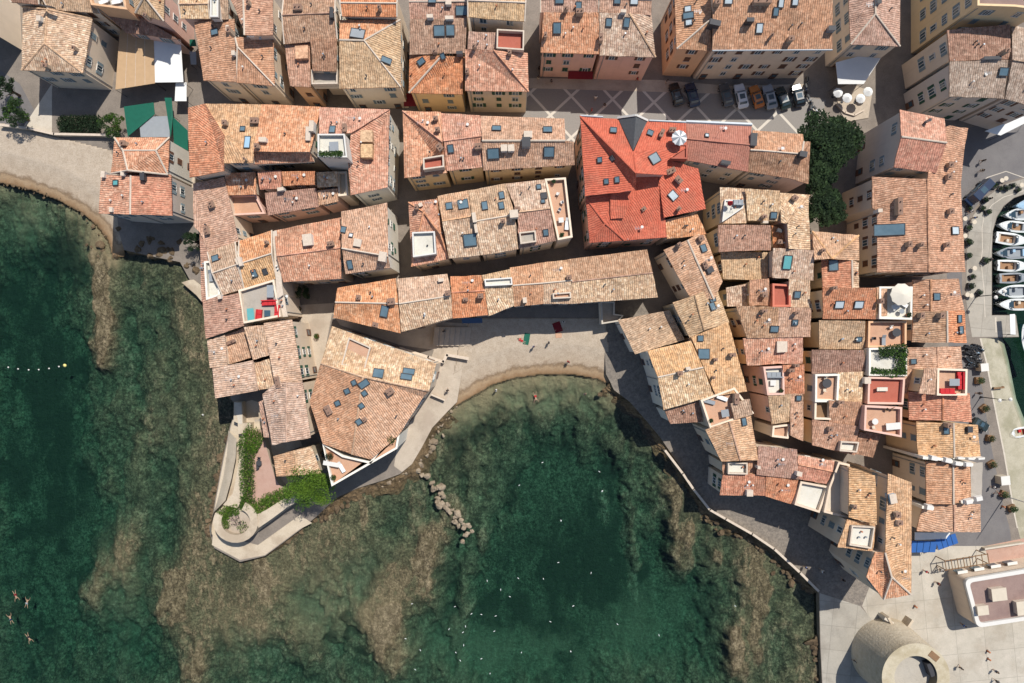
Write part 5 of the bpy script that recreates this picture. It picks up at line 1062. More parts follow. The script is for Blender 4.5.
h = H('house', 'a', None, 11.0, 'house with a smooth sandy gold roof and two blue skylights', pal='gold', wall='cream', pts=[(168, 24, 0), (560, 30, 0), (495, 428, 2.4), (300, 432, 2.2), (302, 240, 1.8)], faces=[(0, 1, 2, 3, 4)], sky=[(430, 200, .8, .8), (462, 292, .9, 2.0, 'bluehull')], chim=[(320, 166, .8, .8), (520, 150, 1.6, 1.0, 1.2, 'chimney'), (456, 412, .3, .5)], pals=['gold'], vent=0)
h = H('house', 'a', None, 11.2, 'house with a smooth salmon orange roof behind the rooftop planters', pal='orange', wall='cream', pts=[(560, 30, 0), (960, 46, 0), (888, 356, 2.4), (500, 350, 2.4)], faces=[(0, 1, 2, 3)], chim=[(576, 280, 1.4, .8, 1.2, 'white'), (538, 324, .8, .7), (884, 240, .8, 2.6, 1.2, 'white')], pals=['orange'], vent=1)
annex(h, 'a', [(496, 350), (888, 356), (915, 418), (500, 440)], 11.6, 'orange', kind='s', rise=.8)
hT15 = h = H('house', 'b', None, 11.2, 'house with a cream roof terrace edged with green planters and a grey table', pal='orange', wall='white', pts=[(130, 48, 0), (612, 64, 0), (350, 225, 2.2), (130, 240, 2.2)], faces=[(0, 1, 2, 3)], sky=[(222, 206, .9, 1.3)], chim=[(90, 190, .8, 2.0, 1.4, 'white'), (312, 200, .7, 1.4, 1.2)])
z15 = box_on(h, 'b', [(128, 240), (312, 240), (330, 400), (130, 396)], -1.0, 'roof_terrace', 'whitefloor', parap=.7, pm='white', sink=9)
h = H('house', 'b', None, 11.0, 'corner house with a rust hipped roof, stepped dormers and bright white side wall', pal='flame', wall='white', pts=[(612, 66, 0), (598, 595, 0), (346, 650, 0), (326, 415, 1.6), (348, 228, 2.0)], faces=[(0, 1, 2, 3, 4)], pals=['orange'], shut='bluegrey')
box_on(h, 'b', [(414, 300), (496, 300), (492, 392), (414, 392)], .4, 'dormer', M['olive'] if 'olive' in M else tile_mat('olive'), sink=2)
box_on(h, 'b', [(412, 205), (494, 205), (494, 285), (412, 285)], .2, 'dormer', tile_mat('olive'), sink=2)
box_on(h, 'b', [(508, 432), (574, 428), (570, 558), (512, 540)], -.9, 'roof_terrace', 'whitefloor', parap=.7, pm='white')
h = H('house', 'G', [(190, 142), (322, 136), (326, 232), (204, 236)], 8.4, 'low house with a patchy orange and straw roof next to a white fire wall', pal='gold', wall='cream', kind='s', rise=.6, pals=['orange'])
h = H('house', 'G', [(212, 238), (330, 234), (370, 318), (228, 326)], 6.6, 'house with a shaded roof terrace and a pink walled balcony over the lane', pal='terrafloor', wall='pink', kind='f')
h = H('house', 'G', [(330, 136), (432, 130), (432, 206), (342, 212)], 9.2, 'small house with an orange red roof and grey gutter beside the white fire wall', pal='flame', wall='cream', kind='s', rise=.7)
h = H('house', 'G', [(434, 134), (576, 132), (576, 190), (440, 196)], 9.3, 'small house with a terracotta roof below a dark parapet wall', pal='flame', wall='cream', kind='s', rise=.7)
h = H('house', 'G', [(362, 226), (580, 204), (592, 284), (374, 322)], 8.0, 'house with a wide weathered brick brown roof above the pink lane wall', pal='rose', wall='pink', kind='s', rise=.9, chim=[(436, 214, 1.2, .6, 1.2, 'white')])
h = H('house', 'G', [(582, 138), (670, 134), (672, 196), (586, 202)], 9.1, 'small house with a speckled pink gold roof under the planter terrace', pal='tan', wall='cream', kind='s', rise=.6)
h = H('house', 'G', [(586, 216), (672, 206), (676, 262), (592, 280)], 8.2, 'lower narrow house with a mottled pink roof above the pink lane wall', pal='pink', wall='pink', kind='s', rise=.5)
h = H('house', 'G', [(676, 140), (716, 138), (722, 240), (680, 244)], 7.6, 'slot of a house with a cream floored well between two roofs', pal='cream', wall='cream', kind='f')
# --- west edge above the water
h = H('house', 'F', [(474, 160), (720, 158), (716, 316), (474, 314)], 9.2, 'beach house whose hipped orange roof overlooks the green tarpaulin', pal='orange', wall='white', pts=[(488, 160, 0), (722, 160, 0), (716, 318, 0), (473, 314, 0), (525, 215, 1.6), (545, 300, 2.0), (665, 215, 1.6)], faces=[(0, 4, 5, 3), (0, 1, 6, 4), (1, 2, 6), (4, 6, 2, 5), (5, 2, 3)], chim=[(538, 190, 1.0, .8), (452, 322, 1.2, .7, 1.2, 'white')])
h = H('house', 'F', [(432, 320), (730, 318), (734, 492), (420, 484)], 8.6, 'beach house with a rust red gabled roof standing right above the sand', pal='flame', wall='grey', ridge=(558, 320, 556, 488), sky=[(497, 354, .8, 1.0, 'skyteal')], chim=[(532, 318, .8, .6, 1, 'white'), (618, 330, 1.6, .8, 1.2, 'darkgrey'), (482, 470, .9, .6, .8, 'white')], pals=['flame', 'orange'], z0=-3.5)
h = H('house', 'G', [(56, 186), (192, 158), (246, 436), (84, 396)], 8.2, 'seaward house with a ribbed brownish pink roof and a single chimney in its middle', pal='rose', wall='cream', pts=[(56, 186, 0), (188, 158, .8), (250, 432, .6), (120, 480, 0), (86, 396, 0), (58, 368, 0)], faces=[(0, 1, 2, 3, 4, 5)], pals=['pink'], chim=[(140, 278, 1.2, 1.0, 1.0), (120, 388, 1.6, .8, 1.0)], z0=-3.5)
h = H('house', 'G', [(86, 396), (118, 470), (108, 680), (90, 600)], 7.8, 'narrow seaward house with a strip of rusty roof beside a white terrace', pal='rose', wall='cream', pts=[(84, 398, 0), (118, 472, .4), (112, 690, .2), (92, 690, 0)], faces=[(0, 1, 2, 3)], z0=-3.5)
h = H('house', 'G', [(118, 478), (236, 434), (276, 634), (182, 662)], 9.0, 'house with a mossy tan roof beside the long white terrace above the sea', pal='olive', wall='cream', kind='g', chim=[(252, 520, .6, 1.2, 1, 'white')], sky=[(152, 506, 1.1, 1.0)], pals=['olive', 'tan'])
hT16 = h = H('house', 'G', [(110, 520), (162, 514), (180, 664), (120, 684)], 8.2, 'house with a long white floored terrace high above the western water', pal='whitefloor', wall='white', kind='f', z0=-3.5)
h = H('house', 'K', [(98, 170), (250, 140), (272, 282), (108, 336)], 8.8, 'seaward house with a weathered rusty rose roof next to the red sofa terrace', pal='rose', wall='cream', pts=[(96, 172, 0), (250, 140, .8), (272, 282, .8), (108, 336, 0)], faces=[(0, 1, 2, 3)], z0=-3.5, chim=[(176, 158, .8, .6, 1, 'white')])
hT17 = h = H('house', 'K', [(256, 130), (408, 84), (436, 242), (276, 272)], 8.8, 'house topped by a wooden deck with red sofas and a glass table', pal='greyfloor', wall='cream', kind='f', shut='greenpaint')
h = H('house', 'K', [(412, 96), (432, 92), (460, 240), (438, 244)], 8.9, 'slim pale rendered house strip beside the red sofa deck', pal='mortar', wall='cream', kind='s', rise=.1)
h = H('house', 'K', [(115, 344), (192, 320), (202, 452), (126, 460)], 8.6, 'seaward house with a dusty pink roof beside the sunken orange roof', pal='pale', wall='cream', kind='s', rise=.0, pts=[(115, 344, 0), (192, 320, .6), (202, 452, .6), (126, 460, 0)], faces=[(0, 1, 2, 3)], z0=-3.5)
h = H('house', 'K', [(192, 322), (272, 290), (305, 416), (198, 448)], 7.6, 'house with a square sunken orange roof framed by higher pink roofs', pal='orange', wall='cream', kind='s', rise=.3, pals=['gold'], chim=[(215, 352, 2.6, .5, .7, 'mortar')], vent=0)
h = H('house', 'K', [(272, 286), (360, 276), (388, 404), (312, 426)], 9.6, 'house with a raised pale pink roof block next to the sunken orange roof', pal='pale', wall='cream', kind='s', rise=.5)
h = H('house', 'K', [(138, 462), (312, 428), (332, 558), (150, 590)], 8.8, 'last seaward house before the bastion, with a wide dusty pink roof', pal='pale', wall='cream', pts=[(138, 462, 0), (312, 428, 1.0), (332, 558, 1.0), (150, 590, 0)], faces=[(0, 1, 2, 3)], z0=-3.5, shut='bluegrey')
h = H('house', 'K', [(318, 440), (388, 420), (404, 542), (336, 556)], 8.4, 'small house with a beige roof tucked beside the long pale roof', pal='pale', wall='cream', kind='s', rise=.5, pals=['tan'])
h = H('house', 'd', [(448, 70), (594, 30), (640, 300), (470, 300)], 9.8, 'cream house with green shutters under the upper half of the long pale roof', pal='pale', wall='cream', pts=[(420, -40, .5), (582, -60, 0), (640, 296, 0), (482, 306, .5)], faces=[(0, 1, 2, 3)], shut='greenpaint', chim=[(505, 296, 2.2, .8, .9, 'mortar'), (540, 310, 1.0, .8, .8, 'mortar')])
h = H('house', 'd', None, 9.7, 'cream house with a long ridged pale roof ending above the bastion trees', pal='pale', wall='cream', pts=[(412, 366, 0), (482, 306, .8), (548, 300, 1.3), (640, 295, 0), (688, 614, 0), (548, 638, 1.3), (468, 656, 0)], faces=[(0, 1, 2, 5, 6), (2, 3, 4, 5)], pals=['pale', 'pale'], shut='greenpaint')
h = H('house', 'd', [(390, 410), (414, 400), (456, 612), (420, 612)], 6.4, 'thin lean-to house strip with a pink roof against the long pale roof', pal='pink', wall='cream', kind='s', rise=.3)
h = H('house', 'O', [(398, 326), (560, 282), (604, 400), (412, 412)], 6.2, 'low annex house with a creamy tan roof shaded by the long pale roofed house', pal='pale', wall='stone', ridge=(486, 300, 506, 406), pals=['tan', 'gold'], chim=[])
# fortress-like house by the sea path
h = H('house', '0', None, 10.4, 'wide sea path house with big pink tan roof slopes and a line of small skylights', pal='rose', wall='cream', pts=[(331.9, 326.3, 0), (436.5, 363.5, 0), (429, 391, 1.4), (363, 377, 2.0), (320.6, 363.5, .8), (309.5, 402, 0), (323, 444, 0), (352, 454.5, .4), (371, 459.5, 0), (398, 436, 0), (423.5, 397, .6)],
      faces=[(0, 1, 2, 3, 4), (3, 2, 10, 9, 8, 7), (4, 3, 7, 6, 5)], pals=['tan', 'pink', 'rose'], sky=[(378.5, 373.5, 1.6, 1.4), (409, 371.5, 1.8, .9), (406.5, 377, 1.8, .9), (347.5, 391, .8, .9), (338, 403, .8, .9), (354.5, 382.5, .8, .8), (364, 383.5, 1.6, 1), (364.5, 393, .8, .8), (361.5, 405.5, .8, .8), (359, 421.5, .9, .9)], chim=[(390.5, 391, 1.4, 1.2, 1.2, 'mortar'), (329, 409.5, 1.8, 1.0, .9, 'mortar'), (365, 419, .8, .7, .8, 'mortar')], shut='bluegrey')
hF = h
box_on(h, 'K', [(722, 330), (816, 372), (790, 470), (690, 448)], -.5, 'roof_terrace', 'terrafloor', parap=.4)
hT18 = h = H('house', 'O', [(612, 268), (808, 362), (936, 228), (942, 300), (652, 450)], 9.3, 'pointed white parapet terrace house end with terracotta floor above the dark sea wall', pal='terrafloor', wall='white', kind='f', pts=[(612, 268, 0), (700, 318, 0), (815, 345, 0), (892, 238, 0), (940, 232, 0), (930, 290, 0), (652, 450, 0)], faces=[(0, 1, 2, 3, 4, 5, 6)], z0=-1.5)
h = H('house', 'd', [(688, 416), (760, 440), (800, 630), (752, 640)], 6.4, 'slim low house with an orange brown lean-to roof in the gap by the bastion', pal='orange', wall='cream', kind='s', rise=.3)
# ------------------------------------------------------------ details on the houses
# slate cross gable on the red block
def slate():
    W_ = P3('s', 152, 322, 13.05); E_ = P3('s', 405, 345, 13.05); T = P3('s', 282, 606, 14.75); R_ = P3('s', 308, 300, 15.2)
    i = hR.inv; v = [q + i for q in (W_, E_, T, R_)]
    b = MB(); b.add(v, [(0, 2, 3), (3, 2, 1)], 'slate'); b.build('slate_gable', hR.root)
    b = MB(); low = [Vector((q.x, q.y, 12.0)) for q in (v[0], v[1])]
    b.add([low[0], low[1], v[1], v[3], v[0]], [(0, 1, 2, 3, 4)], 'cream'); b.tube([v[0], v[3]], .22, 'white', 4); b.tube([v[3], v[1]], .22, 'white', 4); b.build('pediment', hR.root)
slate()
def gutter(h_, fr, pts, z, r=.16, mat='zinc'):
    b = MB(); b.tube([P3(fr, x, y, z) + h_.inv for x, y in pts], r, mat, 6); b.build('gutter', h_.root)
gutter(hR, 'e', [(46, 26), (150, 32)], 13.0); gutter(hR, 'e', [(360, 48), (528, 56)], 13.0)
for hh in HOUSES:
    if hh.root['label'].startswith('long house with a salmon'): gutter(hh, 'I', [(281, 8), (562, 20)], 11.0, .3)
    if hh.root['label'].startswith('long beige four storey'): gutter(hh, 'D', [(394, 216), (906, 213)], 12.5, .12)
# red decked terrace with its striped parasol on the red block
box_on(hR, 'I', [(201, 108), (285, 104), (286, 168), (201, 166)], -.6, 'roof_terrace', 'redfloor', parap=.3, pm='redfloor', sink=2)
zRed = hR.tz

# ------------------------------------------------------------ small things, made once and copied
def parasol_mesh(r, c1, c2, n=8, closed=False):
    t = empty('parasol'); p = MB(); p.tube([(0, 0, 0), (0, 0, 2.35)], .025, 'white', 6); p.lathe((0, 0, 0), [(.25, 0), (.25, .08), (.05, .1)], 'darkgrey', 8); p.build('pole', t)
    c = MB()
    for k in range(n):
        a0 = 2 * math.pi * k / n; a1 = 2 * math.pi * (k + 1) / n
        A_ = Vector((r * math.cos(a0), r * math.sin(a0), 1.95)); B_ = Vector((r * math.cos(a1), r * math.sin(a1), 1.95)); am = (a0 + a1) / 2
        Mm = Vector((r * .93 * math.cos(am), r * .93 * math.sin(am), 2.0)); top = Vector((0, 0, 2.5))
        c.add([top, A_, Mm, B_, A_ - Vector((0, 0, .1)), Mm - Vector((0, 0, .1)), B_ - Vector((0, 0, .1))], [(0, 1, 2), (0, 2, 3), (1, 4, 5, 2), (2, 5, 6, 3)], c1 if k % 2 else c2)
    c.build('canopy', t)
    return t
def table_thing(r=.45, mat='white', square=False, h=.74, l=None):
    t = empty('table'); m = MB()
    if square: m.box((0, 0, h), (2 * r, l or 2 * r, .05), mat)
    else: m.lathe((0, 0, h - .03), [(r, 0), (r, .04)], mat, 14)
    m.build('table_top', t)
    for x, y in ((-1, -1), (1, -1), (1, 1), (-1, 1)):
        q = MB(); e = r * .7 * (1 if square else .6); ly = ((l or 2 * r) / 2 * .8) if square else e; q.tube([(x * e, y * ly, 0), (x * e, y * ly, h - .03)], .025, mat, 5); q.build('leg', t)
    return t
def chair_thing(mat='white', back=None):
    t = empty('chair'); m = MB(); m.box((0, 0, .45), (.46, .46, .06), mat); m.build('seat', t)
    m = MB(); m.box((0, -.22, .72), (.46, .05, .5), back or mat); m.build('backrest', t)
    for x, y in ((-1, -1), (1, -1), (1, 1), (-1, 1)): q = MB(); q.tube([(x * .2, y * .2, 0), (x * .2, y * .2, .43)], .02, mat, 5); q.build('leg', t)
    return t
def lounger_thing(mat='white', cush='whitecloth'):
    t = empty('sun_lounger'); m = MB(); m.box((0, -.25, .3), (.66, 1.4, .06), mat); m.build('frame', t)
    m = MB(); m.box((0, -.25, .37), (.6, 1.35, .08), cush); m.build('mattress', t)
    m = MB(); m.box((0, .68, .5), (.6, .62, .08), cush, tilt=Matrix.Rotation(.6, 3, 'X')); m.build('backrest', t)
    for x, y in ((-1, -.85), (1, -.85), (1, .35), (-1, .35)): q = MB(); q.box((x * .28, y, .14), (.05, .05, .28), mat); q.build('leg', t)
    return t
def sofa_thing(w_, mat):
    t = empty('sofa'); m = MB(); m.box((0, 0, .22), (w_, .85, .36), mat); m.build('base', t)
    m = MB(); m.box((0, -.36, .56), (w_, .18, .4), mat); m.build('backrest', t)
    for k in range(int(w_ / .75)):
        m = MB(); m.box((-w_ / 2 + .4 + k * .75, .06, .45), (.7, .66, .14), mat); m.build('cushion', t)
    return t
def leaf_blob(r, n, mat, seed, flat=.8, leaf=.16, name='foliage', parent=None, mats=None, core=True):
    rr = random.Random(seed); b = MB(); mats = mats or [mat]
    for i in range(n):
        d = Vector((rr.gauss(0, 1), rr.gauss(0, 1), rr.gauss(0, 1) * flat)).normalized() * r * (rr.random() ** .4) ; d.z = d.z * flat + r * flat
        s_ = leaf * rr.uniform(.6, 1.3); u = Vector((rr.gauss(0, 1), rr.gauss(0, 1), rr.gauss(0, .6))).normalized(); w_ = u.orthogonal().normalized()
        b.add([d - u * s_, d + w_ * s_ * .6, d + u * s_, d - w_ * s_ * .6], [(0, 1, 2, 3)], rr.choice(mats))
    return b.build(name, parent)
def pot_plant(r, mat, seed, pot='terracotta', square=False):
    t = empty('potted_shrub'); m = MB()
    if square: m.box((0, 0, .28), (r * 1.9, r * 1.9, .56), pot)
    else: m.lathe((0, 0, 0), [(r * .5, 0), (r * .7, .45), (r * .75, .5)], pot, 10)
    m.build('pot', t); f = leaf_blob(r, int(150 * max(1, r / .4)), mat, seed, .9, .11, parent=t, mats=[mat, 'midgreen']); f.location.z = .42
    return t
def at_h(fr, x, y, z): return P3(fr, x, y, z)
def one(o, label, cat, fr, x, y, z, rz=0, group=None):
    p = P3(fr, x, y, z); o.location = (p.x, p.y, z); o.rotation_euler.z = rz; return tag(o, label, cat, group)
def facing(deg): return math.radians(deg)
GT = 'furniture on the roof terraces'
def cp(o, name=None):
    return copy_tree(o)
ZT = {i: h_ for i, h_ in enumerate([])}
def zof(h_): return h_.vs[0].z + .02
# parasols
ps = parasol_mesh(1.2, 'whitecloth', 'cover', 12)
one(ps, 'grey and white striped parasol on the red roof terrace', 'parasol', 'I', 240, 92, zRed + .02)
pb = parasol_mesh(1.8, 'creamcloth', 'creamcloth', 10)
one(pb, 'large round cream parasol on the white walled roof terrace', 'parasol', 'N', 472, 236, zof(hT2))
# tables, chairs, loungers on terraces: (terrace height, frame, x, y, ...)
def furn(kind, z, fr, x, y, rz, label, **k):
    f = {'table': table_thing, 'chair': chair_thing, 'lounger': lounger_thing, 'sofa': sofa_thing, 'plant': pot_plant}[kind](**k)
    one(f, label, {'table': 'table', 'chair': 'chair', 'lounger': 'sun lounger', 'sofa': 'sofa', 'plant': 'plant'}[kind], fr, x, y, z, math.radians(rz)); return f
z = zof(hB); furn('lounger', z, 'A', 540, 12, -70, 'white lounger on the grey sun terrace, nearer the orange parapet side'); furn('lounger', z, 'A', 605, 14, -80, 'white lounger on the grey sun terrace, nearer the garden side wall')
z = zof(hT17)
furn('sofa', z, 'c', 458, 358, 182, 'long red sofa at the back of the wooden roof deck', w_=2.6, mat='redcloth'); furn('sofa', z, 'c', 500, 405, 88, 'red sofa turned along the pale strip wall of the wooden deck', w_=2.0, mat='redcloth')
furn('sofa', z, 'c', 398, 424, -95, 'short red sofa facing the glass table on the wooden deck', w_=1.6, mat='redcloth'); furn('table', z, 'c', 445, 418, 0, 'square glass coffee table between the red sofas', r=.5, mat='glass', square=True, h=.4)
furn('table', z, 'c', 352, 428, 5, 'long blue green glass hot tub cover table beside the red sofas', r=.55, mat='skyteal', square=True, h=.5, l=2.2); furn('table', z, 'c', 466, 294, 0, 'long pale dining table by the wall of the red sofa deck', r=.55, mat='cover', square=True, l=2.0)
z = zof(hT1); furn('sofa', z, 'N', 745, 600, 90, 'red cushioned bench along the harbour edge of the orange gable terrace', w_=2.8, mat='redcloth'); furn('sofa', z, 'N', 690, 644, 0, 'red cushioned bench along the parapet of the orange gable terrace', w_=2.4, mat='redcloth'); furn('table', z, 'N', 715, 606, 0, 'grey dining table among the red cushioned benches', r=.8, mat='cover', square=True, l=1.1)
z = zof(hT2); furn('table', z, 'N', 466, 285, 30, 'white table just off the cream parasol', r=.6, mat='white', square=True, l=.9); furn('lounger', z, 'N', 500, 272, 60, 'white lounger under the edge of the cream parasol'); furn('plant', z, 'N', 522, 320, 0, 'small dark potted bush in the white terrace corner', r=.4, mat='darkgreen', seed=4); furn('table', z, 'N', 492, 305, 0, 'round grey table near the white terrace wall', r=.4, mat='cover')
z = zof(hT3); furn('table', z, 'N', 470, 395, 0, 'dark round table on the small terracotta terrace', r=.7, mat='darkgrey'); furn('lounger', z, 'N', 420, 430, 0, 'grey lounger with white cushion on the small terracotta terrace', mat='cover', cush='cover'); furn('chair', z, 'N', 450, 372, 200, 'white chair drawn up to the dark round table'); furn('chair', z, 'N', 374, 420, 90, 'lone grey chair near the olive roof wall', mat='darkgrey')
z = zof(hT5); furn('table', z, 'N', 175, 610, 0, 'dark round table on the white rimmed terrace', r=.75, mat='darkgrey'); furn('chair', z, 'N', 172, 588, 180, 'pale chair on the inland side of the dark round table', mat='cream'); furn('chair', z, 'N', 168, 640, 0, 'pale chair on the seaward side of the dark round table', mat='cream')
z = zof(hT6); furn('lounger', z, 'N', 412, 636, 90, 'pale grey lounger alone on the brick red terrace', mat='cover', cush='creamcloth')
z = zof(hT8); furn('table', z, 'P', 985, 195, 5, 'long white table on the tiled terrace beside the pergola', r=.5, mat='white', square=True, l=.9).scale = (2.3, 1.2, 1); furn('table', z, 'P', 908, 175, 0, 'round white table under the small pergola', r=.5, mat='white'); furn('chair', z, 'P', 905, 200, 0, 'cream chair at the pergola end of the tiled terrace', mat='cream'); furn('chair', z, 'P', 960, 125, 150, 'dark wooden chair near the red wall of the tiled terrace', mat='wood'); furn('chair', z, 'P', 985, 122, 200, 'wooden chair beside a second one by the red wall', mat='wood')
z = zof(hT10); furn('sofa', z, 'g', 440, 498, 0, 'long grey sofa on the white terrace above the lane', w_=2.6, mat='cover'); furn('table', z, 'g', 432, 540, 0, 'low white table before the grey sofa', r=.45, mat='white', square=True, h=.4); furn('plant', z, 'g', 470, 580, 0, 'terracotta potted plant at the foot of the grey sofa terrace', r=.35, mat='midgreen', seed=5)
z = zof(hT11); furn('lounger', z, 'P', 208, 92, 75, 'dark deck chair on the slanted pink terrace', mat='darkgrey', cush='cover'); furn('lounger', z, 'P', 262, 76, 70, 'white deck chair heap side on the slanted pink terrace'); furn('table', z, 'P', 272, 140, 10, 'grey square table in the middle of the slanted pink terrace', r=.6, mat='cover', square=True); furn('plant', z, 'P', 212, 172, 0, 'round potted plant at the corner of the slanted pink terrace', r=.4, mat='midgreen', seed=6)
z = zof(hT14)
for i, (x, y, lb) in enumerate([(672, 232, 'white chair nearest the tiled end of the long narrow terrace'), (690, 268, 'white chair facing the sea halfway along the long narrow terrace'), (680, 300, 'white chair turned to the parapet of the long narrow terrace')]): furn('chair', z, 'H', x, y, 40 * i + 70, lb)
furn('table', z, 'H', 686, 345, 5, 'small white square table on the long narrow terrace', r=.4, mat='white', square=True); furn('lounger', z, 'H', 712, 360, -5, 'white lounger along the outer parapet of the long narrow terrace'); furn('plant', z, 'H', 690, 408, 0, 'green potted plant at the seaward corner of the long narrow terrace', r=.4, mat='midgreen', seed=7); furn('plant', z, 'H', 655, 180, 0, 'green potted plant at the inland end of the long narrow terrace', r=.35, mat='midgreen', seed=8)
furn('plant', hT18.h + .02, 'O', 660, 412, 0, 'green potted bush in the point of the white parapet terrace', r=.5, mat='green', seed=9); furn('lounger', hT18.h + .02, 'O', 690, 370, 30, 'white lounger on the pointed parapet terrace', ); furn('table', hT18.h + .02, 'O', 650, 355, 80, 'long white bench table against the parapet of the pointed terrace', r=.35, mat='white', square=True, l=2.6); furn('plant', hT18.h + .02, 'O', 905, 250, 0, 'spiky green agave in the far corner of the pointed terrace', r=.7, mat='green', seed=10); furn('plant', hT18.h + .02, 'O', 645, 320, 0, 'dark green climbing bush by the low orange roof', r=.7, mat='darkgreen', seed=11)
z = zof(hT16); furn('lounger', z, 'G', 135, 580, 5, 'grey lounger on the long white terrace above the western water', mat='cover', cush='cover')
for i, x in enumerate((155, 190, 225, 260, 285)): furn('plant', z15 + .02, 'b', x, 378, 0, ['rounded green bush in a planter, nearest the brick upstand, on the cream terrace', 'second rounded planter bush from the brick upstand on the cream terrace', 'middle one of the five planter bushes on the cream terrace', 'second to last planter bush before the white wall of the cream terrace', 'last planter bush, touching the white wall of the cream terrace'][i], r=.5, mat='green', seed=20 + i, pot='white', square=True)
furn('table', z15 + .02, 'b', 240, 326, 3, 'square grey table in the middle of the cream planter terrace', r=.7, mat='cover', square=True)
furn('sofa', hT9.tz + .02, 'f', 250, 226, 0, 'grey bench beside the folded red parasol', w_=1.6, mat='cover')
fp = empty('parasol'); m = MB(); m.tube([(0, 0, 0), (0, 0, 2.2)], .03, 'white', 6); m.build('pole', fp); m = MB(); m.lathe((0, 0, 0), [(.28, .9), (.42, 1.1), (.3, 1.7), (.1, 2.2), (.02, 2.4)], 'redcloth', 9); m.build('canopy', fp); one(fp, 'red parasol folded up on the cut-out roof terrace', 'parasol', 'f', 198, 236, hT9.tz)
# green hedges of the white roof garden
def hedge(name, label, fr, pts, w_, h_, z, mats, seed, leaf=.14, dens=200, cat='hedge', parent=None):
    rr = random.Random(seed); t = empty(name); c0 = P3(fr, pts[0][0], pts[0][1], z); t.location = (c0.x, c0.y, z); tag(t, label, cat); b = MB(); P = [P3(fr, x, y, z) - c0 for x, y in pts]
    for a, c in zip(P[:-1], P[1:]):
        L_ = (c - a).length; d = (c - a).normalized(); nn = Vector((-d.y, d.x, 0))
        for k in range(int(L_ * dens * w_)):
            s_ = leaf * rr.uniform(.6, 1.4); zz = h_ * (rr.random() ** .5); e = rr.uniform(-.5, .5) * w_ * (1.1 + .25 * math.sin(3 * zz + 5 * k)); q = a + d * rr.uniform(-.2, L_ + .2) + nn * e; q.z = zz * (1 - .3 * (2 * e / w_) ** 2)
            u = Vector((rr.gauss(0, 1), rr.gauss(0, 1), rr.gauss(0, .7))).normalized(); v = u.orthogonal().normalized(); b.add([q - u * s_, q + v * s_ * .6, q + u * s_, q - v * s_ * .6], [(0, 1, 2, 3)], rr.choice(mats))
    b.build('foliage', t)
    st = MB()
    for a, c in zip(P[:-1], P[1:]):
        for k in range(max(1, int((c - a).length / 1.2))): q = a.lerp(c, (k + .5) / max(1, int((c - a).length / 1.2))); st.tube([q, q + Vector((0, 0, h_ * .6))], .04, 'bark', 5)
    st.build('stem', t)
    return t
z = zof(hT4)
hedge('hedge', 'green climbing plants along the inland edge of the white roof garden', 'N', [(400, 480), (505, 468)], 1.6, 1.4, z, ['green', 'midgreen', 'darkgreen'], 31)
hedge('hedge', 'green climbing plants down the harbour edge of the white roof garden', 'N', [(492, 490), (488, 570)], 1.5, 1.4, z, ['green', 'midgreen'], 32)
hedge('hedge', 'row of small green plants on the brick red terrace side of the roof garden', 'N', [(366, 560), (470, 572)], 1.1, 1.0, z, ['green', 'midgreen'], 33)

# ------------------------------------------------------------ trees
def tree(name, label, fr, x, y, r, ht, mats, seed, n=5200, leaf=.26, clumps=34, flat=.55, cat='tree', group=None, z=0, trunk=.28):
    rr = random.Random(seed); t = empty(name); p = P3(fr, x, y, ht * .75); t.location = (p.x, p.y, z); tag(t, label, cat, group)
    tr = MB(); tr.tube([(0, 0, -.2), (.1, .05, ht * .3), (-.1, .1, ht * .55)], [trunk, trunk * .75, trunk * .5], 'bark', 8)
    for k in range(7):
        a = k * 2.4; e = r * .55; tr.tube([(0, 0, ht * .3), (e * .5 * math.cos(a), e * .5 * math.sin(a), ht * .52), (e * math.cos(a), e * math.sin(a), ht * .72)], [trunk * .5, trunk * .3, trunk * .12], 'bark', 5)
    tr.build('trunk', t)
    cr = MB(); C_ = []
    for k in range(clumps):
        a = rr.random() * 6.283; q = rr.random() ** .5 * r * .84; w_ = 1 + .16 * math.sin(3 * a + seed); C_.append((Vector((q * w_ * math.cos(a), q * w_ * math.sin(a), ht * (.62 + .3 * (1 - (q / r) ** 2) * rr.uniform(.5, 1.1)))), r * rr.uniform(.18, .32), rr.choice(mats)))
    for i in range(n):
        c, cr_, m_ = rr.choice(C_); d = Vector((rr.gauss(0, 1), rr.gauss(0, 1), rr.gauss(0, 1))).normalized() * cr_ * rr.random() ** .35; d.z *= .75; q = c + d
        s_ = leaf * rr.uniform(.5, 1.2); u = Vector((rr.gauss(0, 1), rr.gauss(0, 1), rr.gauss(0, .5))).normalized(); v = u.orthogonal().normalized()
        cr.add([q - u * s_, q + v * s_ * .55, q + u * s_, q - v * s_ * .55], [(0, 1, 2, 3)], m_ if rr.random() < .75 else rr.choice(mats))
    cr.build('crown', t)
    return t
DK = ['darkgreen', 'darkgreen', 'midgreen']
tree('umbrella_pine', 'biggest dark green tree at the corner of the square', '0', 830, 141, 5.0, 10, DK, 1, 16000, .27, 90)
tree('umbrella_pine', 'dark green tree next to the brown roof, seaward of the biggest one', '0', 819, 172, 3.2, 9, DK, 2, 8000, .27, 50)
tree('umbrella_pine', 'dark green tree squeezed between hipped gold roof and the long house', '0', 826, 207, 3.3, 9, DK, 3, 8500, .27, 50)
tree('bush_tree', 'mid green bushy tree on the yard edge at the beach road', '0', 13, 113, 2.6, 5, ['midgreen', 'green', 'darkgreen'], 4, 2600, .18, 24)
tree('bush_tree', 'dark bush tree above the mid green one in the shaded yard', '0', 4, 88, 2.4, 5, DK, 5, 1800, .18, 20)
tree('bush_tree', 'green shrub tree beside the green tarpaulin', '0', 111, 125, 2.3, 3.6, ['midgreen', 'green'], 6, 2400, .16, 24)
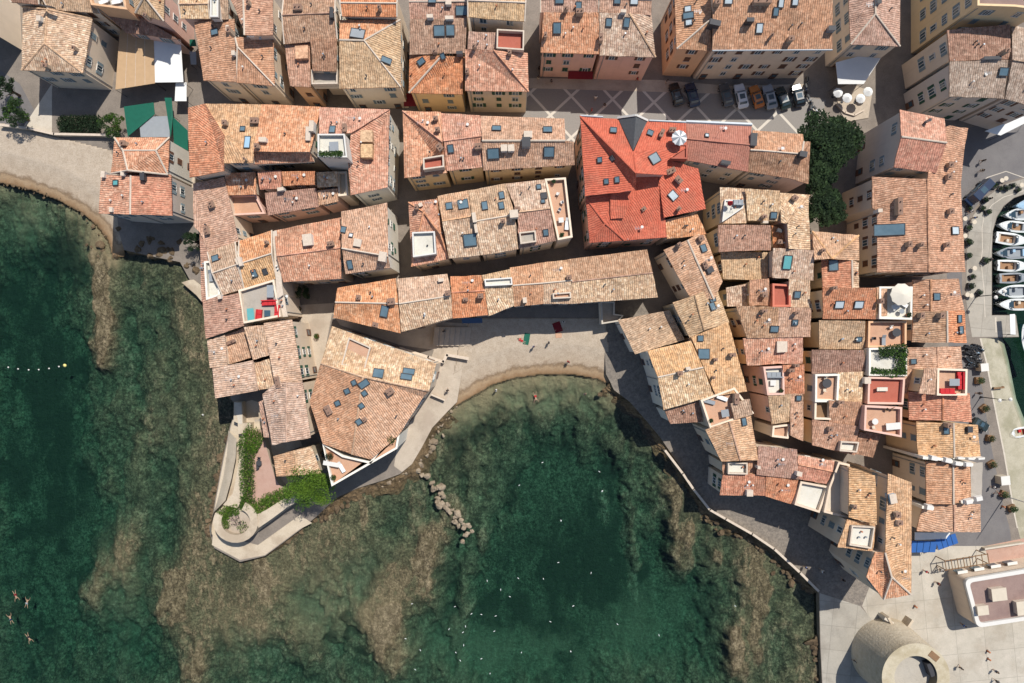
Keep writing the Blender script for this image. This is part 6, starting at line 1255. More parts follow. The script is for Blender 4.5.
tree('bush_tree', 'dark shrub between the ribbed roof and the dark rocky alley', '0', 193, 241, 2.0, 5, DK, 7, 1800, .16, 20)
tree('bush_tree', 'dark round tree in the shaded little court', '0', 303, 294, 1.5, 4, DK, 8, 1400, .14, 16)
tree('bush_tree', 'bright lime green tree spilling over the bastion wall', 'y', 452, 368, 4.5, 8.5, ['lime', 'lime', 'green'], 9, 9500, .17, 60, z=0)
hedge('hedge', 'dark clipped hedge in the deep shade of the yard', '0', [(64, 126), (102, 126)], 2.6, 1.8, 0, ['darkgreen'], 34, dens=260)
for i, (x, y, r_) in enumerate([(318, 336, .5), (309.5, 352, .55), (307, 338, .4), (313, 372, .5), (300, 309, .5), (311, 381, .4)]):
    o = pot_plant(r_, ['green', 'midgreen'][i % 2], 50 + i); one(o, ['bush in a pot by the sunlit alley bend, nearest the big sea path house', 'yellow green potted bush halfway down the sunlit alley', 'potted bush against the cream house, highest up the sunlit alley', 'potted bush at the narrow lower part of the sunlit alley', 'potted bush at the edge of the shaded court', 'last potted bush before the alley disappears'][i], 'plant', '0', x, y, .01)

# ------------------------------------------------------------ bastion
def polyW(fr, pts, z): return ccw([(p.x, p.y) for p in (P3(fr, x, y, z) for x, y in pts)])
bast = empty('bastion', (P3('y', 200, 400).x, P3('y', 200, 400).y, 0)); tag(bast, 'pale stone bastion with a round turret end and a planted pink terrace', 'bastion')
bl = Vector((-bast.location.x, -bast.location.y, 0))
def bpart(name, fr, pts, z0, z1, mat, top=None, parent=None, topz=None):
    m = MB(); w = ccw([(p.x + bl.x, p.y + bl.y) for p in (P3(fr, x, y, z1) for x, y in pts)]); m.prism(w, z0, z1, mat, top); return m.build(name, parent or bast)
M['leafsoil'] = ground_mat('planting_soil', (120, 96, 74), (140, 112, 88), 1.0)
bpart('platform', 'y', [(186, 132), (262, 128), (320, 330), (345, 372), (400, 404), (255, 520), (235, 500), (215, 490), (190, 440), (184, 300)], -.2, 2.0, 'bastion', 'pinkpave')
def strip(name, pts_out, pts_in, z0, z1, mat):
    n = len(pts_out); m = MB(); O_ = [P3('y', x, y, z1) + bl for x, y in pts_out]; I_ = [P3('y', x, y, z1) + bl for x, y in pts_in]
    vs = []
    for o_, i_ in zip(O_, I_): vs += [Vector((o_.x, o_.y, z0)), Vector((o_.x, o_.y, z1)), Vector((i_.x, i_.y, z1)), Vector((i_.x, i_.y, z0))]
    fs = []
    for k in range(n - 1):
        a = k * 4; b = a + 4; fs += [(a, a + 1, b + 1, b), (a + 1, a + 2, b + 2, b + 1), (a + 2, a + 3, b + 3, b + 2)]
    fs += [(0, 3, 2, 1), ((n - 1) * 4, (n - 1) * 4 + 1, (n - 1) * 4 + 2, (n - 1) * 4 + 3)]
    m.add(vs, fs, mat); return m.build(name, bast)
import cmath
cx_, cy_ = 152, 520
ang = [math.radians(a) for a in range(-205, 66, 15)]
strip('turret_wall', [(cx_ + 96 * math.cos(-a), cy_ + 90 * math.sin(-a)) for a in ang], [(cx_ + 62 * math.cos(-a), cy_ + 56 * math.sin(-a)) for a in ang], -1, 3.1, M['bastion'])
bpart('turret_floor', 'y', [(cx_ + 64 * math.cos(a * .524), cy_ + 58 * math.sin(a * .524)) for a in range(12)], -.2, 2.1, 'bastion', 'sandpath')
strip('parapet_wall', [(250, 546), (300, 512), (370, 460), (428, 426)], [(228, 496), (285, 468), (350, 425), (400, 404)], -.3, 3.0, M['bastion'])
strip('parapet_wall', [(180, 130), (176, 200), (160, 300), (140, 400), (98, 448)], [(192, 130), (190, 200), (186, 300), (188, 400), (160, 462)], -.3, 2.7, M['bastion'])
# sloping outer berm
bm2 = MB(); A_ = [(172, 160), (168, 240), (150, 330), (125, 420), (75, 470), (60, 520), (66, 560)]; B_ = [(120, 130), (112, 230), (96, 330), (72, 430), (50, 500), (40, 560), (48, 590)]
vs = []
for a, b in zip(A_, B_):
    for k in range(5): t_ = k / 4; q = P3('y', a[0] + (b[0] - a[0]) * t_, a[1] + (b[1] - a[1]) * t_, 0) + bl; q.z = 1.6 - 1.7 * t_ ** 1.2; vs.append(q)
bm2.add(vs, [(i * 5 + k, (i + 1) * 5 + k, (i + 1) * 5 + k + 1, i * 5 + k + 1) for i in range(6) for k in range(4)], 'bastion'); bm2.build('sloping_apron', bast, smooth=True)
sheet('quay', [(212, 545), (213, 534), (222, 510), (238, 540), (258, 545), (300, 515), (312, 523), (300, 529), (265, 555), (240, 560)], M['bastion'], lvl=2)
sheet('terrace_path', [(238, 404), (231, 426), (224, 458), (216, 500), (211, 534), (240, 545), (300, 500), (312, 470), (300, 440), (280, 410), (252, 400)], M['bastion'], lvl=1)
bt = chair_thing('darkgrey'); one(bt, 'dark chair at the inland side of the bastion table', 'chair', 'y', 256, 248, 2.0, 3); bt2 = table_thing(.5, 'darkgrey'); one(bt2, 'small dark round table on the pink bastion terrace', 'table', 'y', 258, 266, 2.0)
bt3 = copy_tree(bt); one(bt3, 'dark chair at the seaward side of the bastion table', 'chair', 'y', 250, 284, 2.0, 0.2)
hedge('hedge', 'bright green hedge block at the top of the bastion terrace', 'y', [(190, 150), (262, 186)], 3.4, 1.4, 2.0, ['lime', 'green'], 41, dens=190)
hedge('hedge', 'long bright green hedge strip along the west wall of the bastion', 'y', [(204, 190), (202, 300), (206, 460)], 2.2, 1.2, 2.0, ['green', 'lime', 'midgreen'], 42, dens=190)
hedge('hedge', 'bright green hedge against the seaward bastion parapet', 'y', [(245, 470), (300, 430), (385, 402)], 2.4, 1.2, 2.0, ['lime', 'green'], 43, dens=190)
hedge('hedge', 'green bushes on the inland curve of the round turret', 'y', [(104, 540), (100, 490), (125, 466), (165, 462)], 1.8, 1.0, 2.1, ['green', 'lime'], 44, dens=190)
hedge('hedge', 'pale green shrub at the seaward side of the turret floor', 'y', [(175, 552), (200, 530)], 1.5, .8, 2.1, ['lime', 'midgreen'], 45, dens=70)
M['flower'] = plain('mauve_flowers', (.34, .22, .22), .9, var=.3)
hedge('flower_bed', 'mauve flower bed in the middle of the round turret', 'y', [(140, 518), (168, 508)], 1.6, .5, 2.1, ['flower', 'midgreen'], 46, dens=60, cat='flower bed')
ww = empty('stone_wall', (P3('K', 250, 620).x, P3('K', 250, 620).y, 0)); tag(ww, 'pale stone wall top running out of the shade towards the bastion hedge', 'wall'); m = MB(); w = polyW('d', [(250, 410), (296, 410), (302, 530), (345, 530), (345, 590), (275, 592), (272, 530), (248, 520)], 1.6); m.prism([(a + -ww.location.x, b - ww.location.y) for a, b in w], -.3, 1.6, 'bastion'); m.build('wall_body', ww)
c_ = MB(); w2 = polyW('d', [(252, 414), (292, 414), (298, 534), (276, 534)], 1.66); c_.prism([(a - ww.location.x, b - ww.location.y) for a, b in w2], 1.6, 1.66, 'quaywhite'); c_.build('coping', ww)

# ------------------------------------------------------------ round fort tower and the modern building on the plaza
tw = empty('round_tower'); tp = P3('z', 310, 652, 9.0); tw.location = (tp.x, tp.y, 0); tag(tw, 'squat round stone fort tower with a wide pale parapet ring', 'tower')
sc_ = (CAMH - 9) / FPX; R1 = 34 * sc_; R2 = 21.5 * sc_
m = MB(); m.lathe((0, 0, 0), [(R1 + .6, -.3), (R1 + .35, 3), (R1, 8.2), (R1, 9), (R2, 9), (R2, 7.1)], ground_mat('tower_stone', (222, 206, 180), (238, 224, 200), 1.4, .12, speck=(196, 176, 144), fine=2.2, amt=.35), 64); m.build('battered_wall', tw, smooth=False)
m = MB(); n_ = 64; vs = []; 
for r_, z_ in ((R1, 9.02), (R2, 9.02), (R2, 7.2)):
    for k in range(n_): a = 2 * math.pi * k / n_; vs.append((r_ * math.cos(a), r_ * math.sin(a), z_))
m.add(vs, [(j * n_ + k, j * n_ + (k + 1) % n_, (j + 1) * n_ + (k + 1) % n_, (j + 1) * n_ + k) for j in range(2) for k in range(n_)], ground_mat('tower_parapet_stone', (216, 202, 172), (230, 218, 192), .7, speck=(176, 158, 120), amt=.3))
m.build('parapet_ring', tw)
tw_h = tw.children[0]
m = MB(); m.lathe((0, 0, 7.15), [(R2 + .01, 0), (R2 + .01, .06)], ground_mat('tower_floor', (200, 192, 178), (214, 206, 192), .6, amt=.2), 48); m.build('roof_floor', tw)
m = MB(); a = math.radians(50); m.box((R1 * .82 * math.cos(a), R1 * .82 * math.sin(a), 9.05), (1.0, 1.7, .12), 'wood', rz=a); m.build('hatch', tw)
m = MB(); a = math.radians(20); m.box((R2 * .86 * math.cos(a), R2 * .86 * math.sin(a), 7.9), (.9, 2.2, 1.5), 'darkgrey', rz=a); m.build('stair_housing', tw)

mb_ = empty('modern_building'); A0 = P3('z', 700, 240, 4.6); mb_.location = (A0.x, A0.y, 0); tag(mb_, 'low modern building with a flat mauve roof, white rim and rounded corners', 'building')
ml = Vector((-mb_.location.x, -mb_.location.y, 0))
def rounded(pts, r, k=6):
    out = []; n = len(pts)
    for i in range(n):
        p0, p1, p2 = (Vector(pts[(i + j) % n][:2]) for j in (-1, 0, 1)); a = p1 + (p0 - p1).normalized() * r; b = p1 + (p2 - p1).normalized() * r
        for j in range(k + 1): t_ = j / k; out.append(a.lerp(p1, t_).lerp(p1.lerp(b, t_), t_))
    return out
op = ccw([(p.x + ml.x, p.y + ml.y) for p in (P3('z', x, y, 4.6) for x, y in [(575, 106), (1150, 10), (1190, 290), (646, 374)])])
ro = rounded(op, 1.1)
m = MB(); m.prism([(p.x, p.y) for p in ro], -.2, 4.3, WALL['beige']); m.build('wall', mb_)
m = MB(); i2 = rounded([tuple(q) for q in offset_poly([(a, b, 0) for a, b in op], .65)], .8); n_ = len(ro); vs = [(p.x, p.y, 4.05) for p in ro] + [(p.x, p.y, 4.85) for p in ro] + [(p.x, p.y, 4.85) for p in i2] + [(p.x, p.y, 4.2) for p in i2]
m.add(vs, [(j * n_ + k, j * n_ + (k + 1) % n_, (j + 1) * n_ + (k + 1) % n_, (j + 1) * n_ + k) for j in range(3) for k in range(n_)], 'white'); m.build('parapet', mb_)
m = MB(); m.prism([(p.x, p.y) for p in i2], 4.31, 4.4, 'mauve'); m.build('roof', mb_)
for x, y, s_ in ((758, 184, 1.0), (668, 272, .75), (900, 258, 1.1)):
    p = P3('z', x, y, 4.8) + ml; m = MB(); m.box((p.x, p.y, 4.9), (2.3 * s_, 1.9 * s_, 1.1), 'mortar', rz=.12); m.box((p.x, p.y, 5.48), (2.5 * s_, 2.1 * s_, .08), 'cream', rz=.12); m.build('roof_hatch', mb_)
for k in range(4):
    p = P3('z', 566 + k * 92, 68 - k * 16, 2.6) + ml
    m = MB(); m.box((p.x, p.y, 2.0), (1.5, .2, 1.4), 'glass', rz=.16); m.box((p.x, p.y + .1, 2.8), (1.7, .5, .1), 'white', rz=.16); m.build('window', mb_)
pg = empty('pergola'); p0 = P3('z', 560, 18, 2.6); pg.location = (p0.x, p0.y, 0); tag(pg, 'open wooden pergola along the inland wall of the modern building', 'pergola')
for k in range(8): m = MB(); m.box((-2.6 + k * 1.05, k * .17 - .4, 2.6), (.1, 1.9, .1), 'wood', rz=.16); m.build('slat', pg)
for s_ in (-1, 1): m = MB(); m.box((1.0, .15 + s_ * .8, 2.5), (7.6, .12, .12), 'wood', rz=.16); m.build('beam', pg)
for x, y in ((-2.5, -1.2), (4.6, 0), (-2.7, .4), (4.4, 1.5)): m = MB(); m.box((x, y, 1.25), (.12, .12, 2.5), 'wood'); m.build('post', pg)
# ------------------------------------------------------------ awnings, canopies
def awning(label, fr, quad, h0, h1, mat, name='awning', cat='awning', legs=True, group=None):
    """cloth stretched over a frame: p0, p1 along the high edge"""
    vs = [P3(fr, *quad[0], h0), P3(fr, *quad[1], h0), P3(fr, *quad[2], h1), P3(fr, *quad[3], h1)]; c = sum(vs, Vector()) / 4; t = empty(name, (c.x, c.y, 0)); tag(t, label, cat, group)
    vs = [v - Vector((c.x, c.y, 0)) for v in vs]; m = MB(); lo = [v - Vector((0, 0, .08)) for v in vs]
    m.add(vs + lo, [(3, 2, 1, 0), (4, 5, 6, 7), (0, 1, 5, 4), (1, 2, 6, 5), (2, 3, 7, 6), (3, 0, 4, 7)], mat); m.build('cloth', t)
    for k in range(1, 4 if mat in ('tancloth', 'bluecloth') else 1):
        m = MB(); m.tube([vs[0].lerp(vs[1], k / 4) + Vector((0, 0, .02)), vs[3].lerp(vs[2], k / 4) + Vector((0, 0, .02))], .04, 'mortar' if mat != 'bluecloth' else 'blueplate', 4); m.build('rib', t)
    if legs:
        for v in vs[2:]: m = MB(); m.tube([(v.x, v.y, 0), (v.x, v.y, v.z - .05)], .04, 'darkgrey', 5); m.build('post', t)
    return t
awning('tan canvas awning roof in the yard beside the white one', 'A', [(610, 150), (780, 160), (790, 424), (588, 456)], 4.2, 3.6, 'tancloth')
awning('large white awning beside the tan canvas roof', 'A', [(782, 190), (920, 200), (934, 418), (790, 420)], 4.0, 3.6, 'whitecloth')
awning('small white roof sheet over the shaded yard lane', 'A', [(895, 420), (950, 420), (950, 515), (890, 515)], 2.8, 2.6, 'whitecloth')
awning('blue awning nearest the low speckled pink roof', 'R', [(426, 205), (516, 206), (508, 243), (424, 244)], 3.2, 2.7, 'bluecloth', group='blue awnings by the plaza')
awning('slanting blue awning turned towards the harbour', 'R', [(510, 200), (576, 180), (586, 212), (520, 236)], 3.2, 2.7, 'bluecloth', group='blue awnings by the plaza')
awning('white terrace sheet above the blue awnings', 'R', [(440, 176), (560, 178), (545, 198), (440, 202)], 3.4, 3.2, 'whitecloth')
awning('wide pale blue white cafe canopy below the speckled roof house', 'E', [(60, 318), (322, 246), (202, 428), (72, 428)], 4.5, 3.4, M['whitecloth'], name='cafe_canopy', cat='canopy')
awning('crimson awning over the shop of the pink house on the square', 'C', [(718, 303), (824, 305), (822, 338), (716, 336)], 3.0, 2.5, 'darkredcloth', legs=False)
awning('crimson awning deep in the alley beside the orange red hipped roof', 'C', [(15, 398), (52, 398), (70, 452), (16, 454)], 3.2, 3.0, 'darkredcloth')
awning('white curved canopy at the harbour corner of the grey tan roof', 'E', [(820, 668), (1010, 592), (1080, 600), (900, 690)], 3.4, 3.0, 'whitecloth')
awning('blue green door canopy under the scarlet bay row roof', 'L', [(262, 334), (350, 332), (352, 354), (266, 356)], 3.0, 2.6, 'blueplate', legs=False)
awning('striped red and white sunshade box at the pier end', 'w', [(434, 462), (466, 460), (470, 588), (438, 586)], 2.2, 2.0, M['whitecloth'], name='pier_sunshade', cat='sunshade')
tp_ = awning('green tarpaulin roof around a grey court beside the beach house', 'F', [(528, 28), (655, 10), (660, 60), (545, 156)], 2.6, 2.4, 'tealcloth', name='tarpaulin', cat='tarpaulin')
awning('narrow green tarpaulin strip running down to the beach house terrace', 'F', [(702, -10), (732, -10), (738, 70), (728, 160)], 2.6, 2.4, 'tealcloth', name='tarpaulin', cat='tarpaulin')
awning('dark green tarpaulin between the strip and the ribbed rust roof', 'F', [(736, 70), (800, 130), (802, 216), (742, 188)], 2.2, 1.6, 'tealcloth', name='tarpaulin', cat='tarpaulin')
awning('grey flat sheet roof framed by the green tarpaulins', 'F', [(592, 72), (722, 68), (724, 158), (600, 158)], 2.2, 2.1, 'cover', name='sheet_roof', cat='roof sheet')
# small hut in the narrow green court
awning('teal glass roofed lean-to in the narrow court below the tan tiled roof', 'B', [(40, 168), (64, 168), (70, 196), (42, 198)], 2.4, 2.2, 'tealcloth', name='lean_to', cat='lean-to')
awning('grey white box roof in the narrow court below the tan tiled roof', 'B', [(40, 220), (68, 220), (70, 275), (46, 275)], 2.4, 2.2, 'cover', name='box_roof', cat='roof')
# bay terrace building edge and steps
bt_ = empty('bay_terrace', (P3('M', 40, 220).x, P3('M', 40, 220).y, 0)); tag(bt_, 'small white parapet terrace on the inland corner of the beach', 'terrace')
m = MB(); w = [(a - bt_.location.x, b - bt_.location.y) for a, b in polyW('M', [(2, 176), (62, 178), (62, 230), (100, 236), (80, 262), (6, 274)], 3.0)]; m.prism(w, -.2, 2.6, WALL['white'], top=M['sandpath']); m.build('platform', bt_)
q = MB(); i2 = offset_poly([(a, b, 0) for a, b in w], .25); n = len(w)
for i in range(n): j = (i + 1) % n; q.add([(w[i][0], w[i][1], 2.6), (w[j][0], w[j][1], 2.6), (i2[j].x, i2[j].y, 2.6), (i2[i].x, i2[i].y, 2.6), (w[i][0], w[i][1], 3.3), (w[j][0], w[j][1], 3.3), (i2[j].x, i2[j].y, 3.3), (i2[i].x, i2[i].y, 3.3)], [(0, 1, 5, 4), (2, 3, 7, 6), (4, 5, 6, 7)], 'quaywhite')
q.build('parapet', bt_)
def low_wall(label, fr, pts, w_, h_, mat='mortar', name='low_wall', cat='wall', z=0):
    P = [P3(fr, x, y, h_) for x, y in pts]; c = P[0].copy(); t = empty(name, (c.x, c.y, 0)); tag(t, label, cat); m = MB(); cp_ = MB()
    for a, b in zip(P[:-1], P[1:]):
        d = b - a; L_ = Vector((d.x, d.y)).length; mid = (a + b) / 2 - c; rz = math.atan2(d.y, d.x)
        m.box((mid.x, mid.y, z + (h_ - z) / 2 - .1), (L_ + .01, w_ * .8, h_ - z + .2), 'bastion', rz=rz); cp_.box((mid.x, mid.y, h_ + .04), (L_ + w_ * .5, w_, .09), mat, rz=rz)
    m.build('wall_body', t); cp_.build('coping', t); return t
low_wall('curved pale retaining wall between the sea path house and the steps', 'L', [(0, 462), (120, 500), (185, 520), (200, 490), (290, 506)], .5, 1.0)
low_wall('short dark railing wall across the sea path above the rocks', 'L', [(135, 660), (190, 683)], .3, .9)
low_wall('pale parapet along the promenade where rocks stand below it', 'V', [(296, 30), (345, 94), (375, 138), (421, 196), (466, 222), (540, 264), (602, 306)], .38, .95)
low_wall('pale parapet corner of the promenade beside the concrete quay', 'V', [(602, 306), (674, 372), (726, 424)], .4, .95)
low_wall('beach wall under the yard fence, pale coping along the shaded garden', 'F', [(0, 106), (120, 120), (230, 145), (480, 150)], .4, 1.0)
low_wall('terrace wall seaward of the tarpaulin court', 'F', [(738, 190), (800, 230), (806, 330)], .3, 1.0)
low_wall('cafe terrace kerb wall on the square side', 'D', [(925, 445), (960, 480), (1000, 492), (1040, 470)], .25, .35)
# steps of the sea path
for k in range(7):
    pass
st = empty('steps', (P3('L', 220, 420).x, P3('L', 220, 420).y, 0)); tag(st, 'broad shallow steps dropping from the alley to the small beach', 'steps')
for k in range(7):
    w = [(a - st.location.x, b - st.location.y) for a, b in polyW('L', [(150 + k * 22, 372), (172 + k * 22, 372), (164 + k * 22, 452), (142 + k * 22, 450)], .1)]; m = MB(); m.prism(w, 0, .95 - k * .13, 'sandpath'); m.build('step', st)
# ------------------------------------------------------------ cars
def car_thing(paint, L_=4.1, W_=1.75, Hh=1.45, van=False):
    t = empty('parked_car'); b = MB(); hw = W_ / 2; hl = L_ / 2
    prof = [(-hl, .35), (-hl, .75), (-hl * .93, .92), (-hl * .45, .98), (-hl * .2, Hh), (hl * .5, Hh), (hl * .86, 1.0), (hl * .98, .9), (hl, .4)] if not van else [(-hl, .35), (-hl, .9), (-hl * .82, 1.05), (-hl * .62, Hh), (hl * .95, Hh), (hl, 1.5), (hl, .4)]
    n = len(prof); vs = []
    for s_ in (-1, 1):
        for y, z_ in prof: k = 1 if z_ < 1.05 else .8; vs.append((s_ * hw * k * (1 if abs(y) < hl * .9 else .88), y, z_))
    fs = [tuple(range(n)), tuple(reversed(range(n, 2 * n)))] + [(i, n + i, n + (i + 1) % n, (i + 1) % n) for i in range(n)]
    b.add(vs, fs, paint); body = b.build('body', t)
    md = body.modifiers.new('bevel', 'BEVEL'); md.width = .07; md.segments = 2
    g_ = MB(); g_.box((0, -hl * .33, 1.22 if not van else 1.4), (W_ * .72, .66, .03), 'glass', tilt=Matrix.Rotation(math.radians(58 if not van else 60), 3, 'X')); g_.build('windscreen', t)
    g_ = MB(); g_.box((0, hl * .69 if not van else hl * .99, 1.23), (W_ * .7, .62 if not van else .04, .03 if not van else .5), 'glass', tilt=Matrix.Rotation(math.radians(-48 if not van else 0), 3, 'X')); g_.build('rear_window', t)
    g_ = MB(); g_.box((0, hl * .12, Hh + .004), (W_ * .5, L_ * .2, .02), 'glass'); g_.build('sunroof', t)
    for s_ in (-1, 1):
        g_ = MB(); g_.box((s_ * hw * .9, hl * .12, 1.2), (.03, L_ * .36, .3), 'glass', tilt=Matrix.Rotation(-s_ * .35, 3, 'Y')); g_.build('side_window', t)
        h_ = MB(); h_.box((s_ * hw * .66, -hl * .97, .72), (.36, .12, .16), 'white'); h_.build('headlight', t)
        m_ = MB(); m_.box((s_ * (hw + .08), -hl * .28, 1.02), (.18, .12, .14), paint); m_.build('mirror', t)
        for y in (-.62, .62):
            w_ = MB(); w_.tube([(s_ * (hw - .2), y * hl, .32), (s_ * (hw + .02), y * hl, .32)], .32, 'black', 14); ww_ = w_.build('wheel', t); r_ = MB(); r_.tube([(s_ * (hw + .02), y * hl, .32), (s_ * (hw + .035), y * hl, .32)], .19, 'zinc', 10); r_.build('rim', ww_)
    return t
def swap(o, old, new):
    for ch in list(o.children):
        if ch.data and any(m_ and m_.name == M[old].name for m_ in ch.data.materials):
            ch.data = ch.data.copy()
            for i, m_ in enumerate(ch.data.materials):
                if m_ and m_.name == M[old].name: ch.data.materials[i] = M[new]
car0 = car_thing('blackcar')
CARS = [(82, 126, 'blackcar', 196, 1.0, 'black car standing first in the row, nearest the alley'), (163, 130, 'navycar', 194, 1.05, 'dark navy car second in the row, nearest the alley'), (336, 130, 'greycar', 196, 1.0, 'dark grey car between the gap and the white car'),
        (412, 136, 'whitecar', 192, 1.05, 'white car with a dark sunroof in the parking row'), (492, 138, 'orangecar', 198, .98, 'orange brown car next to the white one'), (558, 140, 'silvercar', 194, 1.05, 'silver car between the orange brown and dark green ones'),
        (626, 146, 'greencar', 200, 1.0, 'very dark green car beside the silver one'), (704, 132, 'blackcar', 193, 1.0, 'black car at the scooter end of the row')]
car0['category'] = 'car'
for i, (x, y, c_, a, s_, lb) in enumerate(CARS):
    o = put(car0, i > 0, (0, 0, 0), 0, lb, 'cars parked along the square'); p = P3('t', x, y, .6); o.location = (p.x, p.y, .02); o.rotation_euler.z = math.radians(a); o.scale = (s_,) * 3
    if c_ != 'blackcar': swap(o, 'blackcar', c_)
van = car_thing('navycar', 5.2, 2.0, 2.1, van=True); van.name = 'parked_van'; one(van, 'long dark navy van parked on the harbour curve', 'van', 'x', 294, 246, 1.0, math.radians(-44)); van.location.z = .02
mc = car_thing('greencar', 2.9, 1.5, 1.5); mc.name = 'parked_microcar'; one(mc, 'tiny dark teal car standing by the scarlet orange harbour roof', 'car', 'v', 228, 538, .6, math.radians(60)); mc.location.z = .02
# scooters
def scooter_thing(paint='bluecar'):
    t = empty('scooter'); b = MB(); b.tube([(0, -.55, .55), (0, -.2, .35), (0, .35, .45), (0, .7, .55)], [.1, .12, .18, .12], paint, 7); b.build('body', t)
    s_ = MB(); s_.box((0, .3, .72), (.28, .7, .12), 'black'); s_.build('seat', t)
    h_ = MB(); h_.tube([(-.3, -.5, 1.0), (.3, -.5, 1.0)], .03, 'black', 5); h_.tube([(0, -.5, 1.0), (0, -.68, .3)], .04, 'zinc', 5); h_.build('handlebar', t)
    for y in (-.7, .62): w_ = MB(); w_.tube([(-.06, y, .26), (.06, y, .26)], .26, 'black', 12); w_.build('wheel', t)
    return t
sc0 = scooter_thing('blackcar'); sc0['category'] = 'scooter'; PAINTS = ['blackcar', 'navycar', 'silvercar', 'bluehull', 'whitecar', 'greycar']
spots = [('t', 748, 62), ('t', 742, 96), ('t', 757, 150), ('t', 770, 190), ('t', 790, 205), ('t', 762, 205)] + [('v', 145 + 13 * (k % 5) + (k // 5) * 4, 96 + 26 * (k // 5) + 5 * (k % 3)) for k in range(25)] + [('v', 200 + 10 * k, 92 + k * 5) for k in range(3)]
for i, (fr, x, y) in enumerate(spots):
    o = put(sc0, i > 0, (0, 0, 0), 0, 'scooter in the small cluster at the end of the car row' if fr == 't' else 'scooter in the packed cluster by the patchy pink harbour roof', 'scooters at the car row' if fr == 't' else 'scooters packed on the harbour pavement'); p = P3(fr, x, y, 0); o.location = (p.x, p.y, .02); o.rotation_euler.z = RH.uniform(-.5, .5) + (1.2 if fr == 'v' else .3)
    if i % 6: swap(o, 'blackcar', PAINTS[i % 6])
# ------------------------------------------------------------ boats
def boat_thing(L_, W_, hull='gelcoat', style=0, seed=0, deck='gelcoat', inner='seatcream'):
    """moored boat, bow towards -x"""
    t = empty('motor_boat'); n = 14; h = MB(); st_ = []
    for i in range(n):
        u = i / (n - 1); x = -L_ / 2 + L_ * u; w_ = W_ / 2 * (math.sin(min(1, u / .55) * math.pi / 2) ** .75 if u > 0 else .02) * (1 - .12 * max(0, u - .7) / .3); sh = .95 - .25 * math.sin(u * 2.4)
        st_.append((x, max(.03, w_), sh))
    vs = []
    for x, w_, sh in st_: vs += [(x, -w_, sh), (x, -w_ * .82, .1), (x, 0, -.35), (x, w_ * .82, .1), (x, w_, sh)]
    fs = []
    for i in range(n - 1):
        for k in range(4): a = i * 5 + k; fs.append((a, a + 5, a + 6, a + 1))
    fs.append(tuple((n - 1) * 5 + k for k in range(5))); h.add(vs, fs, hull); h.build('hull', t, smooth=False)
    c0, c1 = (.42, .96) if style in (0, 2) else (.30, .93); iw = .72
    d = MB(); dv = []; 
    for x, w_, sh in st_: dv += [(x, -w_, sh), (x, -w_ * iw, sh + .05), (x, 0, sh + .09), (x, w_ * iw, sh + .05), (x, w_, sh)]
    df = []
    for i in range(n - 1):
        u = (i + .5) / (n - 1)
        for k in range(4):
            if c0 < u < c1 and k in (1, 2): continue
            a = i * 5 + k; df.append((a, a + 1, a + 6, a + 5))
    d.add(dv, df, deck); d.build('deck', t)
    xa = -L_ / 2 + L_ * c0; xb = -L_ / 2 + L_ * c1; wi = W_ / 2 * iw * .93
    k = MB(); k.box(((xa + xb) / 2, 0, .32), (xb - xa, wi * 2, .05), 'teak' if style != 1 else 'cover'); 
    for s_ in (-1, 1): k.box(((xa + xb) / 2, s_ * wi, .55), (xb - xa, .05, .5), deck)
    k.box((xa, 0, .6), (.05, wi * 2, .62), deck); k.box((xb, 0, .55), (.05, wi * 2, .5), deck); k.build('cockpit', t)
    s_ = MB(); s_.box((xb - .35, 0, .55), (.5, wi * 1.7, .35), inner); s_.build('stern_seat', t)
    s_ = MB(); s_.box(((xa * .6 + xb * .4), wi * .45, .62), (.45, .5, .5), inner); s_.build('helm_seat', t)
    if style in (0, 1):
        g_ = MB(); x0 = xa - .1; g_.add([(x0 - .45, -wi * .55, 1.0), (x0 - .45, wi * .55, 1.0), (x0, wi * .85, 1.35), (x0, -wi * .85, 1.35), (x0 + .5, wi, 1.25), (x0 + .3, wi, .98), (x0 + .5, -wi, 1.25), (x0 + .3, -wi, .98)], [(0, 1, 2, 3), (1, 5, 4, 2), (0, 3, 6, 7)], 'glass'); g_.build('windshield', t)
    if style == 2:
        g_ = MB(); g_.box((xa + .1, 0, 1.25), (1.5, W_ * .62, .9), deck, taper=.82); c2 = g_.build('cabin', t); q = MB(); q.box((xa + .1, 0, 1.38), (1.44, W_ * .60, .3), 'glass', taper=.92); q.build('cabin_window', c2)
    if style == 1:
        g_ = MB(); g_.box((xa - L_ * .14, 0, .93), (.5, .5, .06), 'glass'); g_.build('deck_hatch', t)
    o_ = MB(); o_.box((L_ / 2 + .15, 0, .6), (.4, .35, .7), 'darkgrey'); o_.box((L_ / 2 + .2, 0, .1), (.15, .12, .8), 'darkgrey'); o_.build('outboard_motor', t)
    r_ = MB()
    pts_ = [(x, w_ * .93, sh + .35) for x, w_, sh in st_[1:8]]; r_.tube([(x, -y, z_) for x, y, z_ in reversed(pts_)] + pts_, .02, 'zinc', 4); r_.build('bow_rail', t)
    return t
BG = 'boats moored in the small harbour basin'
def boat(label, pxx, pyy, L_, W_, rz, **k):
    t = boat_thing(L_, W_, **k); p = P3('0', pxx, pyy, WATER + .5); t.location = (p.x, p.y, WATER + .02); t.rotation_euler.z = math.radians(rz); return tag(t, label, 'boat', BG)
boat('pale blue boat partly hidden, topmost of the moored row', 1029, 204.5, 5.4, 2.0, 8, hull='bluehull', deck='bluehull', style=0)
boat('white boat with brown stern seat, second below the pale blue one', 1019, 214.5, 5.6, 2.2, 4, style=1, inner='teak')
boat('short white boat with a rounded bow towards the quay and grey cockpit', 1011.5, 226.5, 5.2, 2.0, -6, style=0, inner='cover')
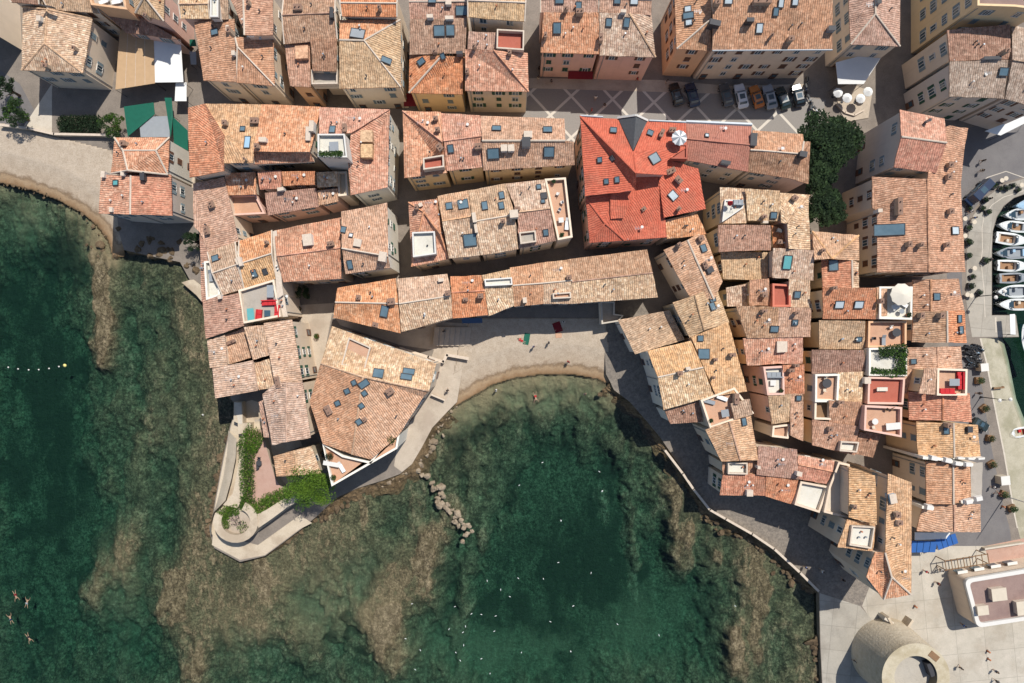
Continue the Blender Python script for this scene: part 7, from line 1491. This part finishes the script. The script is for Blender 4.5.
boat('white boat with tan engine cover moored stern to the quay', 1011, 239.5, 5.8, 2.2, 172, style=0, inner='seatcream')
boat('grey white boat with blue cockpit cover, below the tan engine cover one', 1011, 253, 5.8, 2.2, 2, style=1, deck='cover', inner='bluehull')
boat('white boat with dark olive cockpit moored stern to the quay', 1012, 266, 5.6, 2.1, 178, style=0, inner='teak')
boat('narrow boat with a red brown wooden interior', 1014, 278, 5.6, 1.9, 182, style=0, inner='teak', deck='cover')
boat('large white boat with grey seats beside the wooden one', 1013, 291.5, 6.0, 2.3, 2, style=1, inner='cover')
boat('white boat lying nearest the pier with a sunbed bow', 1013.5, 304.6, 5.8, 2.1, 0, style=0, inner='seatcream')
b_ = boat('teal hulled boat with red seats crossing the pier end', 1030, 345, 8.0, 2.9, -68, hull='tealhull', style=1, inner='redcloth'); b_['group'] = 'boats moored outside the basin'
b_ = boat('small open rowing boat with a white rim and pink floor off the slipway', 1017.5, 432.5, 4.0, 1.8, 10, style=3, deck='gelcoat', hull='cover', inner='redcloth'); b_.name = 'rowing_boat'; b_['group'] = 'boats moored outside the basin'
# ------------------------------------------------------------ lamps, mast, planters, small quay things
lp = empty('street_lamp'); m = MB(); m.tube([(0, 0, 0), (0, 0, 6.2)], [.09, .05], 'darkgrey', 8); m.lathe((0, 0, 0), [(.2, 0), (.16, .4), (.08, .5)], 'darkgrey', 8); m.build('post', lp)
m = MB(); m.tube([(-.9, 0, 6.1), (0, 0, 6.35), (.9, 0, 6.1)], .035, 'darkgrey', 5); m.build('arm', lp)
for s_ in (-1, 1): m = MB(); m.lathe((s_ * .9, 0, 5.7), [(.08, 0), (.30, .18), (.32, .34), (.12, .48)], 'white', 10); m.build('lamp_head', lp)
one(lp, 'double headed white street lamp between the basin and the pier', 'street lamp', '0', 976, 296.6, 0, .6, 'street lamps on the quay')
l2 = copy_tree(lp); one(l2, 'double headed white street lamp standing by the slipway bench', 'street lamp', '0', 980.5, 397, 0, .1, 'street lamps on the quay')
ma = empty('flag_mast'); m = MB(); m.tube([(0, 0, 0), (0, 0, 14)], [.1, .05], 'white', 8); m.build('pole', ma); m = MB(); m.lathe((0, 0, 0), [(.4, 0), (.4, .25), (.12, .3)], 'concrete', 10); m.build('foot', ma); one(ma, 'tall thin mast throwing a long shadow over the quay asphalt', 'mast', '0', 1005, 496, 0)
QP = [(979.7, 380.6), (985, 408.5), (990.8, 438.5), (992.8, 464.4), (1004.8, 494.4), (1012.8, 508.6)]
QL = ['round green bush in a tub nearest the scooter cluster', 'double green bush tub between lamp and tiny teal car', 'round green bush tub just below the tiny teal car', 'round green bush tub beside the pale sculpted fire wall', 'dark green bush tub at the foot of the tall mast', 'last green bush tub by the pavement line near the mast']
pp = pot_plant(.62, 'midgreen', 77, 'wood', True); pp['category'] = 'plant'
for i, (x, y) in enumerate(QP): o = put(pp, i > 0, (0, 0, 0), i * .7, QL[i], 'bush tubs along the quay'); p = P3('0', x, y, .6); o.location = (p.x, p.y, .02)
def kiosk(label, x, y, s_, h_):
    t = empty('utility_box'); m = MB(); m.box((0, 0, h_ / 2), (s_, s_, h_), 'cream'); m.build('cabinet', t); m = MB(); m.box((0, 0, h_ + .04), (s_ + .15, s_ + .15, .08), 'white'); m.build('lid', t); return one(t, label, 'box', '0', x, y, 0, .1)
kiosk('white square cabinet beside the scooter cluster', 978.7, 367, 1.2, 1.5); kiosk('white square cabinet standing near the tall mast', 998.9, 478.7, 1.4, 1.6)
bn = empty('quay_bench'); m = MB(); [m.box((0, .12 * k, .45), (1.9, .1, .05), 'wood') for k in (-1, 0, 1)]; m.build('seat', bn)
for s_ in (-1, 1): m = MB(); m.box((s_ * .8, 0, .21), (.1, .4, .42), 'darkgrey'); m.build('leg', bn)
one(bn, 'long wooden bench at the water side of the lamp', 'bench', 'v', 326, 328, 0, .12)
sh = pot_plant(.6, 'darkgreen', 80, 'darkgrey', True); sh['category'] = 'plant'
HP = [('x', 415, 195), ('x', 465, 215), ('x', 350, 300), ('x', 230, 365), ('x', 325, 365), ('x', 370, 392), ('x', 220, 515), ('x', 215, 610), ('x', 560, 190), ('x', 510, 210), ('x', 600, 225), ('w', 180, 95), ('w', 285, 128), ('w', 205, 228), ('w', 195, 285), ('w', 250, 325), ('w', 185, 15)]
for i, (fr, x, y) in enumerate(HP): o = put(sh, i > 0, (0, 0, 0), i, 'dark shrub in a wooden box lining the harbour cafe terrace', 'boxed shrubs along the harbour cafes', RH.uniform(.6, .9)); p = P3(fr, x, y, .6); o.location = (p.x, p.y, .03)
ct = table_thing(.4, 'cream'); ct['category'] = 'table'
for i, (fr, x, y) in enumerate([('x', 260, 470), ('x', 470, 155), ('x', 500, 140), ('x', 620, 190), ('w', 170, 340), ('w', 195, 345), ('w', 215, 175), ('x', 190, 445), ('x', 190, 575)]): o = put(ct, i > 0, (0, 0, 0), i, 'small cream cafe table on the harbour terrace', 'cafe tables on the harbour terrace'); p = P3(fr, x, y, .7); o.location = (p.x, p.y, .03)
pw = parasol_mesh(.85, 'whitecloth', 'whitecloth', 10); pw['category'] = 'parasol'
for i, (x, y, lb) in enumerate([(120, 498, 'round white parasol on the cafe corner, nearest the cars'), (188, 501, 'round white parasol beside the seated cafe corner middle'), (228, 465, 'smaller looking pale parasol at the lane end of the cafe corner'), (75, 470, 'shaded pale parasol at the dark edge of the cafe corner')]):
    o = put(pw, i > 0, (0, 0, 0), 0, lb, 'round parasols at the cafe corner'); p = P3('E', x, y, 2.2); o.location = (p.x, p.y, .13 if i in (0, 1) else 0)
bol = empty('bollard'); m = MB(); m.lathe((0, 0, 0), [(.16, 0), (.13, .6), (.17, .7), (.08, .8)], 'terracotta', 10); m.build('post', bol); m = MB(); m.lathe((0, 0, 0), [(.24, 0), (.22, .06)], 'darkgrey', 10); m.build('base', bol); bol['category'] = 'bollard'
for i, (fr, x, y, lb) in enumerate([('z', 310, 260, 'brown bollard alone in the middle of the pale plaza'), ('z', 715, 510, 'brown bollard beside the plaza joint, inland one of two'), ('z', 718, 553, 'brown bollard beside the plaza joint, seaward one of two'), ('u', 362, 380, 'dark bollard by the mast foot')]): o = put(bol, i > 0, (0, 0, 0), 0, lb, 'bollards'); p = P3(fr, x, y, .4); o.location = (p.x, p.y, .01)
# stairs between tower house and plaza
ss = empty('stone_stairs', (P3('z', 200, 350).x, P3('z', 200, 350).y, 0)); tag(ss, 'pale stone stairs squeezed between the gold hipped house and the round tower', 'stairs')
for k in range(8): p = P3('z', 150 + k * 5, 330 + k * 8, 1.5) ; m = MB(); m.box((p.x - ss.location.x, p.y - ss.location.y, (2.2 - .25 * k) / 2), (1.8, .42, 2.2 - .25 * k), 'quaywhite', rz=-.55); m.build('step', ss)
m = MB(); m.box((1.1, .2, 1.0), (.4, 2.6, 2.0), 'bastion', rz=-.6); m.build('side_wall', ss); m = MB(); m.box((-1.9, .6, 1.2), (.4, 3.0, 2.4), 'bastion', rz=.5); m.build('side_wall', ss)
# ------------------------------------------------------------ rocks on the shore
def rock_mesh(seed):
    rr = random.Random(seed); bm = bmesh.new(); bmesh.ops.create_icosphere(bm, subdivisions=2, radius=1.0)
    ax = Vector((rr.gauss(0, 1), rr.gauss(0, 1), rr.gauss(0, 1)))
    pl = [(Vector((rr.gauss(0, 1), rr.gauss(0, 1), rr.gauss(0, 1))).normalized(), rr.uniform(.42, .85)) for _ in range(8)]
    for v in bm.verts:
        for n_, d in pl:
            e = v.co.dot(n_) - d
            if e > 0: v.co -= n_ * e
        v.co *= 1 + .09 * rr.gauss(0, 1)
    me = bpy.data.meshes.new('boulder'); bm.to_mesh(me); bm.free(); return me
RK = [rock_mesh(k) for k in range(7)]
for me in RK: me.materials.append(M['rock'])
RKP = []
for k in range(7):
    me = RK[k].copy(); me.materials.clear(); me.materials.append(M['palerock']); RKP.append(me)
def rocks(line, fr, n, s0, s1, spread, label, group, pale=False, z=WATER, seed=0):
    rr = random.Random(seed); P = [P3(fr, x, y, 0) for x, y in line]; Ls = [(b - a).length for a, b in zip(P[:-1], P[1:])]; T_ = sum(Ls)
    for i in range(n):
        d = T_ * (i + rr.uniform(.1, .9)) / n; k = 0
        while k < len(Ls) - 1 and d > Ls[k]: d -= Ls[k]; k += 1
        q = P[k].lerp(P[k + 1], d / Ls[k]); s_ = rr.uniform(s0, s1) * (1.4 if rr.random() < .15 else 1)
        o = bpy.data.objects.new('boulder', (RKP if pale else RK)[rr.randrange(7)]); C.objects.link(o); o.location = (q.x + rr.gauss(0, spread), q.y + rr.gauss(0, spread), z + s_ * rr.uniform(-.1, .3)); o.scale = (s_ * rr.uniform(.8, 1.3), s_ * rr.uniform(.7, 1.1), s_ * rr.uniform(.5, .8)); o.rotation_euler = (rr.uniform(-.3, .3), rr.uniform(-.3, .3), rr.random() * 6)
        tag(o, label, 'boulder', group)
rocks([(100, 170), (88, 260), (70, 320), (60, 380), (40, 460), (25, 540), (24, 590)], 'y', 30, .4, .8, .3, 'brown boulder in the line at the foot of the bastion', 'boulders at the foot of the bastion', seed=1)
rocks([(60, 600), (230, 670), (330, 610), (490, 510), (640, 440), (680, 400)], 'y', 34, .3, .75, .5, 'brown wet boulder under the seaward bastion wall', 'wet boulders under the seaward bastion wall', seed=2)
rocks([(225, 125), (330, 75), (375, 20), (390, -10)], 'U', 26, .3, .65, .45, 'pinkish boulder heaped against the sea path below the pointed terrace', 'boulders heaped below the pointed terrace', pale=True, seed=3)
rocks([(310, 65), (330, 90), (360, 120), (400, 160)], 'U', 9, .5, .85, .3, 'big pale block at the root of the stone groin', 'pale blocks at the root of the groin', pale=True, seed=4)
rocks([(385, 155), (410, 185), (440, 220), (470, 255), (465, 280)], 'U', 46, .28, .62, .6, 'grey tan block in the drowned stone groin', 'blocks of the stone groin', pale=True, seed=5, z=WATER - .02)
rocks([(165, 400), (225, 350), (270, 290), (290, 255)], 'W', 18, .2, .42, .4, 'small pale boulder along the sea path edge of the bay', 'small boulders along the sea path', pale=True, seed=6)
rocks([(880, 190), (940, 210), (990, 260)], 'W', 12, .3, .6, .6, 'small brown boulder where the beach meets the promenade', 'boulders at the beach end of the promenade', seed=7)
rocks([(400, 190), (450, 232), (530, 280), (600, 325), (650, 375), (710, 425)], 'V', 60, .25, .7, .8, 'brown boulder below the promenade parapet', 'boulders below the promenade parapet', seed=8)
rocks([(730, 560), (738, 620), (750, 683)], 'V', 18, .5, 1.1, .6, 'large tan boulder lying against the concrete quay', 'boulders against the concrete quay', seed=9)
rocks([(0, 360), (140, 385), (240, 415), (330, 470), (400, 540), (450, 610)], 'F', 40, .12, .3, .4, 'small dark stone in the wrack line of the western beach', 'stones in the wrack line of the western beach', seed=10, z=WATER + .1)
rocks([(470, 640), (420, 660), (370, 640), (520, 560)], 'F', 10, .3, .7, .8, 'brown boulder off the corner of the western beach', 'boulders off the corner of the western beach', seed=11)
rocks([(560, 600), (640, 620), (760, 660), (830, 740)], 'F', 24, .3, .9, 1.0, 'dark rock in the shaded alley mouth below the beach house', 'dark rocks below the beach house', seed=12, z=-.2)
rp = MB(); w = polyW('S', [(806, 86), (826, 84), (858, 108), (862, 178), (838, 150), (776, 96)], .1); tag(rp.build('stub') if False else (lambda m_: (m_.prism(w, -3.0, .15, 'bastion'), m_.build('rock_ledge'))[1])(MB()), 'pale flat rock ledge under the seaward house wall', 'rock')
# ------------------------------------------------------------ people
def skinned(name, pts, edges, rad, root=0, sub=1):
    me = bpy.data.meshes.new(name); me.from_pydata(pts, edges, []); o = bpy.data.objects.new(name, me); C.objects.link(o)
    md = o.modifiers.new('skin', 'SKIN'); md.use_smooth_shade = True
    for i, r_ in enumerate(rad): me.skin_vertices[0].data[i].radius = (r_, r_)
    me.skin_vertices[0].data[root].use_root = True
    if sub: s_ = o.modifiers.new('sub', 'SUBSURF'); s_.levels = s_.render_levels = sub
    bpy.context.view_layer.update()
    m2 = bpy.data.meshes.new_from_object(o.evaluated_get(bpy.context.evaluated_depsgraph_get())); bpy.data.objects.remove(o); m2.name = name; return m2
def pose(kind):
    """joints for a 1.72 m figure facing +y; returns points, edges, radii and the clothes' joints"""
    s_ = 1 if kind == 'walk' else 0
    J = {'pel': (0, 0, .94), 'sp': (0, 0, 1.12), 'ch': (0, 0, 1.32), 'nk': (0, 0, 1.46), 'hd': (0, .02, 1.56), 'tp': (0, .01, 1.68)}
    sh, hp = .19, .10
    for k, sg in (('l', -1), ('r', 1)):
        st_ = .22 * sg * s_
        J['sh' + k] = (sh * sg, 0, 1.40); J['el' + k] = ((sh + .07) * sg, -.03 - st_ * .5, 1.13); J['wr' + k] = ((sh + .08) * sg, .08 - st_ * .9, .89)
        J['hip' + k] = (hp * sg, 0, .90); J['kn' + k] = (hp * sg, .03 + st_ * .6, .50); J['an' + k] = (hp * sg, -.02 + st_ * 1.3, .09); J['to' + k] = (hp * sg, .15 + st_ * 1.3, .04)
    if kind == 'swim':
        for k, sg in (('l', -1), ('r', 1)):
            J['el' + k] = ((sh + .16) * sg, .0, 1.62); J['wr' + k] = ((sh + .22) * sg, .04, 1.86); J['kn' + k] = ((hp + .05) * sg, .02, .5); J['an' + k] = ((hp + .15) * sg, 0, .12); J['to' + k] = ((hp + .2) * sg, -.02, .0)
    if kind == 'lie':
        for k, sg in (('l', -1), ('r', 1)): J['el' + k] = ((sh + .12) * sg, .0, 1.15); J['wr' + k] = ((sh + .2) * sg, .02, .93); J['an' + k] = ((hp + .06) * sg, 0, .10); J['to' + k] = ((hp + .08) * sg, .1, .02)
    if kind == 'sit':
        for k, sg in (('l', -1), ('r', 1)): J['kn' + k] = ((hp + .04) * sg, .42, .92); J['an' + k] = ((hp + .04) * sg, .44, .48); J['to' + k] = ((hp + .05) * sg, .62, .45); J['wr' + k] = (.14 * sg, .3, .98); J['el' + k] = ((sh + .05) * sg, .06, 1.12)
    names = list(J); pts = [J[n_] for n_ in names]; ix = {n_: i for i, n_ in enumerate(names)}
    E_ = [('pel', 'sp'), ('sp', 'ch'), ('ch', 'nk'), ('nk', 'hd'), ('hd', 'tp')]
    for k in 'lr': E_ += [('ch', 'sh' + k), ('sh' + k, 'el' + k), ('el' + k, 'wr' + k), ('pel', 'hip' + k), ('hip' + k, 'kn' + k), ('kn' + k, 'an' + k), ('an' + k, 'to' + k)]
    R_ = {'pel': .135, 'sp': .115, 'ch': .135, 'nk': .055, 'hd': .098, 'tp': .075}
    for k in 'lr': R_.update({'sh' + k: .062, 'el' + k: .042, 'wr' + k: .028, 'hip' + k: .095, 'kn' + k: .058, 'an' + k: .038, 'to' + k: .032})
    edges = [(ix[a], ix[b]) for a, b in E_]; rad = [R_[n_] for n_ in names]
    for k, sg in (('l', -1), ('r', 1)):
        w_ = Vector(J['wr' + k]); d = (w_ - Vector(J['el' + k])).normalized(); side = Vector((0, 1, 0)) if abs(d.y) < .9 else Vector((1, 0, 0))
        pm_ = w_ + d * .07; pts.append(tuple(pm_)); rad.append(.034); pi_ = len(pts) - 1; edges.append((ix['wr' + k], pi_))
        for f in range(5):
            o_ = side * (f - 2) * .019; ln = [.05, .085, .09, .08, .06][f] if f else .05
            a = pm_ + o_ + d * .02 + (side * -.03 if f == 0 else Vector()); b = pm_ + o_ * 1.2 + d * ln + (side * -.04 if f == 0 else Vector()) + Vector((-sg * .01, 0, 0))
            pts += [tuple(a), tuple(b)]; rad += [.010, .008]; edges += [(pi_, len(pts) - 2), (len(pts) - 2, len(pts) - 1)]
    return J, pts, edges, rad
PB = {}
def person_parts(kind):
    if kind in PB: return PB[kind]
    J, pts, edges, rad = pose(kind); body = skinned('person_body', pts, edges, rad, 0, 1); body.materials.append(M['skin'])
    cj = ['pel', 'sp', 'ch', 'shl', 'shr', 'ell', 'elr']; cp_ = [Vector(J[n_]) for n_ in cj]; cp_[5] = cp_[3].lerp(cp_[5], .7); cp_[6] = cp_[4].lerp(cp_[6], .7)
    shirt = skinned('shirt', [tuple(v) for v in cp_], [(0, 1), (1, 2), (2, 3), (2, 4), (3, 5), (4, 6)], [.15, .14, .155, .08, .08, .065, .065], 0, 1)
    q = [Vector(J['pel']), Vector(J['hipl']), Vector(J['hipr']), Vector(J['hipl']).lerp(Vector(J['knl']), .7), Vector(J['hipr']).lerp(Vector(J['knr']), .7)]
    shorts = skinned('shorts', [tuple(v) for v in q], [(0, 1), (0, 2), (1, 3), (2, 4)], [.155, .115, .115, .09, .09], 0, 1)
    hd = Vector(J['hd']); hb = MB(); hb.lathe((hd.x, hd.y - .02, hd.z - .02), [(.09, -.02), (.118, .06), (.10, .13), (.05, .165), (.0, .17)], 'hair', 10); hair = hb.mesh('hair', True)
    fb_ = MB(); 
    for sg in (-1, 1): fb_.box((sg * .035, hd.y + .095, hd.z + .02), (.022, .01, .012), 'white'); fb_.box((sg * .1, hd.y, hd.z), (.018, .035, .055), 'skin')
    fb_.box((0, hd.y + .108, hd.z - .01), (.022, .03, .035), 'skin'); fb_.box((0, hd.y + .094, hd.z - .05), (.045, .012, .01), 'terracotta'); face = fb_.mesh('face')
    PB[kind] = (body, shirt, shorts, hair, face); return PB[kind]
def person(kind, fr, x, y, z, rz, shirt, shorts, label, group=None, flat=False, name='person'):
    b, s_, h_, hr, fc = person_parts(kind); bare = shirt is None
    o = bpy.data.objects.new('person', b); C.objects.link(o); tag(o, label, 'person', group)
    for me, nm, mt in ((s_, 'shirt', shirt), (h_, 'shorts', shorts), (hr, 'hair', None), (fc, 'face', None)):
        if nm == 'shirt' and bare: continue
        if mt:
            me2 = me.copy(); me2.materials.clear(); me2.materials.append(M[mt]); me = me2
        c = bpy.data.objects.new(nm, me); C.objects.link(c); c.parent = o
    p = P3(fr, x, y, z)
    if flat:
        o.rotation_euler = (-math.pi / 2 if flat == 1 else math.pi / 2, 0, math.radians(rz)); d = Vector((-math.sin(math.radians(rz)), math.cos(math.radians(rz)), 0)) * .9 * (1 if flat == 2 else -1)
        o.location = (p.x - d.x * -1, p.y - d.y * -1, z)
        R = o.rotation_euler.to_matrix(); c = R @ Vector((0, 0, .86)); o.location = (p.x - c.x, p.y - c.y, z)
    else: o.location = (p.x, p.y, z - (.45 if kind == 'sit' else 0)); o.rotation_euler.z = math.radians(rz)
    return o
def sand(x, y):  # height of the beach at photo pixel
    i = int(round((x - GX0) / (gx[0, 1] - gx[0, 0]))); j = int(round((y - GY0) / (gy[1, 0] - gy[0, 0]))); return float(globals()['Z_GROUND'][j, i])
PPL = [('walk', 'W', 740, 85, -30, 'redcloth', 'black', 'dark dressed person walking on open sand towards the waterline'), ('stand', 'L', 695, 350, 180, 'whitecloth', 'cover', 'person in a white top standing by the inland shade edge of the beach'),
       ('stand', 'L', 634, 438, 90, 'cover', 'black', 'small grey dressed person standing between the towels'), ('lie', 'L', 520, 430, 60, 'redcloth', 'redcloth', 'person lying beside the green towel'), ('walk', 'L', 410, 640, 70, 'whitecloth', 'whitecloth', 'person in white wading at the waterline'), ('swim', 'W', 612, 222, 10, None, 'redcloth', 'bather floating just off the small beach'),
       ('stand', 'W', 805, 212, 40, None, 'navycar', 'bather standing in the shallows at the promenade end'), ('walk', 'L', 205, 640, 20, 'black', 'black', 'dark dressed person on the sea path beside the white parapet'),
       ('stand', 'L', 190, 390, 20, 'greycar', 'black', 'person in the shade at the top of the beach steps'), ('stand', 'L', 570, 455, 20, None, 'bluecloth', 'person in blue trunks next to the green towel')]
Z_GROUND = z_save if 'z_save' in globals() else None
for k_, fr, x, y, rz, a, b, lb in PPL:
    u, v = px(fr, x, y); zz_ = max(sand(u, v), -1.6); zz_ = .02 if zz_ < -3 or zz_ > 0 else zz_
    if k_ == 'swim': zz_ = WATER - .02
    if 'sea path' in lb or 'steps' in lb: zz_ = .02
    person(k_, fr, x, y, zz_ + (.1 if k_ == 'lie' else 0), rz, a, b, lb, flat={'lie': 1, 'swim': 2}.get(k_, False))
def flat_cloth(name, label, cat, fr, x, y, w_, l_, mat, rz):
    u, v = px(fr, x, y); p = P3(fr, x, y, 0); m = MB(); n_ = 5; vs = []
    for i in range(n_):
        for j in range(n_ * 2): vs.append(((i / (n_ - 1) - .5) * w_ + RH.gauss(0, .01), (j / (2 * n_ - 1) - .5) * l_, .02 + RH.random() * .03))
    m.add(vs, [(i * 2 * n_ + j, (i + 1) * 2 * n_ + j, (i + 1) * 2 * n_ + j + 1, i * 2 * n_ + j + 1) for i in range(n_ - 1) for j in range(2 * n_ - 1)], mat)
    zz_ = sand(u, v); o = m.build(name); o.location = (p.x, p.y, (zz_ if zz_ > -2 else 0) + .03); o.rotation_euler.z = math.radians(rz); return tag(o, label, cat)
flat_cloth('beach_towel', 'green beach towel spread on the sunlit sand', 'towel', 'L', 540, 422, 1.0, 2.0, 'tealcloth', -10); flat_cloth('beach_towel', 'crimson beach mat at the shadow edge on the sand', 'towel', 'L', 672, 372, 1.4, 1.8, 'darkredcloth', 20); flat_cloth('beach_towel', 'salmon towel beside the crimson mat', 'towel', 'L', 676, 398, 1.1, 1.6, M['terrafloor'], 5)
SW = [('T', 40, 454, 20), ('T', 70, 476, 170), ('T', 28, 518, 200), ('T', 74, 564, 30)]
SWL = ['swimmer nearest the bare rock ridge group, highest of the four', 'swimmer with red trunks between two others', 'swimmer furthest out from the rocks', 'swimmer stretched out with arms and legs wide, lowest of the four']
for i, (fr, x, y, a) in enumerate(SW): person('swim', fr, x, y, WATER - .10, a, None, ['darkredcloth', 'cover', 'navycar', 'black'][i], SWL[i], 'swimmers off the western rocks', flat=2)
PZ = [(350, 55, 'redcloth', 'person in a red top beside the pergola corner of the plaza'), (430, 45, 'whitecloth', 'person in a white top walking by the pergola'), (415, 120, 'darkredcloth', 'person in crimson crossing the plaza near the modern building'), (540, 585, 'black', 'dark dressed person next to the parapet ring of the round tower'), (735, 605, 'black', 'dark dressed person on the plaza joint, inland one of two'), (740, 660, 'greycar', 'grey dressed person on the plaza joint, seaward one of two'), (555, 350, 'bluecloth', 'person in blue in the shadow of the modern building')]
for i, (x, y, c_, lb) in enumerate(PZ): person('walk' if i % 2 else 'stand', 'z', x, y, .01, 50 * i, c_, 'black' if i % 2 else 'navycar', lb)
PQ = [('x', 235, 445, 'bluecloth'), ('x', 205, 400, 'whitecloth'), ('x', 290, 90, 'black'), ('x', 300, 15, 'black'), ('u', 283, 264, 'whitecloth'), ('u', 311, 296, 'darkredcloth'), ('v', 203, 358, 'black'), ('w', 290, 125, 'greycar'), ('C', 590, 340, 'black'), ('C', 592, 300, 'black'), ('C', 645, 355, 'navycar'), ('C', 832, 424, 'whitecloth'), ('C', 815, 478, 'redcloth'), ('C', 870, 455, 'black'), ('D', 195, 355, 'black'), ('D', 70, 345, 'redcloth'), ('x', 350, 300, 'black'), ('R', 120, 300, 'whitecloth'), ('R', 66, 288, 'bluecloth'), ('R', 190, 330, 'black'), ('R', 232, 570, 'black'), ('R', 230, 600, 'greycar')]
PQL = ['person in blue at a cafe table by the long terracotta house', 'person in white near the corner of the long terracotta house', 'dark figure walking on the harbour asphalt', 'dark figure at the top of the harbour asphalt', 'person in white beside the white cabinet near the mast', 'person in crimson between white cabinet and mast', 'dark figure beside the pavement bush tub below the scooters', 'grey dressed person on the basin edge quay', 'dark figure at the alley mouth of the square', 'dark figure higher up the alley by the square', 'navy dressed person below the pink house shop', 'person in white in the middle of the shaded square', 'person in red on the shaded square', 'dark figure by the red roofed block on the square', 'dark figure at the foot of the orange walled corner house', 'person in red between the pink houses and the alley', 'dark figure behind the navy van', 'person in white on the dark promenade by the seaward houses', 'person in blue on the promenade parapet side', 'dark figure in the tower lane shade', 'dark figure beside the round tower wall', 'grey dressed person beside the round tower wall']
for i, (fr, x, y, c_) in enumerate(PQ): person('walk' if i % 2 else 'stand', fr, x, y, .02, 67 * i, c_, ['black', 'navycar', 'cream'][i % 3], PQL[i])
# ------------------------------------------------------------ gulls and floats on the water
def gull_thing():
    t = empty('seagull'); b = MB(); b.tube([(0, -.3, .06), (0, -.16, .1), (0, .05, .12), (0, .2, .14), (0, .27, .2)], [.03, .1, .12, .08, .05], 'whitecloth', 8); b.build('body', t)
    w_ = MB()
    for s_ in (-1, 1): w_.add([(s_ * .09, .12, .19), (s_ * .14, .05, .15), (s_ * .06, -.36, .13), (s_ * .02, -.1, .22)], [(0, 1, 2, 3)], 'cover')
    w_.build('wing', t); h_ = MB(); h_.lathe((0, .3, .2), [(.02, 0), (.065, .05), (.06, .1), (.01, .13)], 'whitecloth', 8); h_.build('head', t)
    k = MB(); k.tube([(0, .35, .26), (0, .43, .25)], [.02, .008], 'orangecar', 5); k.build('beak', t); return t
gl0 = gull_thing(); gl0['category'] = 'seagull'
GL = [('U', x, y) for x, y in [(733, 226), (726, 344), (818, 373), (613, 388), (684, 390), (526, 395), (564, 420), (590, 440), (315, 460), (435, 468), (482, 488), (510, 490), (550, 494), (465, 523), (419, 531), (458, 540), (546, 537), (297, 558), (460, 576), (338, 590), (438, 597), (450, 619), (510, 614), (534, 656), (622, 597), (761, 594), (703, 510), (768, 466), (324, 645)]] + [('V', x, y) for x, y in [(118, 143), (3, 227), (37, 466), (161, 517), (30, 594), (278, 548), (492, 466)]] + [('W', 863, 518), ('W', 875, 596), ('W', 548, 572), ('W', 640, 482), ('K', 98, 660), ('S', 866, 660)]
for i, (fr, x, y) in enumerate(GL): o = put(gl0, i > 0, (0, 0, 0), RH.random() * 6.3, 'white seagull resting on the open water', 'seagulls on the water', .55); p = P3(fr, x, y, WATER); o.location = (p.x, p.y, WATER - .03)
fl = empty('float_buoy'); b = MB(); b.lathe((0, 0, -.15), [(.05, .04), (.12, .1), (.15, .2), (.12, .28), (.05, .32)], 'white', 10); b.build('float', fl); b = MB(); b.lathe((0, 0, .24), [(.04, 0), (.04, .08)], 'darkgrey', 6); b.build('eye', fl); fl['category'] = 'buoy'
for i, (x, y) in enumerate([(36, 458), (78, 465), (123, 469), (166, 468), (210, 463), (252, 455), (-6, 450)]): o = put(fl, i > 0, (0, 0, 0), 0, 'small white float on the mooring line', 'white floats on the mooring line'); p = P3('S', x, y, WATER); o.location = (p.x, p.y, WATER)
yb = empty('marker_buoy'); b = MB(); b.lathe((0, 0, -.2), [(.1, 0), (.26, .15), (.3, .35), (.2, .5), (.08, .6)], plain('yellow_buoy_paint', (.72, .62, .22), .5), 12); b.build('float', yb); b = MB(); b.lathe((0, 0, .5), [(.05, 0), (.03, .5)], 'darkgrey', 6); b.build('stem', yb); one(yb, 'pale yellow buoy at the landward end of the float line', 'buoy', 'S', 278, 450, WATER)

# pale sculpted fire walls standing above the harbour front roofs
def fire_wall(label, pts, h_, w_=.9):
    P = [P3('Q', x, y, h_) for x, y in pts]; c = P[0].copy(); t = empty('fire_wall', (c.x, c.y, 0)); tag(t, label, 'wall'); m = MB(); rr = random.Random(int(h_ * 10)); q = MB()
    for a, b in zip(P[:-1], P[1:]):
        d = b - a; mid = (a + b) / 2 - c; rz = math.atan2(d.y, d.x); m.box((mid.x, mid.y, h_ / 2), (Vector((d.x, d.y)).length + .02, w_ * .5, h_), WALL['white'], rz=rz)
        k = max(1, int(Vector((d.x, d.y)).length / 1.6))
        for i in range(k):
            e_ = a.lerp(b, (i + .5) / k) - c; q.box((e_.x, e_.y + rr.uniform(-.15, .15), h_ + .2), (1.3, w_ * rr.uniform(.6, 1.1), .45 + rr.random() * .5), 'white', rz=rz + rr.uniform(-.1, .1), taper=.75)
    m.build('wall_body', t); q.build('chimney_stack', t)
fire_wall('lumpy white fire wall between the gold patchwork and rosy brown harbour roofs', [(505, 396), (600, 404), (700, 428), (760, 432)], 11.6)
fire_wall('thin pale fire wall edging the gold patchwork roof towards the quay', [(660, 400), (820, 398)], 11.0, .5)
fire_wall('lumpy white fire wall between the rosy brown and speckled pink harbour roofs', [(700, 622), (760, 612), (806, 600)], 11.2)
fire_wall('short pale fire wall at the lane end of the speckled pink harbour roof', [(500, 648), (560, 655)], 10.4)
awn_p = low_wall('pale low wall framing the pink floored terrace by the modern building', 'R', [(676, 232), (806, 212)], .3, .9, mat='quaywhite')
add_windows()
